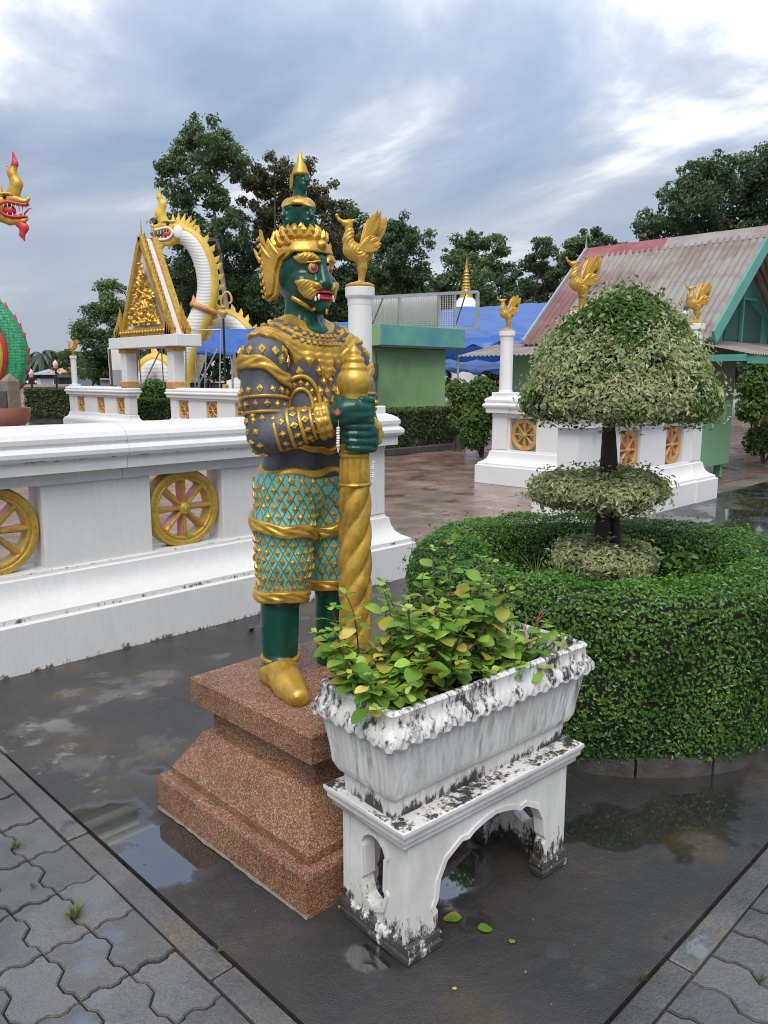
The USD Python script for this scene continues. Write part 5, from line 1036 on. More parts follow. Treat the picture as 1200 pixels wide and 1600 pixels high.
# the topiary: a cone over two discs on a double trunk
top = thing('topiary_tree', 'variegated topiary clipped into a bell-shaped crown over two leafy discs', 'topiary', (RCX, RCY, 0))
part(top, 'trunk', tube(spline([(-.015, .01, .05), (-.02, .012, .5), (-.01, .0, 1.0), (.0, .0, 1.40), (.0, .0, 1.8)], 20), np.linspace(.040, .026, 20), 12), trunk_dark, True)
part(top, 'trunk', tube(spline([(.045, -.045, .05), (.05, -.05, .5), (.035, -.03, .95), (.01, -.005, 1.30)], 16), np.linspace(.032, .022, 16), 12), trunk_dark, True)
for k, (z0, z1, r, n, cx, cy, nm) in enumerate([(1.375, 1.985, .47, 40000, .03, -.03, 'crown'), (.94, 1.10, .325, 15000, -.02, .02, 'disc'), (.58, .76, .245, 10000, .0, .0, 'disc')]):
    c = np.array([cx, cy, 0])
    if k == 0: pts = np.array([(.02, .00), (.30, -.015), (.43, .0), (.465, .035), (.462, .075), (.44, .13), (.395, .24), (.325, .36), (.235, .46), (.125, .555), (.03, .60)]) + [0, z0]
    else: h = z1 - z0; pts = np.array([(.02, .0), (r * .7, .0), (r * .95, h * .25), (r, h * .5), (r * .93, h * .78), (r * .7, h * .95), (.02, h)]) + [0, z0]
    s = np.r_[0, np.cumsum(np.hypot(*np.diff(pts, axis=0).T))]; w = np.r_[0, np.cumsum(np.hypot(*np.diff(pts, axis=0).T) * (pts[1:, 0] + pts[:-1, 0]))]; q = np.interp(rg.uniform(0, w[-1], n), w, s)
    R, Z = np.interp(q, s, pts[:, 0]), np.interp(q, s, pts[:, 1]); dR, dZ = np.interp(q + .01, s, pts[:, 0]) - np.interp(q - .01, s, pts[:, 0]), np.interp(q + .01, s, pts[:, 1]) - np.interp(q - .01, s, pts[:, 1]); L = np.hypot(dR, dZ) + 1e-9
    a = rg.uniform(0, 2 * np.pi, n); nr, nz = dZ / L, -dR / L; wob = .045 * (meshkit.fbm(np.stack([np.cos(a) * 3, np.sin(a) * 3, Z * 7], -1), 3) - .5) * 2; off = wob - np.abs(rg.normal(0, .030, n)) + (rg.random(n) < .10) * rg.uniform(0, .055, n)
    Pp = np.stack([(R + nr * off) * np.cos(a), (R + nr * off) * np.sin(a), Z + nz * off], 1) + c; Nn = np.stack([nr * np.cos(a), nr * np.sin(a), nz + .2], 1)
    V, F = rand_quads(Pp, Nn, rg.uniform(.6, 1.35, n) * .027, rg, aspect=.46, tilt=.5, droop=.9)
    if k == 0:
        # leaves that have reverted to plain green near the tip and in a few sprigs
        gm = (meshkit.fbm(Pp * 5.5, 3, 9) + np.clip((Pp[:, 2] - 1.68) / .22, 0, 1) * .26 + rg.normal(0, .10, n) > .66); gm4 = np.repeat(gm, 4); f2 = np.repeat(gm, 2)
        part(top, 'crown', (V, F[~f2]), varieg, kind='stuff'); part(top, 'green_shoots', (V, F[f2]), topgreen, kind='stuff')
    else: part(top, nm, (V, F), varieg, kind='stuff')
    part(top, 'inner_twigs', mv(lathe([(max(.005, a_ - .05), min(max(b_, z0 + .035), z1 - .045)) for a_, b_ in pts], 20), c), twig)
# plants in the bed
def blades(n, h, spread, seed, w=.008):
    g = np.random.default_rng(seed); V, F = [], []
    for k in range(n):
        a = g.uniform(0, 6.28); hh = h * g.uniform(.6, 1.1); out = spread * g.uniform(.4, 1.1); d = np.array([math.cos(a), math.sin(a), 0]); s = np.array([-math.sin(a), math.cos(a), 0]) * w; i = len(V)
        for t in (0, .35, .7, 1): c = d * out * t ** 1.6 + np.array([0, 0, hh * (t - .35 * t * t)]); V += [c - s * (1 - t * .95), c + s * (1 - t * .95)]
        for j in range(3): F += [(i + 2 * j, i + 2 * j + 1, i + 2 * j + 3), (i + 2 * j, i + 2 * j + 3, i + 2 * j + 2)]
    return np.array(V), np.array(F)
solo('grass_plant', blades(26, .22, .2, 4, .004), weed_mat, 'arching grass-like plant in the bed just left of the lowest topiary disc', 'plant', loc=(RCX - .24, RCY + .22, .55), world=False)
bp_ = thing('bed_plant', 'leafy seedling in the bed to the right of the lowest topiary disc', 'plant', (RCX + .28, RCY - .28, .56)); part(bp_, 'leaves', rand_quads(rg.normal(0, .05, (160, 3)) + [0, 0, .06], np.tile([0, 0, 1.0], (160, 1)), .05, rg, .7), topgreen, kind='stuff'); part(bp_, 'stem', tube([(0, 0, -.45), (0, 0, .05)], .006, 5), bark)
# long clipped hedges
def box_hedge(name, label, p0, p1, w, h, n, size, m, z0=.0, seed=0, group=None):
    g = np.random.default_rng(seed); p0, p1 = np.array(p0, float), np.array(p1, float); L = np.linalg.norm(p1 - p0); ang = math.atan2(*(p1 - p0)[::-1])
    t = thing(name, label, 'hedge', (*p0, z0), group or 'clipped box hedges', ang); b = .04
    part(t, 'branches', box(.05, L - .05, .05, w - .05, 0, h - .05), twig)
    ar = np.array([L * h, L * h, L * w, w * h, w * h]); q = g.choice(5, n, p=ar / ar.sum()); P = g.uniform(0, 1, (n, 3)) * [L, w, h]; N = np.zeros((n, 3))
    for k, (ax, val, sg_) in enumerate(((1, 0, -1), (1, w, 1), (2, h, 1), (0, 0, -1), (0, L, 1))): mk = q == k; P[mk, ax] = val; N[mk, ax] = sg_
    wob = .05 * (meshkit.fbm(P * 3.3 + seed, 3) - .5) * 2; P = P + N * (wob - np.abs(g.normal(0, size, n)))[:, None]
    part(t, 'foliage', rand_quads(P, N + [0, 0, .25], g.uniform(.6, 1.3, n) * size, g, .62, .55), m, kind='stuff'); return t
a, b = G(604, 716), G(737, 701)
box_hedge('hedge', 'long clipped hedge in front of the green kiosk', (a[0] - 2.2, 11.25), (13.75, 11.25), .9, .80, 15000, .06, hedge_leaf2, .10, 2)
kerbs = thing('planting_kerb', 'low dark concrete kerb along the foot of the hedge by the green kiosk', 'kerb', (a[0] - 2.2, 11.1, 0))
for k in range(5): part(kerbs, 'kerb_block', box(k * 1.0 + .005, k * 1.0 + .995, 0, .14, 0, .13, .01), stone_curb)
# shrubs
def shrub(name, label, blobs, n, size, m, seed, stems=4, group=None, cat='shrub', droop=0.2, aspect=.55):
    """blobs = [(x, y, z, r)]"""
    g = np.random.default_rng(seed); B = np.array(blobs, float); base = np.array([B[:, 0].mean(), B[:, 1].mean(), 0]); t = thing(name, label, cat, base, group or 'shrubs around the precinct')
    w = B[:, 3] ** 2; k = g.choice(len(B), n, p=w / w.sum()); d = g.normal(0, 1, (n, 3)); d /= np.linalg.norm(d, axis=1, keepdims=True); r = B[k, 3] * g.uniform(.25, 1.05, n) ** .45; P = B[k, :3] + d * r[:, None]; P[:, 2] = np.maximum(P[:, 2], .05)
    part(t, 'foliage', rand_quads(P, d + [0, 0, .35], g.uniform(.6, 1.3, n) * size, g, aspect, .6, droop=droop), m, kind='stuff', world=True)
    for j in range(stems):
        q = B[j % len(B)]; part(t, 'stem', tube([base + [g.normal(0, .05), g.normal(0, .05), -.02], (base + q[:3]) / 2 + g.normal(0, .04, 3), q[:3]], [.025, .018, .008], 6), bark, True, world=True)
    return t
def blob(px, py, dist, rpx): p = VD(px, py, dist); return (p[0], p[1], p[2], rpx / 1248 * dist)
shrub_leaf = leafmat('shrub_leaf', (0.060, 0.120, 0.022), (0.16, 0.235, 0.055), var=.45, trans=.3, vscale=2.0)
shrub('shrub', 'light green shrub beside the right end of the green kiosk', [blob(716, 612, 16.8, 20), blob(722, 640, 16.8, 18), blob(712, 660, 16.8, 16)], 1500, .10, shrub_leaf, 1)
shrub('shrub', 'tall bushy shrub between the green kiosk and the white wall with columns', [blob(752, 612, 15.5, 24), blob(750, 650, 15.5, 28), blob(742, 680, 15.5, 24), blob(765, 640, 15.5, 22)], 2600, .10, shrub_leaf, 2)
shrub('shrub', 'dark low shrub behind the white column by the blue tarpaulin', [blob(800, 615, 22, 22), blob(830, 612, 22, 20)], 900, .14, hedge_leaf, 3)
shrub('shrub', 'tall light green shrub at the right edge of the picture behind the green leg wall', [blob(1182, 600, 17, 26), blob(1172, 640, 17, 22), blob(1195, 625, 17, 24), blob(1186, 570, 17, 16)], 2600, .11, shrub_leaf, 4)
shrub('shrub', 'low shrub at the right edge on the sandy ground', [blob(1184, 690, 14.5, 22), blob(1200, 680, 14.5, 24), blob(1215, 690, 14.5, 22)], 1500, .09, shrub_leaf, 5)
# ------------------------------------------------------------------ trees
dark_leaf = leafmat('dark_tree_leaf', (0.045, 0.080, 0.036), (0.115, 0.165, 0.070), var=.5, trans=.22, vscale=.35)
mid_leaf = leafmat('tree_leaf', (0.056, 0.098, 0.040), (0.135, 0.19, 0.080), var=.45, trans=.25, vscale=.4)
olive_leaf = leafmat('olive_brown_tree_leaf', (0.065, 0.070, 0.030), (0.14, 0.125, 0.06), var=.45, trans=.25, vscale=.4)
def tree(label, base_px, dist, tips, n, size, m, seed, r0=.22, wood=None, clumps=9, name='tree', lean=0, fill=.55, group=None):
    """a tree standing dist ahead: trunk from the ground under base_px; tips = [(px, py, radius in px)] boughs of foliage"""
    g = np.random.default_rng(seed); wood = wood or bark; b = VD(base_px, 590, dist); b[2] = -.03; t = thing(name, label, 'tree', b, group or 'trees behind the precinct')
    T = [VD(px, py, dist + g.uniform(-1, 1) * r / 1248 * dist * 1.2) for px, py, r in tips]; R = np.array([r / 1248 * dist for _, _, r in tips]); hi = int(np.argmax([q[2] for q in T]))
    P = spline([b, b * .62 + T[hi] * .38 + np.r_[g.normal(0, .15, 2), 0], b * .28 + T[hi] * .72 + np.r_[g.normal(0, .2, 2), 0], T[hi]], 16); part(t, 'trunk', tube(P, np.linspace(r0, r0 * .12, 16), 9), wood, True, world=True)
    C, S, TW = [], [], []; clumps = int(clumps * 2.4); n = int(n * 2.0); size = size * .56
    for i, q in enumerate(T):
        if i != hi:
            j = int(np.clip(np.argmin(np.linalg.norm(P - q, axis=1) + np.maximum(0, P[:, 2] - q[2] + R[i] * .5) * 3), 3, 14)); s = P[j]
            part(t, 'limb', tube(spline([s, s * .5 + q * .5 + [0, 0, -.12 * np.linalg.norm(q - s)], q], 8), np.linspace(r0 * .42 * (1 - j / 22), r0 * .06, 8), 6), wood, True, world=True)
        for k in range(clumps):
            d = g.normal(0, 1, 3); d /= np.linalg.norm(d); c = q + d * R[i] * g.uniform(.05, 1.0) ** .5 * [1.12, 1.12, .95]; C.append(c); S.append(R[i] * g.uniform(.18, .50)); TW.append(tube([q * .6 + P[min(15, 6 + i % 8)] * .0 + c * .4 - [0, 0, R[i] * .15], c], [r0 * .05, r0 * .02], 4))
    part(t, 'twigs', join(TW), wood, kind='stuff', world=True)
    C, S = np.array(C), np.array(S); w = S ** 2; k = g.choice(len(C), n, p=w / w.sum()); d = g.normal(0, 1, (n, 3)); d /= np.linalg.norm(d, axis=1, keepdims=True); d[:, 2] *= .75
    Q = C[k] + d * (S[k] * (g.uniform(.1, 1.1, n) ** fill + (g.random(n) < .15) * g.uniform(0, .5, n)))[:, None]; Q[:, 2] = np.maximum(Q[:, 2], .1)
    part(t, 'crown', rand_quads(Q, d + [0, 0, .5], g.uniform(.6, 1.35, n) * size, g, .6, .6, droop=.5), m, kind='stuff', world=True); return t
tree('tall thin pale-trunked tree rising directly behind the white naga', 372, 46, [(325, 210, 30), (300, 235, 29), (350, 235, 31), (268, 268, 26), (312, 268, 30), (368, 262, 25), (282, 305, 24), (335, 310, 26), (262, 348, 22), (355, 350, 24), (325, 395, 22), (300, 350, 20)], 9000, .34, mid_leaf, 1, .22, bark_pale, 8, 'tall_tree')
tree('tall tree with thinning brownish crown directly behind the statue\'s headdress', 425, 48, [(430, 268, 26), (468, 275, 26), (400, 290, 24), (500, 305, 26), (440, 315, 28), (520, 335, 24), (395, 330, 24), (480, 345, 30), (530, 372, 22), (420, 350, 24)], 8000, .33, olive_leaf, 2, .2, bark, 9, 'tall_tree', fill=.8)
tree('dense dark tree behind the arched neck of the white naga', 300, 52, [(290, 390, 38), (340, 400, 40), (262, 420, 30), (310, 450, 42), (360, 460, 40), (280, 480, 36), (330, 500, 36)], 9000, .36, dark_leaf, 3, .2, None, 9, 'leafy_tree')
tree('dense dark tree behind the statue\'s shoulder and the naga\'s scaly back', 400, 50, [(395, 380, 36), (430, 390, 34), (385, 430, 38), (425, 450, 40), (400, 490, 36), (440, 500, 30), (370, 520, 30)], 9000, .36, dark_leaf, 4, .2, bark_pale, 9, 'leafy_tree')
tree('dark tree standing between the statue\'s head and the largest bird', 540, 50, [(545, 345, 28), (520, 380, 30), (565, 385, 30), (530, 430, 34), (570, 440, 34), (545, 475, 32), (510, 480, 28)], 8000, .34, dark_leaf, 5, .2, None, 9, 'leafy_tree')
tree('rounded tree whose top stands just right of the largest bird', 625, 50, [(625, 358, 22), (605, 375, 26), (650, 378, 26), (625, 410, 34), (598, 430, 28), (655, 430, 28), (628, 455, 32)], 7600, .33, dark_leaf, 6, .2, None, 9, 'leafy_tree')
tree('tree with domed crown behind the mesh screen above the kiosk', 740, 54, [(742, 378, 20), (715, 392, 24), (770, 392, 24), (740, 415, 32), (700, 430, 28), (780, 430, 26), (735, 460, 34), (690, 465, 26)], 7600, .35, mid_leaf, 7, .2, None, 9, 'leafy_tree')
tree('low dark tree filling the gap between the domed tree and the rusty roof', 810, 50, [(850, 390, 20), (835, 415, 24), (870, 420, 22), (810, 445, 26), (855, 450, 28), (800, 475, 24)], 5200, .33, dark_leaf, 8, .2, None, 9, 'leafy_tree')
tree('small-crowned tree just above the left end of the rusty roof ridge', 925, 44, [(925, 375, 20), (905, 388, 20), (950, 385, 20), (930, 405, 26), (895, 410, 22), (968, 400, 18)], 5200, .30, mid_leaf, 9, .18, None, 8, 'leafy_tree')
tree('broad dark tree overhanging the right end of the rusty roof', 1130, 33, [(1085, 275, 26), (1120, 268, 30), (1165, 262, 34), (1205, 270, 36), (1060, 305, 28), (1100, 310, 36), (1150, 310, 42), (1195, 320, 44), (1040, 345, 30), (1080, 350, 36), (1125, 355, 36), (1010, 362, 20), (1175, 365, 36), (1240, 330, 40)], 15000, .26, dark_leaf, 10, .3, None, 9, 'spreading_tree')
tree('dark trees\' lower growth behind the rusty-roofed building at the right edge', 1200, 30, [(1190, 430, 30), (1200, 480, 34), (1185, 530, 30), (1205, 560, 30), (1170, 570, 26)], 4500, .28, dark_leaf, 11, .18, None, 8, 'leafy_tree')
tree('round bushy tree beside the small gate, left of its pediment', 165, 34, [(172, 462, 24), (155, 490, 26), (185, 495, 28), (148, 525, 26), (178, 535, 34), (150, 560, 26), (180, 575, 30), (205, 520, 26), (140, 580, 20)], 9000, .22, mid_leaf, 12, .2, None, 9, 'round_tree')
tree('slim far tree right of the lotus lamp, at the water\'s end', 120, 95, [(108, 560, 16), (125, 565, 16), (95, 570, 12), (118, 580, 14)], 1200, .5, dark_leaf, 13, .2, None, 7, 'far_tree')
far_leaf = leafmat('far_tree_leaf', (0.035, 0.060, 0.035), (0.075, 0.105, 0.060), var=.3, trans=.2, vscale=.1)
for k, (px, py, r, lab) in enumerate([(48, 566, 12, 'far tree left of the palm beyond the water'), (82, 568, 12, 'far tree right of the palm beyond the water'), (66, 576, 14, 'far low tree just under the palm beyond the water')]):
    tree(lab, px, 130, [(px - 5, py, r), (px + 6, py + 3, r * .9), (px, py + 10, r)], 900, .8, far_leaf, 30 + k, .25, None, 6, 'far_tree')
def palm(label, px, dist, top_py, seed):
    g = np.random.default_rng(seed); b = VD(px, 590, dist); b[2] = -.03; c = VD(px, top_py, dist); t = thing('palm_tree', label, 'palm', b); part(t, 'trunk', tube(spline([b, (b + c) / 2 + [.2, 0, 0], c], 8), np.linspace(.28, .16, 8), 7), bark_pale, True, world=True)
    for k in range(15):
        a = 2 * math.pi * k / 15 + g.normal(0, .15); up = g.uniform(-.25, .9); L = 3.4; s = np.linspace(0, 1, 7); d = np.array([math.cos(a), math.sin(a), 0]); C = c + d * (L * s * .8)[:, None] + np.array([0, 0, 1.0]) * (L * (up * s - 1.05 * s ** 2))[:, None]; side = np.array([-math.sin(a), math.cos(a), 0]) * .45
        w = np.sin(np.clip(s, .08, .97) * math.pi)[:, None]; V = np.vstack([C, C + side * w - [0, 0, .25], C - side * w - [0, 0, .25]]); F = [q for i in range(6) for q in ((i, i + 1, 8 + i), (i, 8 + i, 7 + i), (i, 14 + i, 15 + i), (i, 15 + i, i + 1))]
        part(t, 'frond', (V, np.array(F)), far_leaf, world=True)
palm('tall far palm seen beyond the lotus lamp at the left', 66, 120, 553, 1)

# ------------------------------------------------------------------ green kiosk
kiosk_green = mat('kiosk_green_paint', (0.20, 0.34, 0.15), rough=.5, var=.12, vscale=1.2, bump=.08, bscale=12, stains=[((0.10, 0.17, 0.08), .9, .5, .68, .6, (1, 1, .6)), ((0.09, 0.11, 0.08), 6, .62, .72, .4, (1, 1, .3))])
teal_paint = mat('faded_teal_paint', (0.11, 0.33, 0.25), rough=.5, var=.15, vscale=1.5, stains=[((0.06, 0.24, 0.30), 1.1, .46, .6, .7, (1, 1, 1))])
dark_steel = mat('dark_steel', (0.05, 0.05, 0.055), rough=.5); grey_steel = mat('galvanised_steel', (0.36, 0.37, 0.38), rough=.45, metal=.3, var=.15, vscale=5)
kx0, kx1, ky, kz = 12.0, 14.42, 12.45, 2.22
kio = thing('kiosk', 'green box kiosk with a teal fascia behind the long clipped hedge', 'kiosk', (kx0, ky, 0))
part(kio, 'wall', box(kx0, kx1, ky, ky + 4.0, 0, kz + .1), kiosk_green, world=True)
part(kio, 'wall_panel', box(kx0 + .10, kx1 - .03, ky - .025, ky - .002, .62, kz - .03, .006), kiosk_green, world=True); part(kio, 'wall_panel', box(kx0 + .10, kx1 - .03, ky - .025, ky - .002, .06, .605, .006), kiosk_green, world=True)
part(kio, 'fascia', box(kx0 - .02, kx1 + .34, ky - .30, ky - .26, kz, kz + .45, .008), teal_paint, world=True)
part(kio, 'fascia', box(kx0 - .06, kx0 - .021, ky - .30, ky + 4.2, kz, kz + .45, .008), kiosk_green, world=True); part(kio, 'fascia', box(kx1 + .30, kx1 + .34, ky - .258, ky + 4.2, kz, kz + .45, .008), teal_paint, world=True)
part(kio, 'roof_slab', box(kx0 - .02, kx1 + .30, ky - .26, ky + 4.2, kz + .10, kz + .44), kiosk_green, world=True)
part(kio, 'trim', box(kx0 - .07, kx1 + .35, ky - .312, ky - .296, kz - .03, kz + .02), dark_steel, world=True)
part(kio, 'downpipe', tube([(kx0 + .06, ky - .08, .1), (kx0 + .06, ky - .08, 1.9), (kx0 + .03, ky - .1, 2.1)], .018, 6), dark_steel, world=True); part(kio, 'switch_box', box(kx0 + .0, kx0 + .09, ky - .12, ky - .03, 1.55, 1.85, .01), dark_steel, world=True)
# mesh screen frame above the kiosk
scr = thing('mesh_screen', 'grey steel frame with pale mesh standing on the kiosk, before the blue tarpaulin', 'screen', (12.2, 16.2, 2.6))
A, B, C_, D_ = VD(560, 512, 18.2), VD(560, 466, 18.2), VD(746, 456, 19.4), VD(746, 513, 19.4)
for a, b in ((A, B), (B, C_), (C_, D_), (A * .0 + VD(560, 514, 18.2), D_)): part(scr, 'frame_bar', bar(a, b, .07), grey_steel, world=True)
for t in (.0, .33, .66, .80): part(scr, 'frame_bar', bar(A * (1 - t) + D_ * t, B * (1 - t) + C_ * t, .05), grey_steel, world=True)
for t in (.1, .8): part(scr, 'brace', bar(A * (1 - t) + D_ * t, B * (1 - t - .1) + C_ * (t + .1), .025), dark_steel, world=True)
mesh_pale = usdkit.material(stage, '/World/Looks/pale_mesh', {'p': ('principled_bsdf', {'base_color': (.62, .61, .58), 'roughness': .7})}, [], surface='p.BSDF')
M = []
for k in range(40): t = k / 39 * .80; M.append(bar((A * (1 - t) + D_ * t), (B * (1 - t) + C_ * t), .012))
for k in range(16): s = (k + .5) / 16; M.append(bar(A * (1 - s) + B * s, (A * .2 + D_ * .8) * (1 - s) + (B * .2 + C_ * .8) * s, .036, .004))
part(scr, 'mesh', join(M), mesh_pale, world=True)
# white signboard-like wall behind the mesh keeps the pale ground of the screen
screen_sheet = mat('pale_sheet', (.66, .65, .62), rough=.7, var=.06, vscale=1.0)
o = np.array([.12, .12, 0]); q = [A + o, B + o, B * .34 + C_ * .66 + o, A * .34 + D_ * .66 + o]; part(scr, 'backing_sheet', (np.array(q + [p + o * .15 for p in q]), np.array([(0, 1, 2), (0, 2, 3), (4, 6, 5), (4, 7, 6)])), screen_sheet, world=True)
# ------------------------------------------------------------------ golden pagoda far behind
pag = thing('pagoda', 'slender golden pagoda spire far behind the mesh screen', 'pagoda', VD(726, 590, 38) * [1, 1, 0])
ps = 38 / 1248; zc = lambda py: 1.55 + (590 - py) * ps
part(pag, 'spire', lathe([(.34, zc(470)), (.26, zc(462)), (.21, zc(458)), (.18, zc(452)), (.15, zc(445)), (.12, zc(437)), (.085, zc(430)), (.05, zc(420)), (.02, zc(412))], 16), gold, 30)
part(pag, 'spire_rings', join([mv(lathe([(.19 - .018 * k, -.05), (.23 - .02 * k, 0), (.19 - .018 * k, .05)], 16), (0, 0, zc(456 - 5 * k))) for k in range(6)]), gold, 30)
part(pag, 'body', lathe([(.62, 0), (.62, zc(500)), (.55, zc(498)), (.55, zc(486)), (.62, zc(484)), (.5, zc(476)), (.34, zc(470))], 20), white_clean, 30)
# ------------------------------------------------------------------ pavilion with the rusty roof
rust_nodes = {'g': ('geometry', {}), 'm': ('mapping', {'scale': (1.0, .28, .5)}), 'n': ('noise_texture', {'scale': 1.3, 'detail': 8.0, 'roughness': .66}), 'n2': ('noise_texture', {'scale': 9.0, 'detail': 5.0, 'roughness': .65}), 'm2': ('mapping', {'scale': (.3, 2.2, .3)}), 'ad': ('math', {'math_type': 'multiply_add', 'value2': .45}), 'sh': ('math', {'math_type': 'subtract', 'value2': .22}),
    'r': ('rgb_ramp', {'ramp': [(.24, (.15, .19, .165)), (.38, (.24, .245, .21)), (.48, (.25, .222, .190)), (.58, (.205, .158, .132)), (.68, (.16, .108, .088)), (.82, (.12, .06, .052))]}), 'ir': ('map_range', {'to_min': .82, 'to_max': 1.15}), 'x': ('mix', {'mix_type': 'multiply', 'fac': 1.0}), 'p': ('principled_bsdf', {'roughness': .55, 'metallic': .1})}
rust_roof = usdkit.material(stage, '/World/Looks/rusty_corrugated_roof', rust_nodes, [('g.position', 'm.vector'), ('m.vector', 'n.vector'), ('g.position', 'm2.vector'), ('m2.vector', 'n2.vector'), ('n2.fac', 'ad.value1'), ('n.fac', 'ad.value3'), ('ad.value', 'sh.value1'), ('sh.value', 'r.fac'), ('r.color', 'p.base_color')], surface='p.BSDF')
red_rust = mat('red_rusted_sheet', (.17, .07, .065), rough=.55, var=.25, vscale=3, stains=[((.24, .19, .16), 2.0, .5, .66, .6, (1, .4, .5))])
red_ridge = mat('red_ridge_cap', (.25, .06, .06), rough=.5, var=.2, vscale=2, stains=[((.30, .26, .235), .9, .52, .66, .6, (1, .35, 1))])
pale_ridge = mat('faded_ridge_cap', (.27, .235, .215), rough=.55, var=.2, vscale=2, stains=[((.20, .10, .09), 1.5, .52, .66, .6, (1, .5, 1))])
teal_wall = mat('teal_gable_paint', (0.075, 0.27, 0.21), rough=.5, var=.12, vscale=2.0, bump=.05, bscale=10)
green_wall = mat('green_leg_wall', (0.17, 0.34, 0.17), rough=.5, var=.08, vscale=1.0, bump=.05, bscale=8, stains=[((0.11, 0.2, 0.1), 1.5, .55, .7, .4, (1, 1, .4))])
dull_wall = mat('dull_grey_green_wall', (0.12, 0.125, 0.085), rough=.6, var=.1, vscale=1.0)
pav = thing('pavilion', 'small teal pavilion under a steep rusty corrugated roof', 'building', (13.5, 5.6, 0))
RX, RY0, RY1, RZ = 13.45, 4.85, 8.15, 3.84; EXl, EZ = 11.18, 2.10; EY1 = 7.9
def corrugated(p0, p1, q0, q1, pitch, amp):
    """a sheet from the edge p0-p1 (top) to q0-q1 (foot), ribs running down"""
    p0, p1, q0, q1 = (np.array(v, float) for v in (p0, p1, q0, q1)); n = max(3, int(np.linalg.norm(p1 - p0) / pitch) * 6 + 1); t = np.linspace(0, 1, n)[:, None]; nr = np.cross(p1 - p0, q0 - p0); nr /= np.linalg.norm(nr); nr *= np.sign(nr[2]) or 1
    w = (amp * np.sin(np.linspace(0, np.linalg.norm(p1 - p0) / pitch * 2 * np.pi, n)))[:, None]; a, b = p0 + (p1 - p0) * t + nr * w, q0 + (q1 - q0) * t + nr * w; V = np.vstack([a, b]); i = np.arange(n - 1)
    return V, np.vstack([np.stack([i, i + 1, n + i + 1], 1), np.stack([i, n + i + 1, n + i], 1)])
NSH = 7
for k in range(NSH):
    a, b = k / NSH, (k + 1) / NSH + (.012 if k < NSH - 1 else 0); yt = lambda t: RY0 + (RY1 - RY0) * t; yb = lambda t: RY0 - .1 + (EY1 - RY0 + .1) * t; up = .006 * (k % 2)
    part(pav, 'roof_sheet', corrugated((RX - .03, yt(a), RZ + up), (RX - .03, yt(b), RZ + up), (EXl, yb(a), EZ + up), (EXl, yb(b), EZ + up), .11, .016), rust_roof if k < NSH - 1 else red_rust, True, world=True)
    part(pav, 'roof_sheet', corrugated((RX + .03, yt(a), RZ + up), (RX + .03, yt(b), RZ + up), (RX + 2.15, yb(a), EZ + up), (RX + 2.15, yb(b), EZ + up), .11, .016), rust_roof, True, world=True)
for k in range(3): a, b = (RY0 - .02, RY0 + .9, RY0 + 1.75)[k], (RY0 + .9, RY0 + 1.75, RY1)[k]; part(pav, 'ridge_cap', prism([(RX - .20, RZ - .13), (RX, RZ + .075 + .004 * k), (RX + .20, RZ - .13), (RX + .19, RZ - .145), (RX, RZ + .05), (RX - .19, RZ - .145)], 'y', a, b + .02), red_ridge if k == 2 else pale_ridge, world=True)
gab = [(EXl + .55, EZ + .45), (RX, RZ - .12), (RX + 1.6, EZ + .45), (RX + 1.6, EZ - .05), (EXl + .55, EZ - .05)]
part(pav, 'gable_wall', prism(gab, 'y', RY0 + .55, RY0 + .60), teal_wall, world=True)
for s in (-1, 1): part(pav, 'barge_board', bar((RX, RY0 - .03, RZ + .02), (RX + s * (RX - EXl + .02), RY0 - .13, EZ - .0), .035, .20), teal_wall, world=True)
part(pav, 'barge_board', bar((RX, RY1 + .03, RZ + .02), (EXl, EY1 + .03, EZ), .035, .16), grey_steel, world=True)
part(pav, 'roof_finial', hull([(RX + x, RY1 + y, RZ + z) for x, y, z in ((-.05, .02, -.1), (.05, .02, -.1), (-.05, .06, -.1), (0, .05, .32), (.05, .06, -.1))]), grey_steel, world=True)
part(pav, 'gable_frame', bar((RX - .9, RY0 + .52, EZ + .75), (RX + .9, RY0 + .52, EZ + .75), .05), teal_wall, world=True); part(pav, 'gable_frame', bar((RX + .25, RY0 + .5, EZ), (RX + .25, RY0 + .5, RZ - .35), .05), teal_wall, world=True)
part(pav, 'gable_dark_panel', prism([(RX - .35, EZ + .05), (RX - .15, RZ - .75), (RX + 1.2, EZ + .5), (RX + 1.2, EZ + .05)], 'y', RY0 + .53, RY0 + .548), mat('dark_teal_panel', (.03, .085, .07), rough=.6), world=True)
for k in range(4):
    a, b = EXl - .15 + 1.2 * k, EXl - .15 + 1.2 * (k + 1) + .02; part(pav, 'skirt_sheet', corrugated((a, RY0 + .5, EZ + .02 + .004 * (k % 2)), (b, RY0 + .5, EZ + .02 + .004 * (k % 2)), (a, RY0 - .72, EZ - .24), (b, RY0 - .72, EZ - .24), .09, .012), rust_roof, True, world=True)
part(pav, 'skirt_beam', box(EXl - .12, EXl + 4.6, RY0 - .70, RY0 - .64, EZ - .36, EZ - .27), teal_wall, world=True); part(pav, 'skirt_beam', box(EXl - .16, EXl - .10, RY0 - .64, RY0 + .5, EZ - .33, EZ - .24), teal_wall, world=True)
part(pav, 'skirt_sheet', corrugated((EXl + .35, RY0 + .9, EZ + .02), (EXl + .35, 8.8, EZ + .02), (EXl - .75, RY0 + .9, EZ - .20), (EXl - .75, 8.8, EZ - .20), .09, .012), rust_roof, True, world=True)
wx0, wx1, wy = 11.75, 12.58, 4.95
part(pav, 'side_wall', box(EXl + .05, wx1, wy, wy + .06, .22, 1.22, .004), green_wall, world=True); part(pav, 'side_wall', box(EXl + .05, wx1, wy, wy + .055, 1.224, EZ - .1), dull_wall, world=True)
part(pav, 'side_wall', box(EXl + .05, EXl + .11, wy + .062, 8.2, .22, EZ - .1), green_wall, world=True)
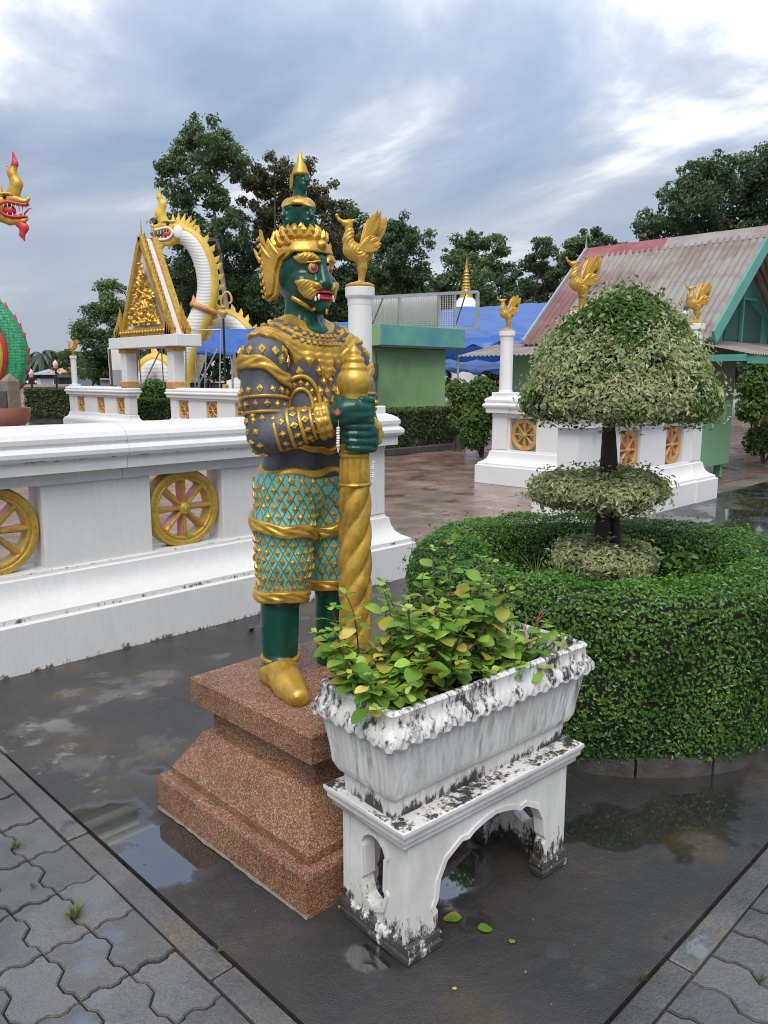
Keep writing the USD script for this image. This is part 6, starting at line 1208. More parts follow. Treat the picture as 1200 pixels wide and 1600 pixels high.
for x, y in ((wx1 - .08, wy + .03), (wx1 - .08, wy + 1.6), (EXl + .12, 8.1), (EXl + .12, wy + .2), (15.3, wy + .03)): part(pav, 'post', box(x - .05, x + .05, y - .05 + .095, y + .05 + .095, 0, EZ - .12), green_wall, world=True)
# small lamp hanging from the bird at the building
lp = thing('hanging_lamp', 'small hanging bulb lamp in front of the rusty roof beside the bird', 'lamp', VD(1072, 480, 9.6)); part(lp, 'socket', lathe([(.012, .03), (.03, .0), (.03, -.03), (.0001, -.035)], 10), dark_steel); part(lp, 'bulb', lathe([(.0001, -.10), (.03, -.085), (.036, -.06), (.02, -.035)], 10), white_gloss, True); part(lp, 'cord', tube([(0, 0, .03), (.01, 0, .16)], .004, 5), dark_steel)
# ------------------------------------------------------------------ blue tarpaulin tents
tarp = mat('blue_tarpaulin', (0.018, 0.085, 0.31), rough=.42, var=.18, vscale=.9, bump=.5, bscale=3.0, bdist=.05)
def tarp_sheet(grid, seed, amp, nx=110, ny=40):
    """a draped sheet over a net of points [row][column]"""
    g = np.array(grid, float); r, c = g.shape[:2]; u, v = np.linspace(0, r - 1, ny), np.linspace(0, c - 1, nx); U, Vv = np.meshgrid(u, v, indexing='ij'); P = np.stack([ndimage.map_coordinates(g[..., k], [U, Vv], order=1) for k in range(3)], -1)
    P = ndimage.gaussian_filter(P, (.8, .8, 0), mode='nearest'); f = meshkit.fbm(np.stack([U * 1.2 + Vv * .6, Vv * 2.6 - U * 1.5, U * 0 + seed], -1), 3) + .25 * np.abs(np.sin((Vv * 5 - U * 3.2) + 3 * meshkit.fbm(np.stack([U, Vv, U * 0 + seed], -1), 2))); P[..., 2] += amp * (f - .5); P[-3:, :, 2] += amp * .35 * np.sin(Vv[-3:] * 14) * np.array([.3, .6, 1])[:, None]
    i = np.array([(a * nx + b, a * nx + b + 1, (a + 1) * nx + b + 1, (a + 1) * nx + b) for a in range(ny - 1) for b in range(nx - 1)]); return P.reshape(-1, 3), np.vstack([i[:, [0, 1, 2]], i[:, [0, 2, 3]]])
def tent(label, rows, legs, seed, amp=.2, rail=True):
    base = VD(*legs[0]) * [1, 1, 0]; t = thing('tarpaulin_tent', label, 'tent', base, 'blue tarpaulin tents'); part(t, 'sheet', tarp_sheet([[VD(*q) for q in r] for r in rows], seed, amp), tarp, True, world=True)
    for px, py, d in legs: p = VD(px, py, d); part(t, 'pole', tube([p * [1, 1, 0], p], .035, 6), grey_steel, True, world=True)
    return t
tent('large blue tarpaulin roof behind the white column with the smallest bird', [[(600, 497, 31), (700, 485, 31), (790, 478, 31), (890, 470, 31), (1000, 462, 31)], [(600, 512, 28), (705, 505, 27), (790, 500, 27), (890, 495, 27), (1000, 490, 27)], [(600, 535, 25), (700, 533, 24), (790, 525, 24), (890, 520, 24), (1000, 515, 24)], [(600, 552, 24.6), (700, 546, 23.6), (790, 538, 23.6), (890, 534, 23.6), (1000, 530, 23.6)]], [(716, 545, 24), (800, 540, 24), (850, 540, 25), (880, 530, 26)], 1)
part('/World/tarpaulin_tent', 'back_sheet', tarp_sheet([[VD(a_, 500, 32.5) for a_ in (600, 700, 800, 900, 1000)], [VD(a_, 566, 32.5) for a_ in (600, 700, 800, 900, 1000)]], 9, .2), tarp, True, world=True)
tent('lower blue tarpaulin seen beneath the large blue tarpaulin roof', [[(690, 562, 36), (760, 562, 36), (840, 562, 36), (930, 562, 36)], [(690, 572, 33), (760, 572, 33), (840, 572, 33), (930, 572, 33)], [(690, 583, 31), (760, 583, 31), (840, 583, 31), (930, 583, 31)]], [(716, 575, 32), (792, 575, 32), (860, 575, 32)], 2, .2)
tent('blue tarpaulin at the right edge beyond the teal gable', [[(1185, 470, 22), (1230, 470, 22), (1280, 470, 22)], [(1185, 500, 20), (1230, 500, 20), (1280, 500, 20)], [(1185, 545, 19.5), (1230, 545, 19.5), (1280, 545, 19.5)]], [(1230, 520, 20.5)], 3, .2)
tent('blue tarpaulin tent at the foot of the white naga, left of the statue', [[(340, 515, 25.2), (385, 513, 25.2), (430, 510, 25.2), (480, 506, 25.2), (600, 500, 25.2)], [(320, 534, 24.4), (370, 532, 24.2), (420, 530, 24.2), (480, 525, 24.2), (600, 520, 24.2)], [(304, 550, 23.7), (370, 549, 23.4), (420, 547, 23.4), (480, 545, 23.4), (600, 540, 23.4)], [(304, 556, 23.65), (370, 555, 23.35), (420, 553, 23.35), (480, 550, 23.35), (600, 545, 23.35)]], [(309, 550, 23.7), (362, 550, 23.5), (385, 550, 23.5)], 4, .12)

# ------------------------------------------------------------------ the far side of the precinct: gate, walls, nagas, lamps
GX = 10.9
def gy(px): return PX(px, 600, GX)[1]
def far_wall(label, pa, pb, wheels, piers, loc_px):
    y0 = gy(pa); return balustrade('balustrade', label, (GX, y0, 0), -math.pi / 2, 0, y0 - gy(pb), [(y0 - gy(c) - .25, y0 - gy(c) + .25) for c in wheels], [y0 - gy(c) for c in piers], m=white_clean, gold_=gold_ochre, back=gold_ochre)
far_wall('far white wall with ochre wheels left of the small gate', 112, 205, (129, 160, 191), (116, 203), 112)
far_wall('far white wall with ochre wheels right of the small gate, behind the statue\'s elbow', 275, 480, (290, 334, 380, 428), (276,), 275)
column('far white column with a small bird left of the small gate', GX, gy(117), ctop, .93, .85)
copy_of(bird, (GX, gy(117), ctop + .93), math.radians(-35), 'far golden bird statue on the column left of the small gate', scale=.9)
gate = thing('small_gate', 'small white gate with a steep golden pediment', 'gate', (GX, (gy(203) + gy(276)) / 2, 0)); gyc = (gy(203) + gy(276)) / 2; hw = (gy(203) - gy(276)) / 2
for s in (-1, 1):
    y = gyc + s * hw; part(gate, 'pillar', box(GX - .16, GX + .16, y - .16, y + .16, ctop + .1, 2.36, .01), white_clean, world=True)
    part(gate, 'pillar_base', box(GX - .20, GX + .20, y - .20, y + .20, ctop - .02, ctop + .16, .02), gold_ochre, world=True); part(gate, 'pillar_capital', box(GX - .20, GX + .20, y - .20, y + .20, 2.22, 2.34, .02), gold_ochre, world=True)
part(gate, 'lintel', box(GX - .32, GX + .42, gyc - hw - .62, gyc + hw + .52, 2.342, 2.64, .012), white_clean, world=True)
gyp = gyc - .12; PB, PHh, pz = (hw + .52) * .72, 2.50, 2.645      # the pediment's half width and height
def tri(i, z0=0.0): return [(gyp - PB + i * 1.15, pz + z0 + i * .5), (gyp + PB - i * 1.15, pz + z0 + i * .5), (gyp + .02, pz + PHh - i * 2.6)]
part(gate, 'pediment', prism(tri(0), 'x', GX - .12, GX + .16), white_clean, world=True)
N_ = 80; yy, zz = np.meshgrid(np.linspace(-1, 1, N_), np.linspace(0, 1, N_), indexing='ij'); T0 = np.array(tri(.16, .20)); k_ = 1 - zz
Yc = (T0[0, 0] + T0[1, 0]) / 2 * (1 - zz) + T0[2, 0] * zz + yy * k_ * (T0[1, 0] - T0[0, 0]) / 2 * .86 - .10; Zc = T0[0, 1] + zz * (T0[2, 1] - T0[0, 1]) * .92
rel = meshkit.noise(np.stack([Yc * 14, Zc * 14, Zc * 0], -1), 3) ** 1.5 * .14 + .04 * np.sin(Yc * 40) * np.sin(Zc * 34); X_ = GX - .15 - .07 - rel * (k_ > .02)
q = np.array([(a * N_ + b, a * N_ + b + 1, (a + 1) * N_ + b + 1, (a + 1) * N_ + b) for a in range(N_ - 1) for b in range(N_ - 1)]); part(gate, 'pediment_relief', (np.stack([X_, Yc, Zc], -1).reshape(-1, 3), np.vstack([q[:, [0, 1, 2]], q[:, [0, 2, 3]]])), gold, True, world=True)
apex = np.array([GX - .14, gyp + .02, pz + PHh + .05])
for dx, nm in ((-.02, 'barge_board'), (.34, 'barge_board')):
    for s in (-1, 1):
        f0 = np.array([GX - .14, gyp + s * (PB + .05), pz - .02]); part(gate, nm, bar(apex + [dx, 0, 0], f0 + [dx, 0, 0], .16, .15), gold, world=True)
        L = np.linalg.norm(apex - f0); n = 22
        if dx < 0:
            for k in range(n):
                c = apex + (f0 - apex) * (k + .5) / n; nrm = np.array([0, s * .84, .54]); part(gate, 'flame', hull([c + nrm * .06 + np.array([x, 0, 0]) + (f0 - apex) / L * t for x in (-.04, .04) for t in (-.06, .06)] + [c + nrm * .20 - (f0 - apex) / L * .08]), gold, world=True)
    part(gate, 'apex_spike', tube([apex + [dx, 0, -.05], apex + [dx, 0, .45]], [.035, .006], 6), gold, world=True)
part(gate, 'gable_roof', prism([(gyp - PB - .04, pz - .0), (gyp - PB + .10, pz), (gyp + .02, pz + PHh - .30), (gyp + PB - .10, pz), (gyp + PB + .04, pz), (gyp + .02, pz + PHh + .0)], 'x', GX + .17, GX + .19), white_clean, world=True)
for s in (-1, 1):
    part(gate, 'roof_slope', hull([(GX + x, gyp + s * (PB + .03) + 0, pz + .0 + t) for x in (-.06, .26) for t in (0, .02)] + [(GX + x, gyp + .02, pz + PHh + t) for x in (-.06, .26) for t in (0, .03)]), white_clean, world=True)
    b = np.array([GX - .26, gyp + s * (PB - .02), pz])
    for dxx in (0, .44):
        for k in range(4): h = (.85, .65, .48, .34)[k]; y0 = b[1] + s * (.02 + .10 * k) - s * .10; part(gate, 'corner_flame', hull([(b[0] + dxx + x, y0 + w, pz + z) for x in (-.05, .05) for w, z in ((-.09, 0), (.09, 0), (s * .12, h * .45), (-s * .02, h * .5))] + [(b[0] + dxx, y0 + s * .05, pz + h)]), gold, world=True)
part(gate, 'pediment_base', box(GX - .30, GX - .13, gyp - PB + .02, gyp + PB - .02, pz + .002, pz + .20, .01), gold, world=True)
for k in range(16): y = gyp - PB + .12 + (2 * PB - .24) * k / 15; part(gate, 'boss', mv(lathe([(.06, 0), (.055, .03), (.03, .055), (.0001, .065)], 8), (GX - .30, y, pz + .10), ry=-math.pi / 2), gold, True, world=True)
# ------------------------------------------------------------------ nagas
def scales(name, base, dark, sc=9.0, bump=.6): return mat(name, base, rough=.45, var=.12, vscale=2, extra=lambda n, l, src: (n.update({'v': ('voronoi_texture', {'scale': sc, 'randomness': .35}), 'vx': ('rgb_ramp', {'ramp': [(.0, [min(1, c * 1.2) for c in base]), (.55, base), (.8, dark)]}), 'vb': ('bump', {'strength': bump, 'distance': .03, 'invert': True})}), l.extend([('g.position', 'v.vector'), ('v.distance', 'vx.fac'), ('vx.color', 'p.base_color'), ('v.distance', 'vb.height'), ('vb.normal', 'p.normal')])))
def ribbed(name, base, sc=3.4): return mat(name, base, rough=.5, extra=lambda n, l, src: (n.update({'wv': ('wave_texture', {'wave_type': 'bands', 'bands_direction': 'z', 'scale': sc * 2.0, 'distortion': 1.2, 'detail': 1.0}), 'vb': ('bump', {'strength': .3, 'distance': .04})}), l.extend([('g.position', 'wv.vector'), ('wv.fac', 'vb.height'), ('vb.normal', 'p.normal')])))
naga_white = ribbed('naga_white_paint', (.66, .65, .61)); naga_yellow = mat('naga_yellow_paint', (.62, .40, .05), rough=.45, var=.15, vscale=3, bump=.3, bscale=8); naga_green = scales('naga_green_scales', (.02, .24, .10), (.008, .10, .05), 13.0)
naga_red = mat('naga_red_paint', (.50, .035, .045), rough=.4, var=.15, vscale=3); naga_orange = mat('naga_orange_trim', (.52, .25, .07), rough=.5, var=.25, vscale=5, bump=.4, bscale=14); naga_cheek = mat('naga_green_cheek', (.02, .22, .10), rough=.4, var=.2, vscale=4)
def nh_skull(p):
    d = sd_ell(p, (.12, 0, .0), (.40, .24, .29)); d = smin(d, sd_path(p, [(.0, 0, .12), (-.40, 0, .17), (-.70, 0, .10)], [.20, .135, .075], .05), .08); d = smin(d, sd_path(p, [(-.70, 0, .10), (-.78, 0, .18), (-.74, 0, .25)], [.07, .05, .02], .03), .04)
    d = smin(d, sd_path(p, [(.15, 0, -.16), (-.25, 0, -.38), (-.62, 0, -.37), (-.74, 0, -.32)], [.20, .105, .065, .03], .05), .07)
    return smax(d, -sd_path(p, [(.05, 0, -.08), (-.40, 0, -.10), (-.95, 0, -.10)], [.10, .15, .19], .03), .04)
def naga(label, px, py, dist, face, body, side, mats_, s=1.0):
    """face = -1 looks to the picture's left; body = [(px, py, distance, radius in px)] strands; side = the flank's stripe"""
    o = VD(px, py, dist); t = thing('naga', label, 'naga statue', o, 'naga statues'); head_m, body_m, fin_m, lip_m, cheek_m, stripe_m = mats_[:6]; fin_h = mats_[6]; ca = -_R * -face if False else (_R if face < 0 else -_R); dep = np.cross([0, 0, 1.0], ca)
    def loc(m): v, f = arr(m); return (v[:, :1] * ca + v[:, 1:2] * dep + v[:, 2:] * np.array([0, 0, 1.0])) * s, f
    head = part(t, 'head', loc(sculpt(nh_skull, (-.95, -.35, -.6), (.65, .35, .45), .032)), head_m, True)
    part(head, 'mouth_lining', loc(sculpt(lambda p: sd_path(p, [(.02, 0, -.10), (-.30, 0, -.11)], [.12, .13], .02), (-.5, -.2, -.3), (.2, .2, .1), .03)), lip_m, True)
    crest = lambda p: smin(sd_path(p * [1, 1.5, 1], [(-.36, 0, .22), (-.50, 0, .55), (-.40, 0, .82), (-.50, 0, 1.06), (-.47, 0, 1.36)], [.19, .16, .12, .075, .02], .06), sd_path(p * [1, 1.5, 1], [(-.40, 0, .80), (-.30, 0, .92), (-.28, 0, 1.02)], [.08, .05, .01]), .05)
    part(head, 'crest', loc(sculpt(crest, (-.75, -.2, .1), (-.1, .2, 1.42), .03)), head_m, True)
    part(head, 'crest_tip', loc(sculpt(lambda p: np.maximum(crest(p) - .008, .98 - p[:, 2]), (-.75, -.2, .9), (-.1, .2, 1.42), .03)), lip_m if head_m is not naga_yellow else head_m, True)
    for q in (-1, 1):
        part(head, 'lip', loc(tube(spline([(-.76, q * .045, .05), (-.50, q * .11, .05), (-.20, q * .17, .07), (-.06, q * .20, -.07), (-.20, q * .16, -.24), (-.45, q * .10, -.29), (-.70, q * .04, -.27)], 24), .036, 7)), lip_m if head_m is not naga_yellow else white_gloss, True)
        part(head, 'cheek', loc(sculpt(lambda p: sd_ell(p, (.12, q * .20, -.06), (.17, .07, .21)), (-.15, q * .20 - .12, -.32), (.35, q * .20 + .12, .2), .03)), cheek_m, True)
        for k in range(6): x = -.68 + .10 * k; part(head, 'tooth', loc(mv(lathe([(.022, .02), (.015, -.05 - .05 * (k in (1, 2))), (.0001, -.10 - .07 * (k in (1, 2)))], 6), (x, q * (.05 + .022 * k), .035))), white_gloss)
        for k in range(4): x = -.64 + .13 * k; part(head, 'tooth', loc(mv(lathe([(.02, -.02), (.012, .05), (.0001, .09)], 6), (x, q * (.045 + .025 * k), -.26))), white_gloss)
        part(head, 'eye', loc(mv(lathe([(.0001, .06), (.035, .045), (.06, .0), (.05, -.03)], 10), (-.22, q * .16, .20), rx=-q * math.pi / 2)), black_gloss, True)
        part(head, 'eyebrow', loc(tube(spline([(-.42, q * .10, .24), (-.25, q * .17, .29), (-.05, q * .20, .26), (.10, q * .22, .32)], 12), np.linspace(.05, .02, 12), 6)), head_m, True)
    part(head, 'tongue', loc(tube(spline([(-.15, 0, -.20), (-.45, 0, -.24), (-.66, 0, -.18), (-.80, 0, -.06), (-.86, 0, -.08)], 16), np.linspace(.06, .008, 16), 7)), lip_m, True)
    part(head, 'beard', loc(sculpt(lambda p: sd_path(p * [1, 1.6, 1], [(-.45, 0, -.40), (-.62, 0, -.55), (-.55, 0, -.72), (-.62, 0, -.92)], [.11, .12, .08, .01], .04), (-.85, -.15, -1.0), (-.25, .15, -.25), .03)), lip_m if head_m is not naga_yellow else head_m, True)
    for k in range(11):     # mane of flames round the head
        a = math.radians(118 - 22 * k); c = np.array([.16 + .42 * math.cos(a), 0, -.02 + .34 * math.sin(a)]); d = np.array([math.cos(a) * .6 + .5, 0, math.sin(a) * .8 + .25]); d /= np.linalg.norm(d); e = np.array([-d[2], 0, d[0]])
        part(head, 'mane_flame', loc(hull([c - d * .08 + e * .085 + [0, y, 0] for y in (-.10, .10)] + [c - d * .08 - e * .085 + [0, y, 0] for y in (-.10, .10)] + [c + d * .12 + e * .06 + [0, y, 0] for y in (-.03, .03)] + [c + d * .26 + e * .10])), head_m)
    for i, st in enumerate(body):
        C = spline([np.r_[VD(a, b, d_), r / 1248 * d_] for a, b, d_, r in st], 60); P, Rr = C[:, :3], C[:, 3]; part(t, 'body', tube(P, Rr, 20), body_m, True, world=True)
        T = np.gradient(P, axis=0); T /= np.linalg.norm(T, axis=1, keepdims=True); out = np.cross(T, _fh); out /= np.linalg.norm(out, axis=1, keepdims=True); out *= side[i]
        vv = -_fh * .75; part(t, 'flank_stripe', tube(P + out * Rr[:, None] * .52 + vv * Rr[:, None] * .50, Rr * .50, 12), stripe_m, True, world=True)
        sl = np.r_[0, np.cumsum(np.linalg.norm(np.diff(P, axis=0), axis=1))]; n = int(sl[-1] / .26)
        for k in range(n):
            j = int(np.interp((k + .5) / n * sl[-1], sl, np.arange(60))); c = P[j] + out[j] * Rr[j] * .95; w = Rr[j] * .30; h = Rr[j] * fin_h
            part(t, 'fin', hull([c - T[j] * w + _fh * y - out[j] * .05 for y in (-.06, .06)] + [c + T[j] * w + _fh * y - out[j] * .05 for y in (-.06, .06)] + [c + out[j] * h * .55 - T[j] * w * .9, c + out[j] * h * .55 + T[j] * w * .2, c + out[j] * h - T[j] * w * 1.3]), fin_m, world=True)
    return t
D1 = 27.0
wn = naga('tall white and yellow naga statue with its head reared over the small gate', 275, 361, D1, -1, [
    [(286, 368, D1, 13), (304, 380, D1, 15.5), (319, 408, D1, 16.5), (325, 440, D1, 16.5), (323, 468, D1, 16.5), (312, 500, D1, 17.5), (297, 535, D1, 18), (286, 575, D1, 18), (282, 640, D1, 18)],
    [(285, 600, D1 + 1, 20), (305, 545, D1 + 1, 20), (330, 508, D1 + 1.2, 19), (358, 502, D1 + 1.2, 17), (382, 520, D1 + 1, 15), (398, 556, D1 + 1, 16), (390, 596, D1 + 1, 18), (360, 612, D1 + 1, 18), (320, 616, D1 + 1, 16)],
    [(222, 640, D1 + 1.4, 18), (228, 592, D1 + 1.4, 19), (245, 572, D1 + 1.4, 20), (262, 584, D1 + 1.4, 20), (268, 640, D1 + 1.4, 20)]], (1, 1, 1), (naga_yellow, naga_white, naga_yellow, naga_red, white_gloss, naga_yellow, .62))
NK = spline([np.r_[VD(a, b, d_), r / 1248 * d_] for a, b, d_, r in [(286, 368, D1, 13), (304, 380, D1, 15.5), (319, 408, D1, 16.5), (325, 440, D1, 16.5), (323, 468, D1, 16.5), (312, 500, D1, 17.5), (297, 535, D1, 18), (286, 575, D1, 18), (282, 640, D1, 18)]], 120)
j_ = int(np.argmin(np.abs(NK[:, 2] - VD(320, 482, D1)[2]) + (np.arange(120) < 30) * 9)); c = NK[j_, :3]; T_ = NK[j_ - 1, :3] - NK[j_ + 1, :3]; T_ /= np.linalg.norm(T_); e1 = np.cross(T_, _fh); e1 /= np.linalg.norm(e1); e2 = np.cross(T_, e1)
rr = NK[j_, 3] * 1.06; part(wn, 'neck_band', tube([c + (e1 * math.cos(a) + e2 * math.sin(a)) * rr for a in np.linspace(0, 2 * math.pi, 25)], .10, 8), naga_orange, True, world=True)
part(wn, 'neck_ornament', mv(lathe([(.0001, .0), (.12, .03), (.14, .1), (.07, .22), (.03, .36), (.0001, .42)], 10), c - _R * rr * .75 - _fh * rr * .6 + [0, 0, .0]), naga_orange, True, world=True)
D2 = 22.0
naga('green and red naga statue at the left edge, mouth open to the right', -1, 322, D2, 1, [
    [(-14, 322, D2, 20), (-45, 330, D2, 22), (-75, 370, D2, 24), (-85, 430, D2, 24), (-60, 465, D2, 20), (-28, 472, D2, 18), (0, 495, D2, 18), (19, 526, D2, 18), (27, 560, D2, 18), (18, 594, D2, 18), (-10, 640, D2, 18)]], (1,), (gold_dark, naga_green, naga_red, naga_red, naga_cheek, naga_green, .28))
st = [(-24, 505, D2 - .3, 8), (-3, 528, D2 - .3, 9), (4, 556, D2 - .3, 9), (-5, 590, D2 - .3, 9), (-24, 612, D2 - .3, 8)]
C = spline([np.r_[VD(a, b, d_), r / 1248 * d_] for a, b, d_, r in st], 30); np_ = '/World/naga_001'; part(np_, 'belly_edge', tube(C[:, :3], C[:, 3], 12), naga_red, True, world=True)
C = spline([np.r_[VD(a - 9, b + 2, d_ - .2), r / 1248 * d_] for a, b, d_, r in st], 30); part(np_, 'belly', tube(C[:, :3], C[:, 3], 12), naga_yellow, True, world=True)
# ------------------------------------------------------------------ lamps, boards, frames, pots
lotus_far = mat('pale_lotus_lamp', (.70, .42, .42), rough=.4)
def lotus_lamp(label, px, py_top, dist, group=None):
    b = VD(px, 590, dist) * [1, 1, 0]; zt = VD(px, py_top, dist)[2]; t = thing('lotus_lamp', label, 'street lamp', b, group or 'lotus lamp posts'); k = dist / 1248
    part(t, 'post', tube([(0, 0, 0), (0, 0, zt - 10 * k)], 1.5 * k, 8), black_gloss, True); part(t, 'base', lathe([(4 * k, 0), (4 * k, 6 * k), (2 * k, 9 * k)], 10), black_gloss)
    part(t, 'lotus', mv(lathe([(1.5 * k, -1 * k), (3.5 * k, 2 * k), (4.2 * k, 5 * k), (3 * k, 8.5 * k), (1 * k, 11 * k), (.0001, 12 * k)], 12), (0, 0, zt - 11 * k)), lotus_far, True); part(t, 'collar', mv(lathe([(1.5 * k, -3 * k), (4 * k, -1 * k), (1.5 * k, 0)], 10), (0, 0, zt - 10 * k)), pink_paint, True)
    for s in (-1, 1):
        arm = part(t, 'arm', tube(spline([(0, 0, zt - 14 * k), tuple(_R * s * 4 * k + [0, 0, zt - 15 * k]), tuple(_R * s * 6.5 * k + [0, 0, zt - 18 * k])], 8), .5 * k, 5), black_gloss, True)
        part(arm, 'globe', mv(lathe([(.0001, -3.4 * k), (1.7 * k, -1 * k), (1.6 * k, 1 * k), (.0001, 1.8 * k)], 8), tuple(_R * s * 6.5 * k + [0, 0, zt - 19 * k])), white_gloss, True)
    return t
lotus_lamp('black lamp post with a pink lotus lamp above the left planter hedge', 88, 563, 36); lotus_lamp('second lotus lamp post, left of the first and half lost against the green naga', 49, 577, 42)
lan = thing('lantern_post', 'slim dark post with an ornate golden hanging lantern beside the white naga', 'lamp post', VD(352, 590, 20) * [1, 1, 0]); k = 20 / 1248; zt = VD(352, 490, 20)[2]
part(lan, 'post', tube([(0, 0, 0), (0, 0, zt)], .028, 8), black_gloss, True); part(lan, 'lantern', mv(lathe([(.0001, -.16), (.05, -.10), (.11, .0), (.12, .05), (.05, .08), (.05, .12), (.09, .15), (.0001, .20)], 10), (0, 0, zt)), gold_ochre, True)
part(lan, 'hook', tube(spline([(0, 0, zt + .18), tuple(_R * -.02 + [0, 0, zt + .38]), tuple(_R * .12 + [0, 0, zt + .52]), tuple(_R * .22 + [0, 0, zt + .36]), tuple(_R * .14 + [0, 0, zt + .24])], 14), .028, 6), gold_ochre, True); part(lan, 'foot', box(-.06, .06, -.06, .06, 1.25, 1.38, .01), gold_ochre)
sb = thing('notice_board', 'blank white notice board on brown posts behind the small gate\'s left pillar', 'notice board', VD(190, 590, 27) * [1, 1, 0])
q0, q1, q2, q3 = VD(168, 543, 27), VD(212, 543, 26.4), VD(212, 600, 26.4), VD(172, 600, 27); part(sb, 'board', hull([p + _fh * e for p in (q0, q1, q2, q3) for e in (0, .05)]), white_clean, world=True); part(sb, 'lower_panel', hull([p - _fh * e for p in (VD(176, 578, 26.9), VD(212, 578, 26.3), VD(212, 602, 26.3), VD(176, 602, 26.9)) for e in (.02, .05)]), grey_steel, world=True)
for a, b in (((171, 545), (176, 615)), ((214, 545), (214, 615))): part(sb, 'post', bar(VD(*a, 26.2), VD(*b, 26.2), .06), mat('brown_post', (.12, .07, .05), rough=.6) if '/World/Looks/brown_post' not in [m.GetPath().pathString for m in _mats.values()] else _mats['brown_post'], world=True)
ub = thing('utility_box', 'low grey box at the foot of the round tree by the notice board', 'box', VD(162, 590, 27.5) * [1, 1, 0]); part(ub, 'box', hull([p + _fh * e for p in (VD(157, 594, 27.5), VD(172, 594, 27.5), VD(172, 618, 27.5), VD(157, 618, 27.5)) for e in (0, .4)]), mat('grey_box_paint', (.2, .21, .23), rough=.5), world=True); part(ub, 'lid', hull([p + _fh * e for p in (VD(156, 591, 27.4), VD(173, 591, 27.4), VD(173, 593.6, 27.4), VD(156, 593.6, 27.4)) for e in (0, .5)]), grey_steel, world=True)
sf = thing('pipe_frame', 'thin grey steel pipe frame standing before the white naga', 'scaffold', VD(300, 590, 22.5) * [1, 1, 0])
for (a, b, d) in (((290, 517), (345, 515), 22.5), ((345, 515), (343, 606), 22.5), ((290, 517), (291, 606), 22.5), ((340, 545), (308, 606), 22.4), ((250, 548), (222, 606), 23), ((252, 540), (256, 606), 23), ((216, 540), (221, 606), 23), ((306, 545), (305, 606), 23.5), ((322, 545), (320, 606), 23.5)): part(sf, 'pipe', tube([VD(*a, d), VD(*b, d)], .022, 6), grey_steel, True, world=True)
rl = thing('iron_railing', 'low dark iron railing behind the far wall beside the white naga', 'railing', VD(330, 590, 24) * [1, 1, 0])
part(rl, 'rail', bar(VD(297, 599, 24), VD(352, 599, 24), .04), black_gloss, world=True)
for k in range(24): px = 298 + 53 * k / 23; part(rl, 'baluster', bar(VD(px, 599, 24), VD(px, 612, 24), .03), black_gloss, world=True)
# hedges and plants of the far side
pA = VD(43, 640, 27.5); box_hedge('hedge', 'dark clipped hedge in a planter at the far left, before the lotus lamp', tuple(VD(41, 660, 27)[:2]), tuple(VD(117, 660, 27)[:2]), 1.2, .98, 5200, .10, hedge_leaf2, .18, 7)
pb_ = VD(43, 655, 27.02); pc_ = VD(115, 655, 27.02); solo('planter_box', hull([(p + _fh * e) * [1, 1, 0] + [0, 0, z] for p in (pb_, pc_) for e in (.05, 1.15) for z in (0, .24)]), stone_curb, 'dark low planter box under the far-left clipped hedge', 'planter', loc=tuple((pb_ + pc_) / 2 * [1, 1, 0]))
box_hedge('hedge', 'clipped hedge seen through the small gate', tuple(VD(208, 660, 24)[:2]), tuple(VD(275, 660, 24)[:2]), 1.0, .92, 3800, .10, hedge_leaf, 0, 8)
shrub('shrub', 'round bush above the hedge in the small gate\'s opening', [blob(240, 606, 25, 16), blob(228, 612, 25, 13), blob(256, 610, 25, 14), blob(240, 618, 25, 18)], 1500, .13, hedge_leaf, 9)
s_ = VD(291, 600, 22.3) * [1, 1, 0]; t_ = thing('spiky_plant', 'spiky-leaved plant right of the small gate\'s right pillar', 'plant', s_); part(t_, 'leaf_tuft', blades(60, 1.95, .8, 12, .035), shrub_leaf, kind='stuff'); part(t_, 'stem', tube([(0, 0, 0), (0, 0, .6)], .06, 6), bark)
pot_clay = mat('terracotta_paint', (.27, .11, .075), rough=.55, var=.15, vscale=4)
pp = VD(8, 590, 20.5) * [1, 1, 0]; pot = thing('pedestal_pot', 'large terracotta-coloured flared pot at the left edge above the white wall', 'pot', pp); part(pot, 'bowl', lathe([(.50, .10), (.40, .22), (.40, .34), (.50, .44), (.54, .62), (.56, .70), (.56, .78), (.50, .78), (.46, .60)], 24), pot_clay, 35); part(pot, 'foot', lathe([(.62, 0), (.62, .10), (.56, .14), (.50, .16)], 24), pot_clay, 35)
ws_ = VD(14, 590, 20.9) * [1, 1, 0]; wst = thing('wooden_post', 'weathered grey-brown wooden post at the left edge behind the flared pot', 'post', ws_); part(wst, 'post', mv(hull([(x, y, z) for x in (-.19, .19) for y in (-.15, .15) for z in (0, 1.45)] + [(-.12, 0, 1.58), (.05, 0, 1.66)]), rz=.4), mat('weathered_wood', (.20, .16, .12), rough=.8, var=.3, vscale=6, bump=.5, bscale=20)); part(wst, 'backing', mv(box(-.24, -.16, -.1, .2, 0, 1.2, .01), rz=.4), stone_curb)
wpier = VD(-1, 590, 21.2) * [1, 1, 0]; wp = thing('white_pier', 'small white pier at the very left edge behind the wooden post', 'pier', wpier); part(wp, 'shaft', box(-.22, .22, -.22, .22, 0, 1.15, .02), white_clean); part(wp, 'cap', box(-.28, .28, -.28, .28, 1.15, 1.32, .03), white_clean)
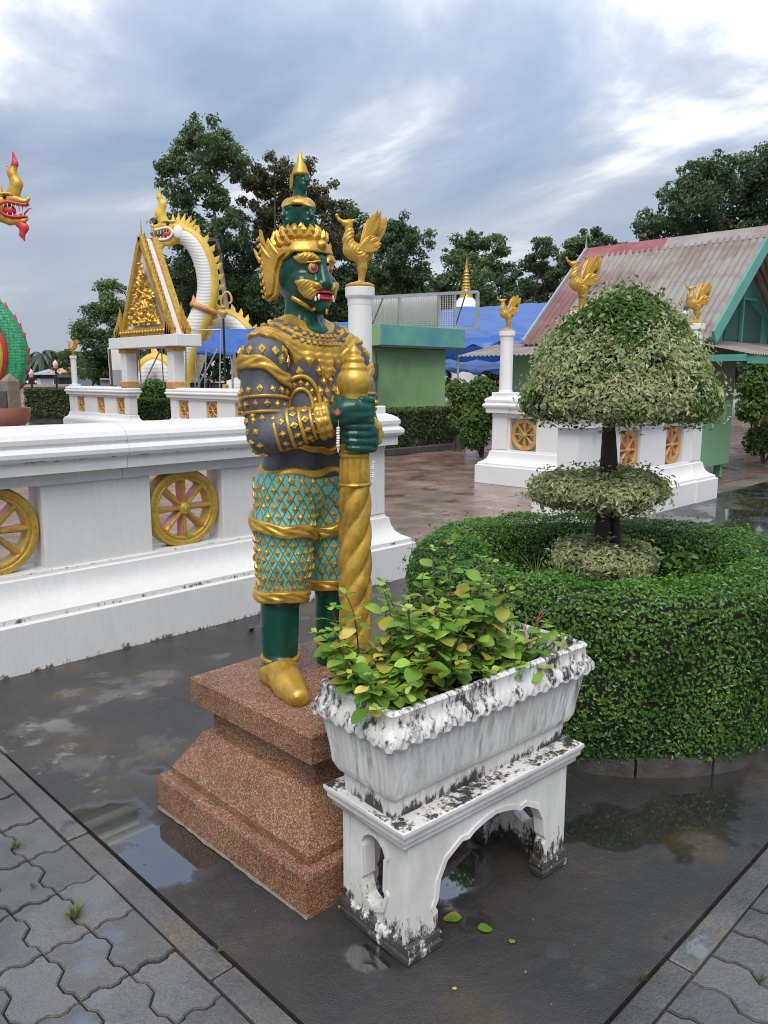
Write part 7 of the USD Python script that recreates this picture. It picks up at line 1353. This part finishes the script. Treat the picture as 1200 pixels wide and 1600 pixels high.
# waterside: balustrade, water, low buildings, boats
fence_pale = mat('pale_pink_fence', (.48, .38, .33), rough=.6, var=.1, vscale=1)
wf = thing('waterside_fence', 'pale pink baluster fence along the water at the far left', 'fence', VD(70, 590, 48) * [1, 1, 0]); fa, fb = VD(14, 590, 48) * [1, 1, 0], VD(125, 590, 52) * [1, 1, 0]
for z, h in ((1.05, .16), (.10, .14)): part(wf, 'rail', bar(fa + [0, 0, z], fb + [0, 0, z], .2, h), fence_pale, world=True)
for k in range(34): p = fa + (fb - fa) * (k + .5) / 34; part(wf, 'baluster', mv(box(-.05, .05, -.05, .05, .16, .98), p), fence_pale, world=True)
water = mat('river_water', (.10, .12, .12), rough=.08); ground_piece('river', (np.array([VD(-300, 590, 56) * [1, 1, 0], VD(140, 590, 60) * [1, 1, 0], VD(200, 590, 118) * [1, 1, 0], VD(-300, 590, 118) * [1, 1, 0]]) + [0, 0, -.004], np.array([(0, 1, 2), (0, 2, 3)])), water)
for k, (a, b, y0, y1, d, m, lab) in enumerate([(62, 84, 586, 594, 105, black_gloss, 'dark low boathouse at the water beyond the pink fence'), (88, 116, 583, 595, 100, grey_steel, 'grey low waterside building right of the lotus lamp')]):
    t = thing('waterside_building', lab, 'building', VD((a + b) / 2, 590, d) * [1, 1, 0]); z1 = VD(a, y0, d)[2]; p, q = VD(a, 590, d) * [1, 1, 0], VD(b, 590, d) * [1, 1, 0]
    part(t, 'wall', hull([v + _fh * e + [0, 0, z] for v in (p, q) for e in (0, 6) for z in (0, z1)]), m, world=True); part(t, 'roof', hull([v + _fh * e + [0, 0, z] for v in (p - _R * .8, q + _R * .8) for e in (-.8, 6.8) for z in (z1 + .01, z1 + .14)] + [v + _fh * 3 + [0, 0, z1 + .8] for v in (p, q)]), grey_steel if k == 0 else naga_orange, world=True)
    for j in range(4): c = p + (q - p) * (j + .5) / 4; part(t, 'window', hull([c + _R * x - _fh * e + [0, 0, z] for x in (-.6, .6) for e in (.01, .05) for z in (z1 * .35, z1 * .75)]), white_gloss if k == 0 else dark_steel, world=True)
# wooded shore far off and the dark growth that closes the view under the trees
def belt(name, label, a, b, d0, d1, h, n, size, m, seed):
    g = np.random.default_rng(seed); p, q = VD(a, 590, d0) * [1, 1, 0], VD(b, 590, d1) * [1, 1, 0]; u = g.uniform(0, 1, n); hh = h * (.55 + .75 * meshkit.fbm(np.stack([u * np.linalg.norm(q - p) / h * .8, u * 0 + seed, u * 0], -1), 4)); P = p + (q - p) * u[:, None] + _fh * g.normal(0, 1.2, n)[:, None]; P[:, 2] = hh * g.uniform(0, 1, n) ** .55
    solo(name, rand_quads(P, np.tile(-_fh + [0, 0, .5], (n, 1)), g.uniform(.6, 1.4, n) * size, g, .7, .7), m, label, 'trees', kind='stuff')
belt('shore_trees', 'wooded far shore beyond the water at the left', -260, 230, 150, 130, 5.5, 9000, 1.0, far_leaf, 3)
belt('undergrowth', 'dark undergrowth closing the view under the tall trees', 225, 900, 56, 56, 7.5, 26000, .42, dark_leaf, 5)
belt('undergrowth', 'dark undergrowth behind the rusty-roofed building', 850, 1500, 40, 40, 4.5, 12000, .32, dark_leaf, 6)
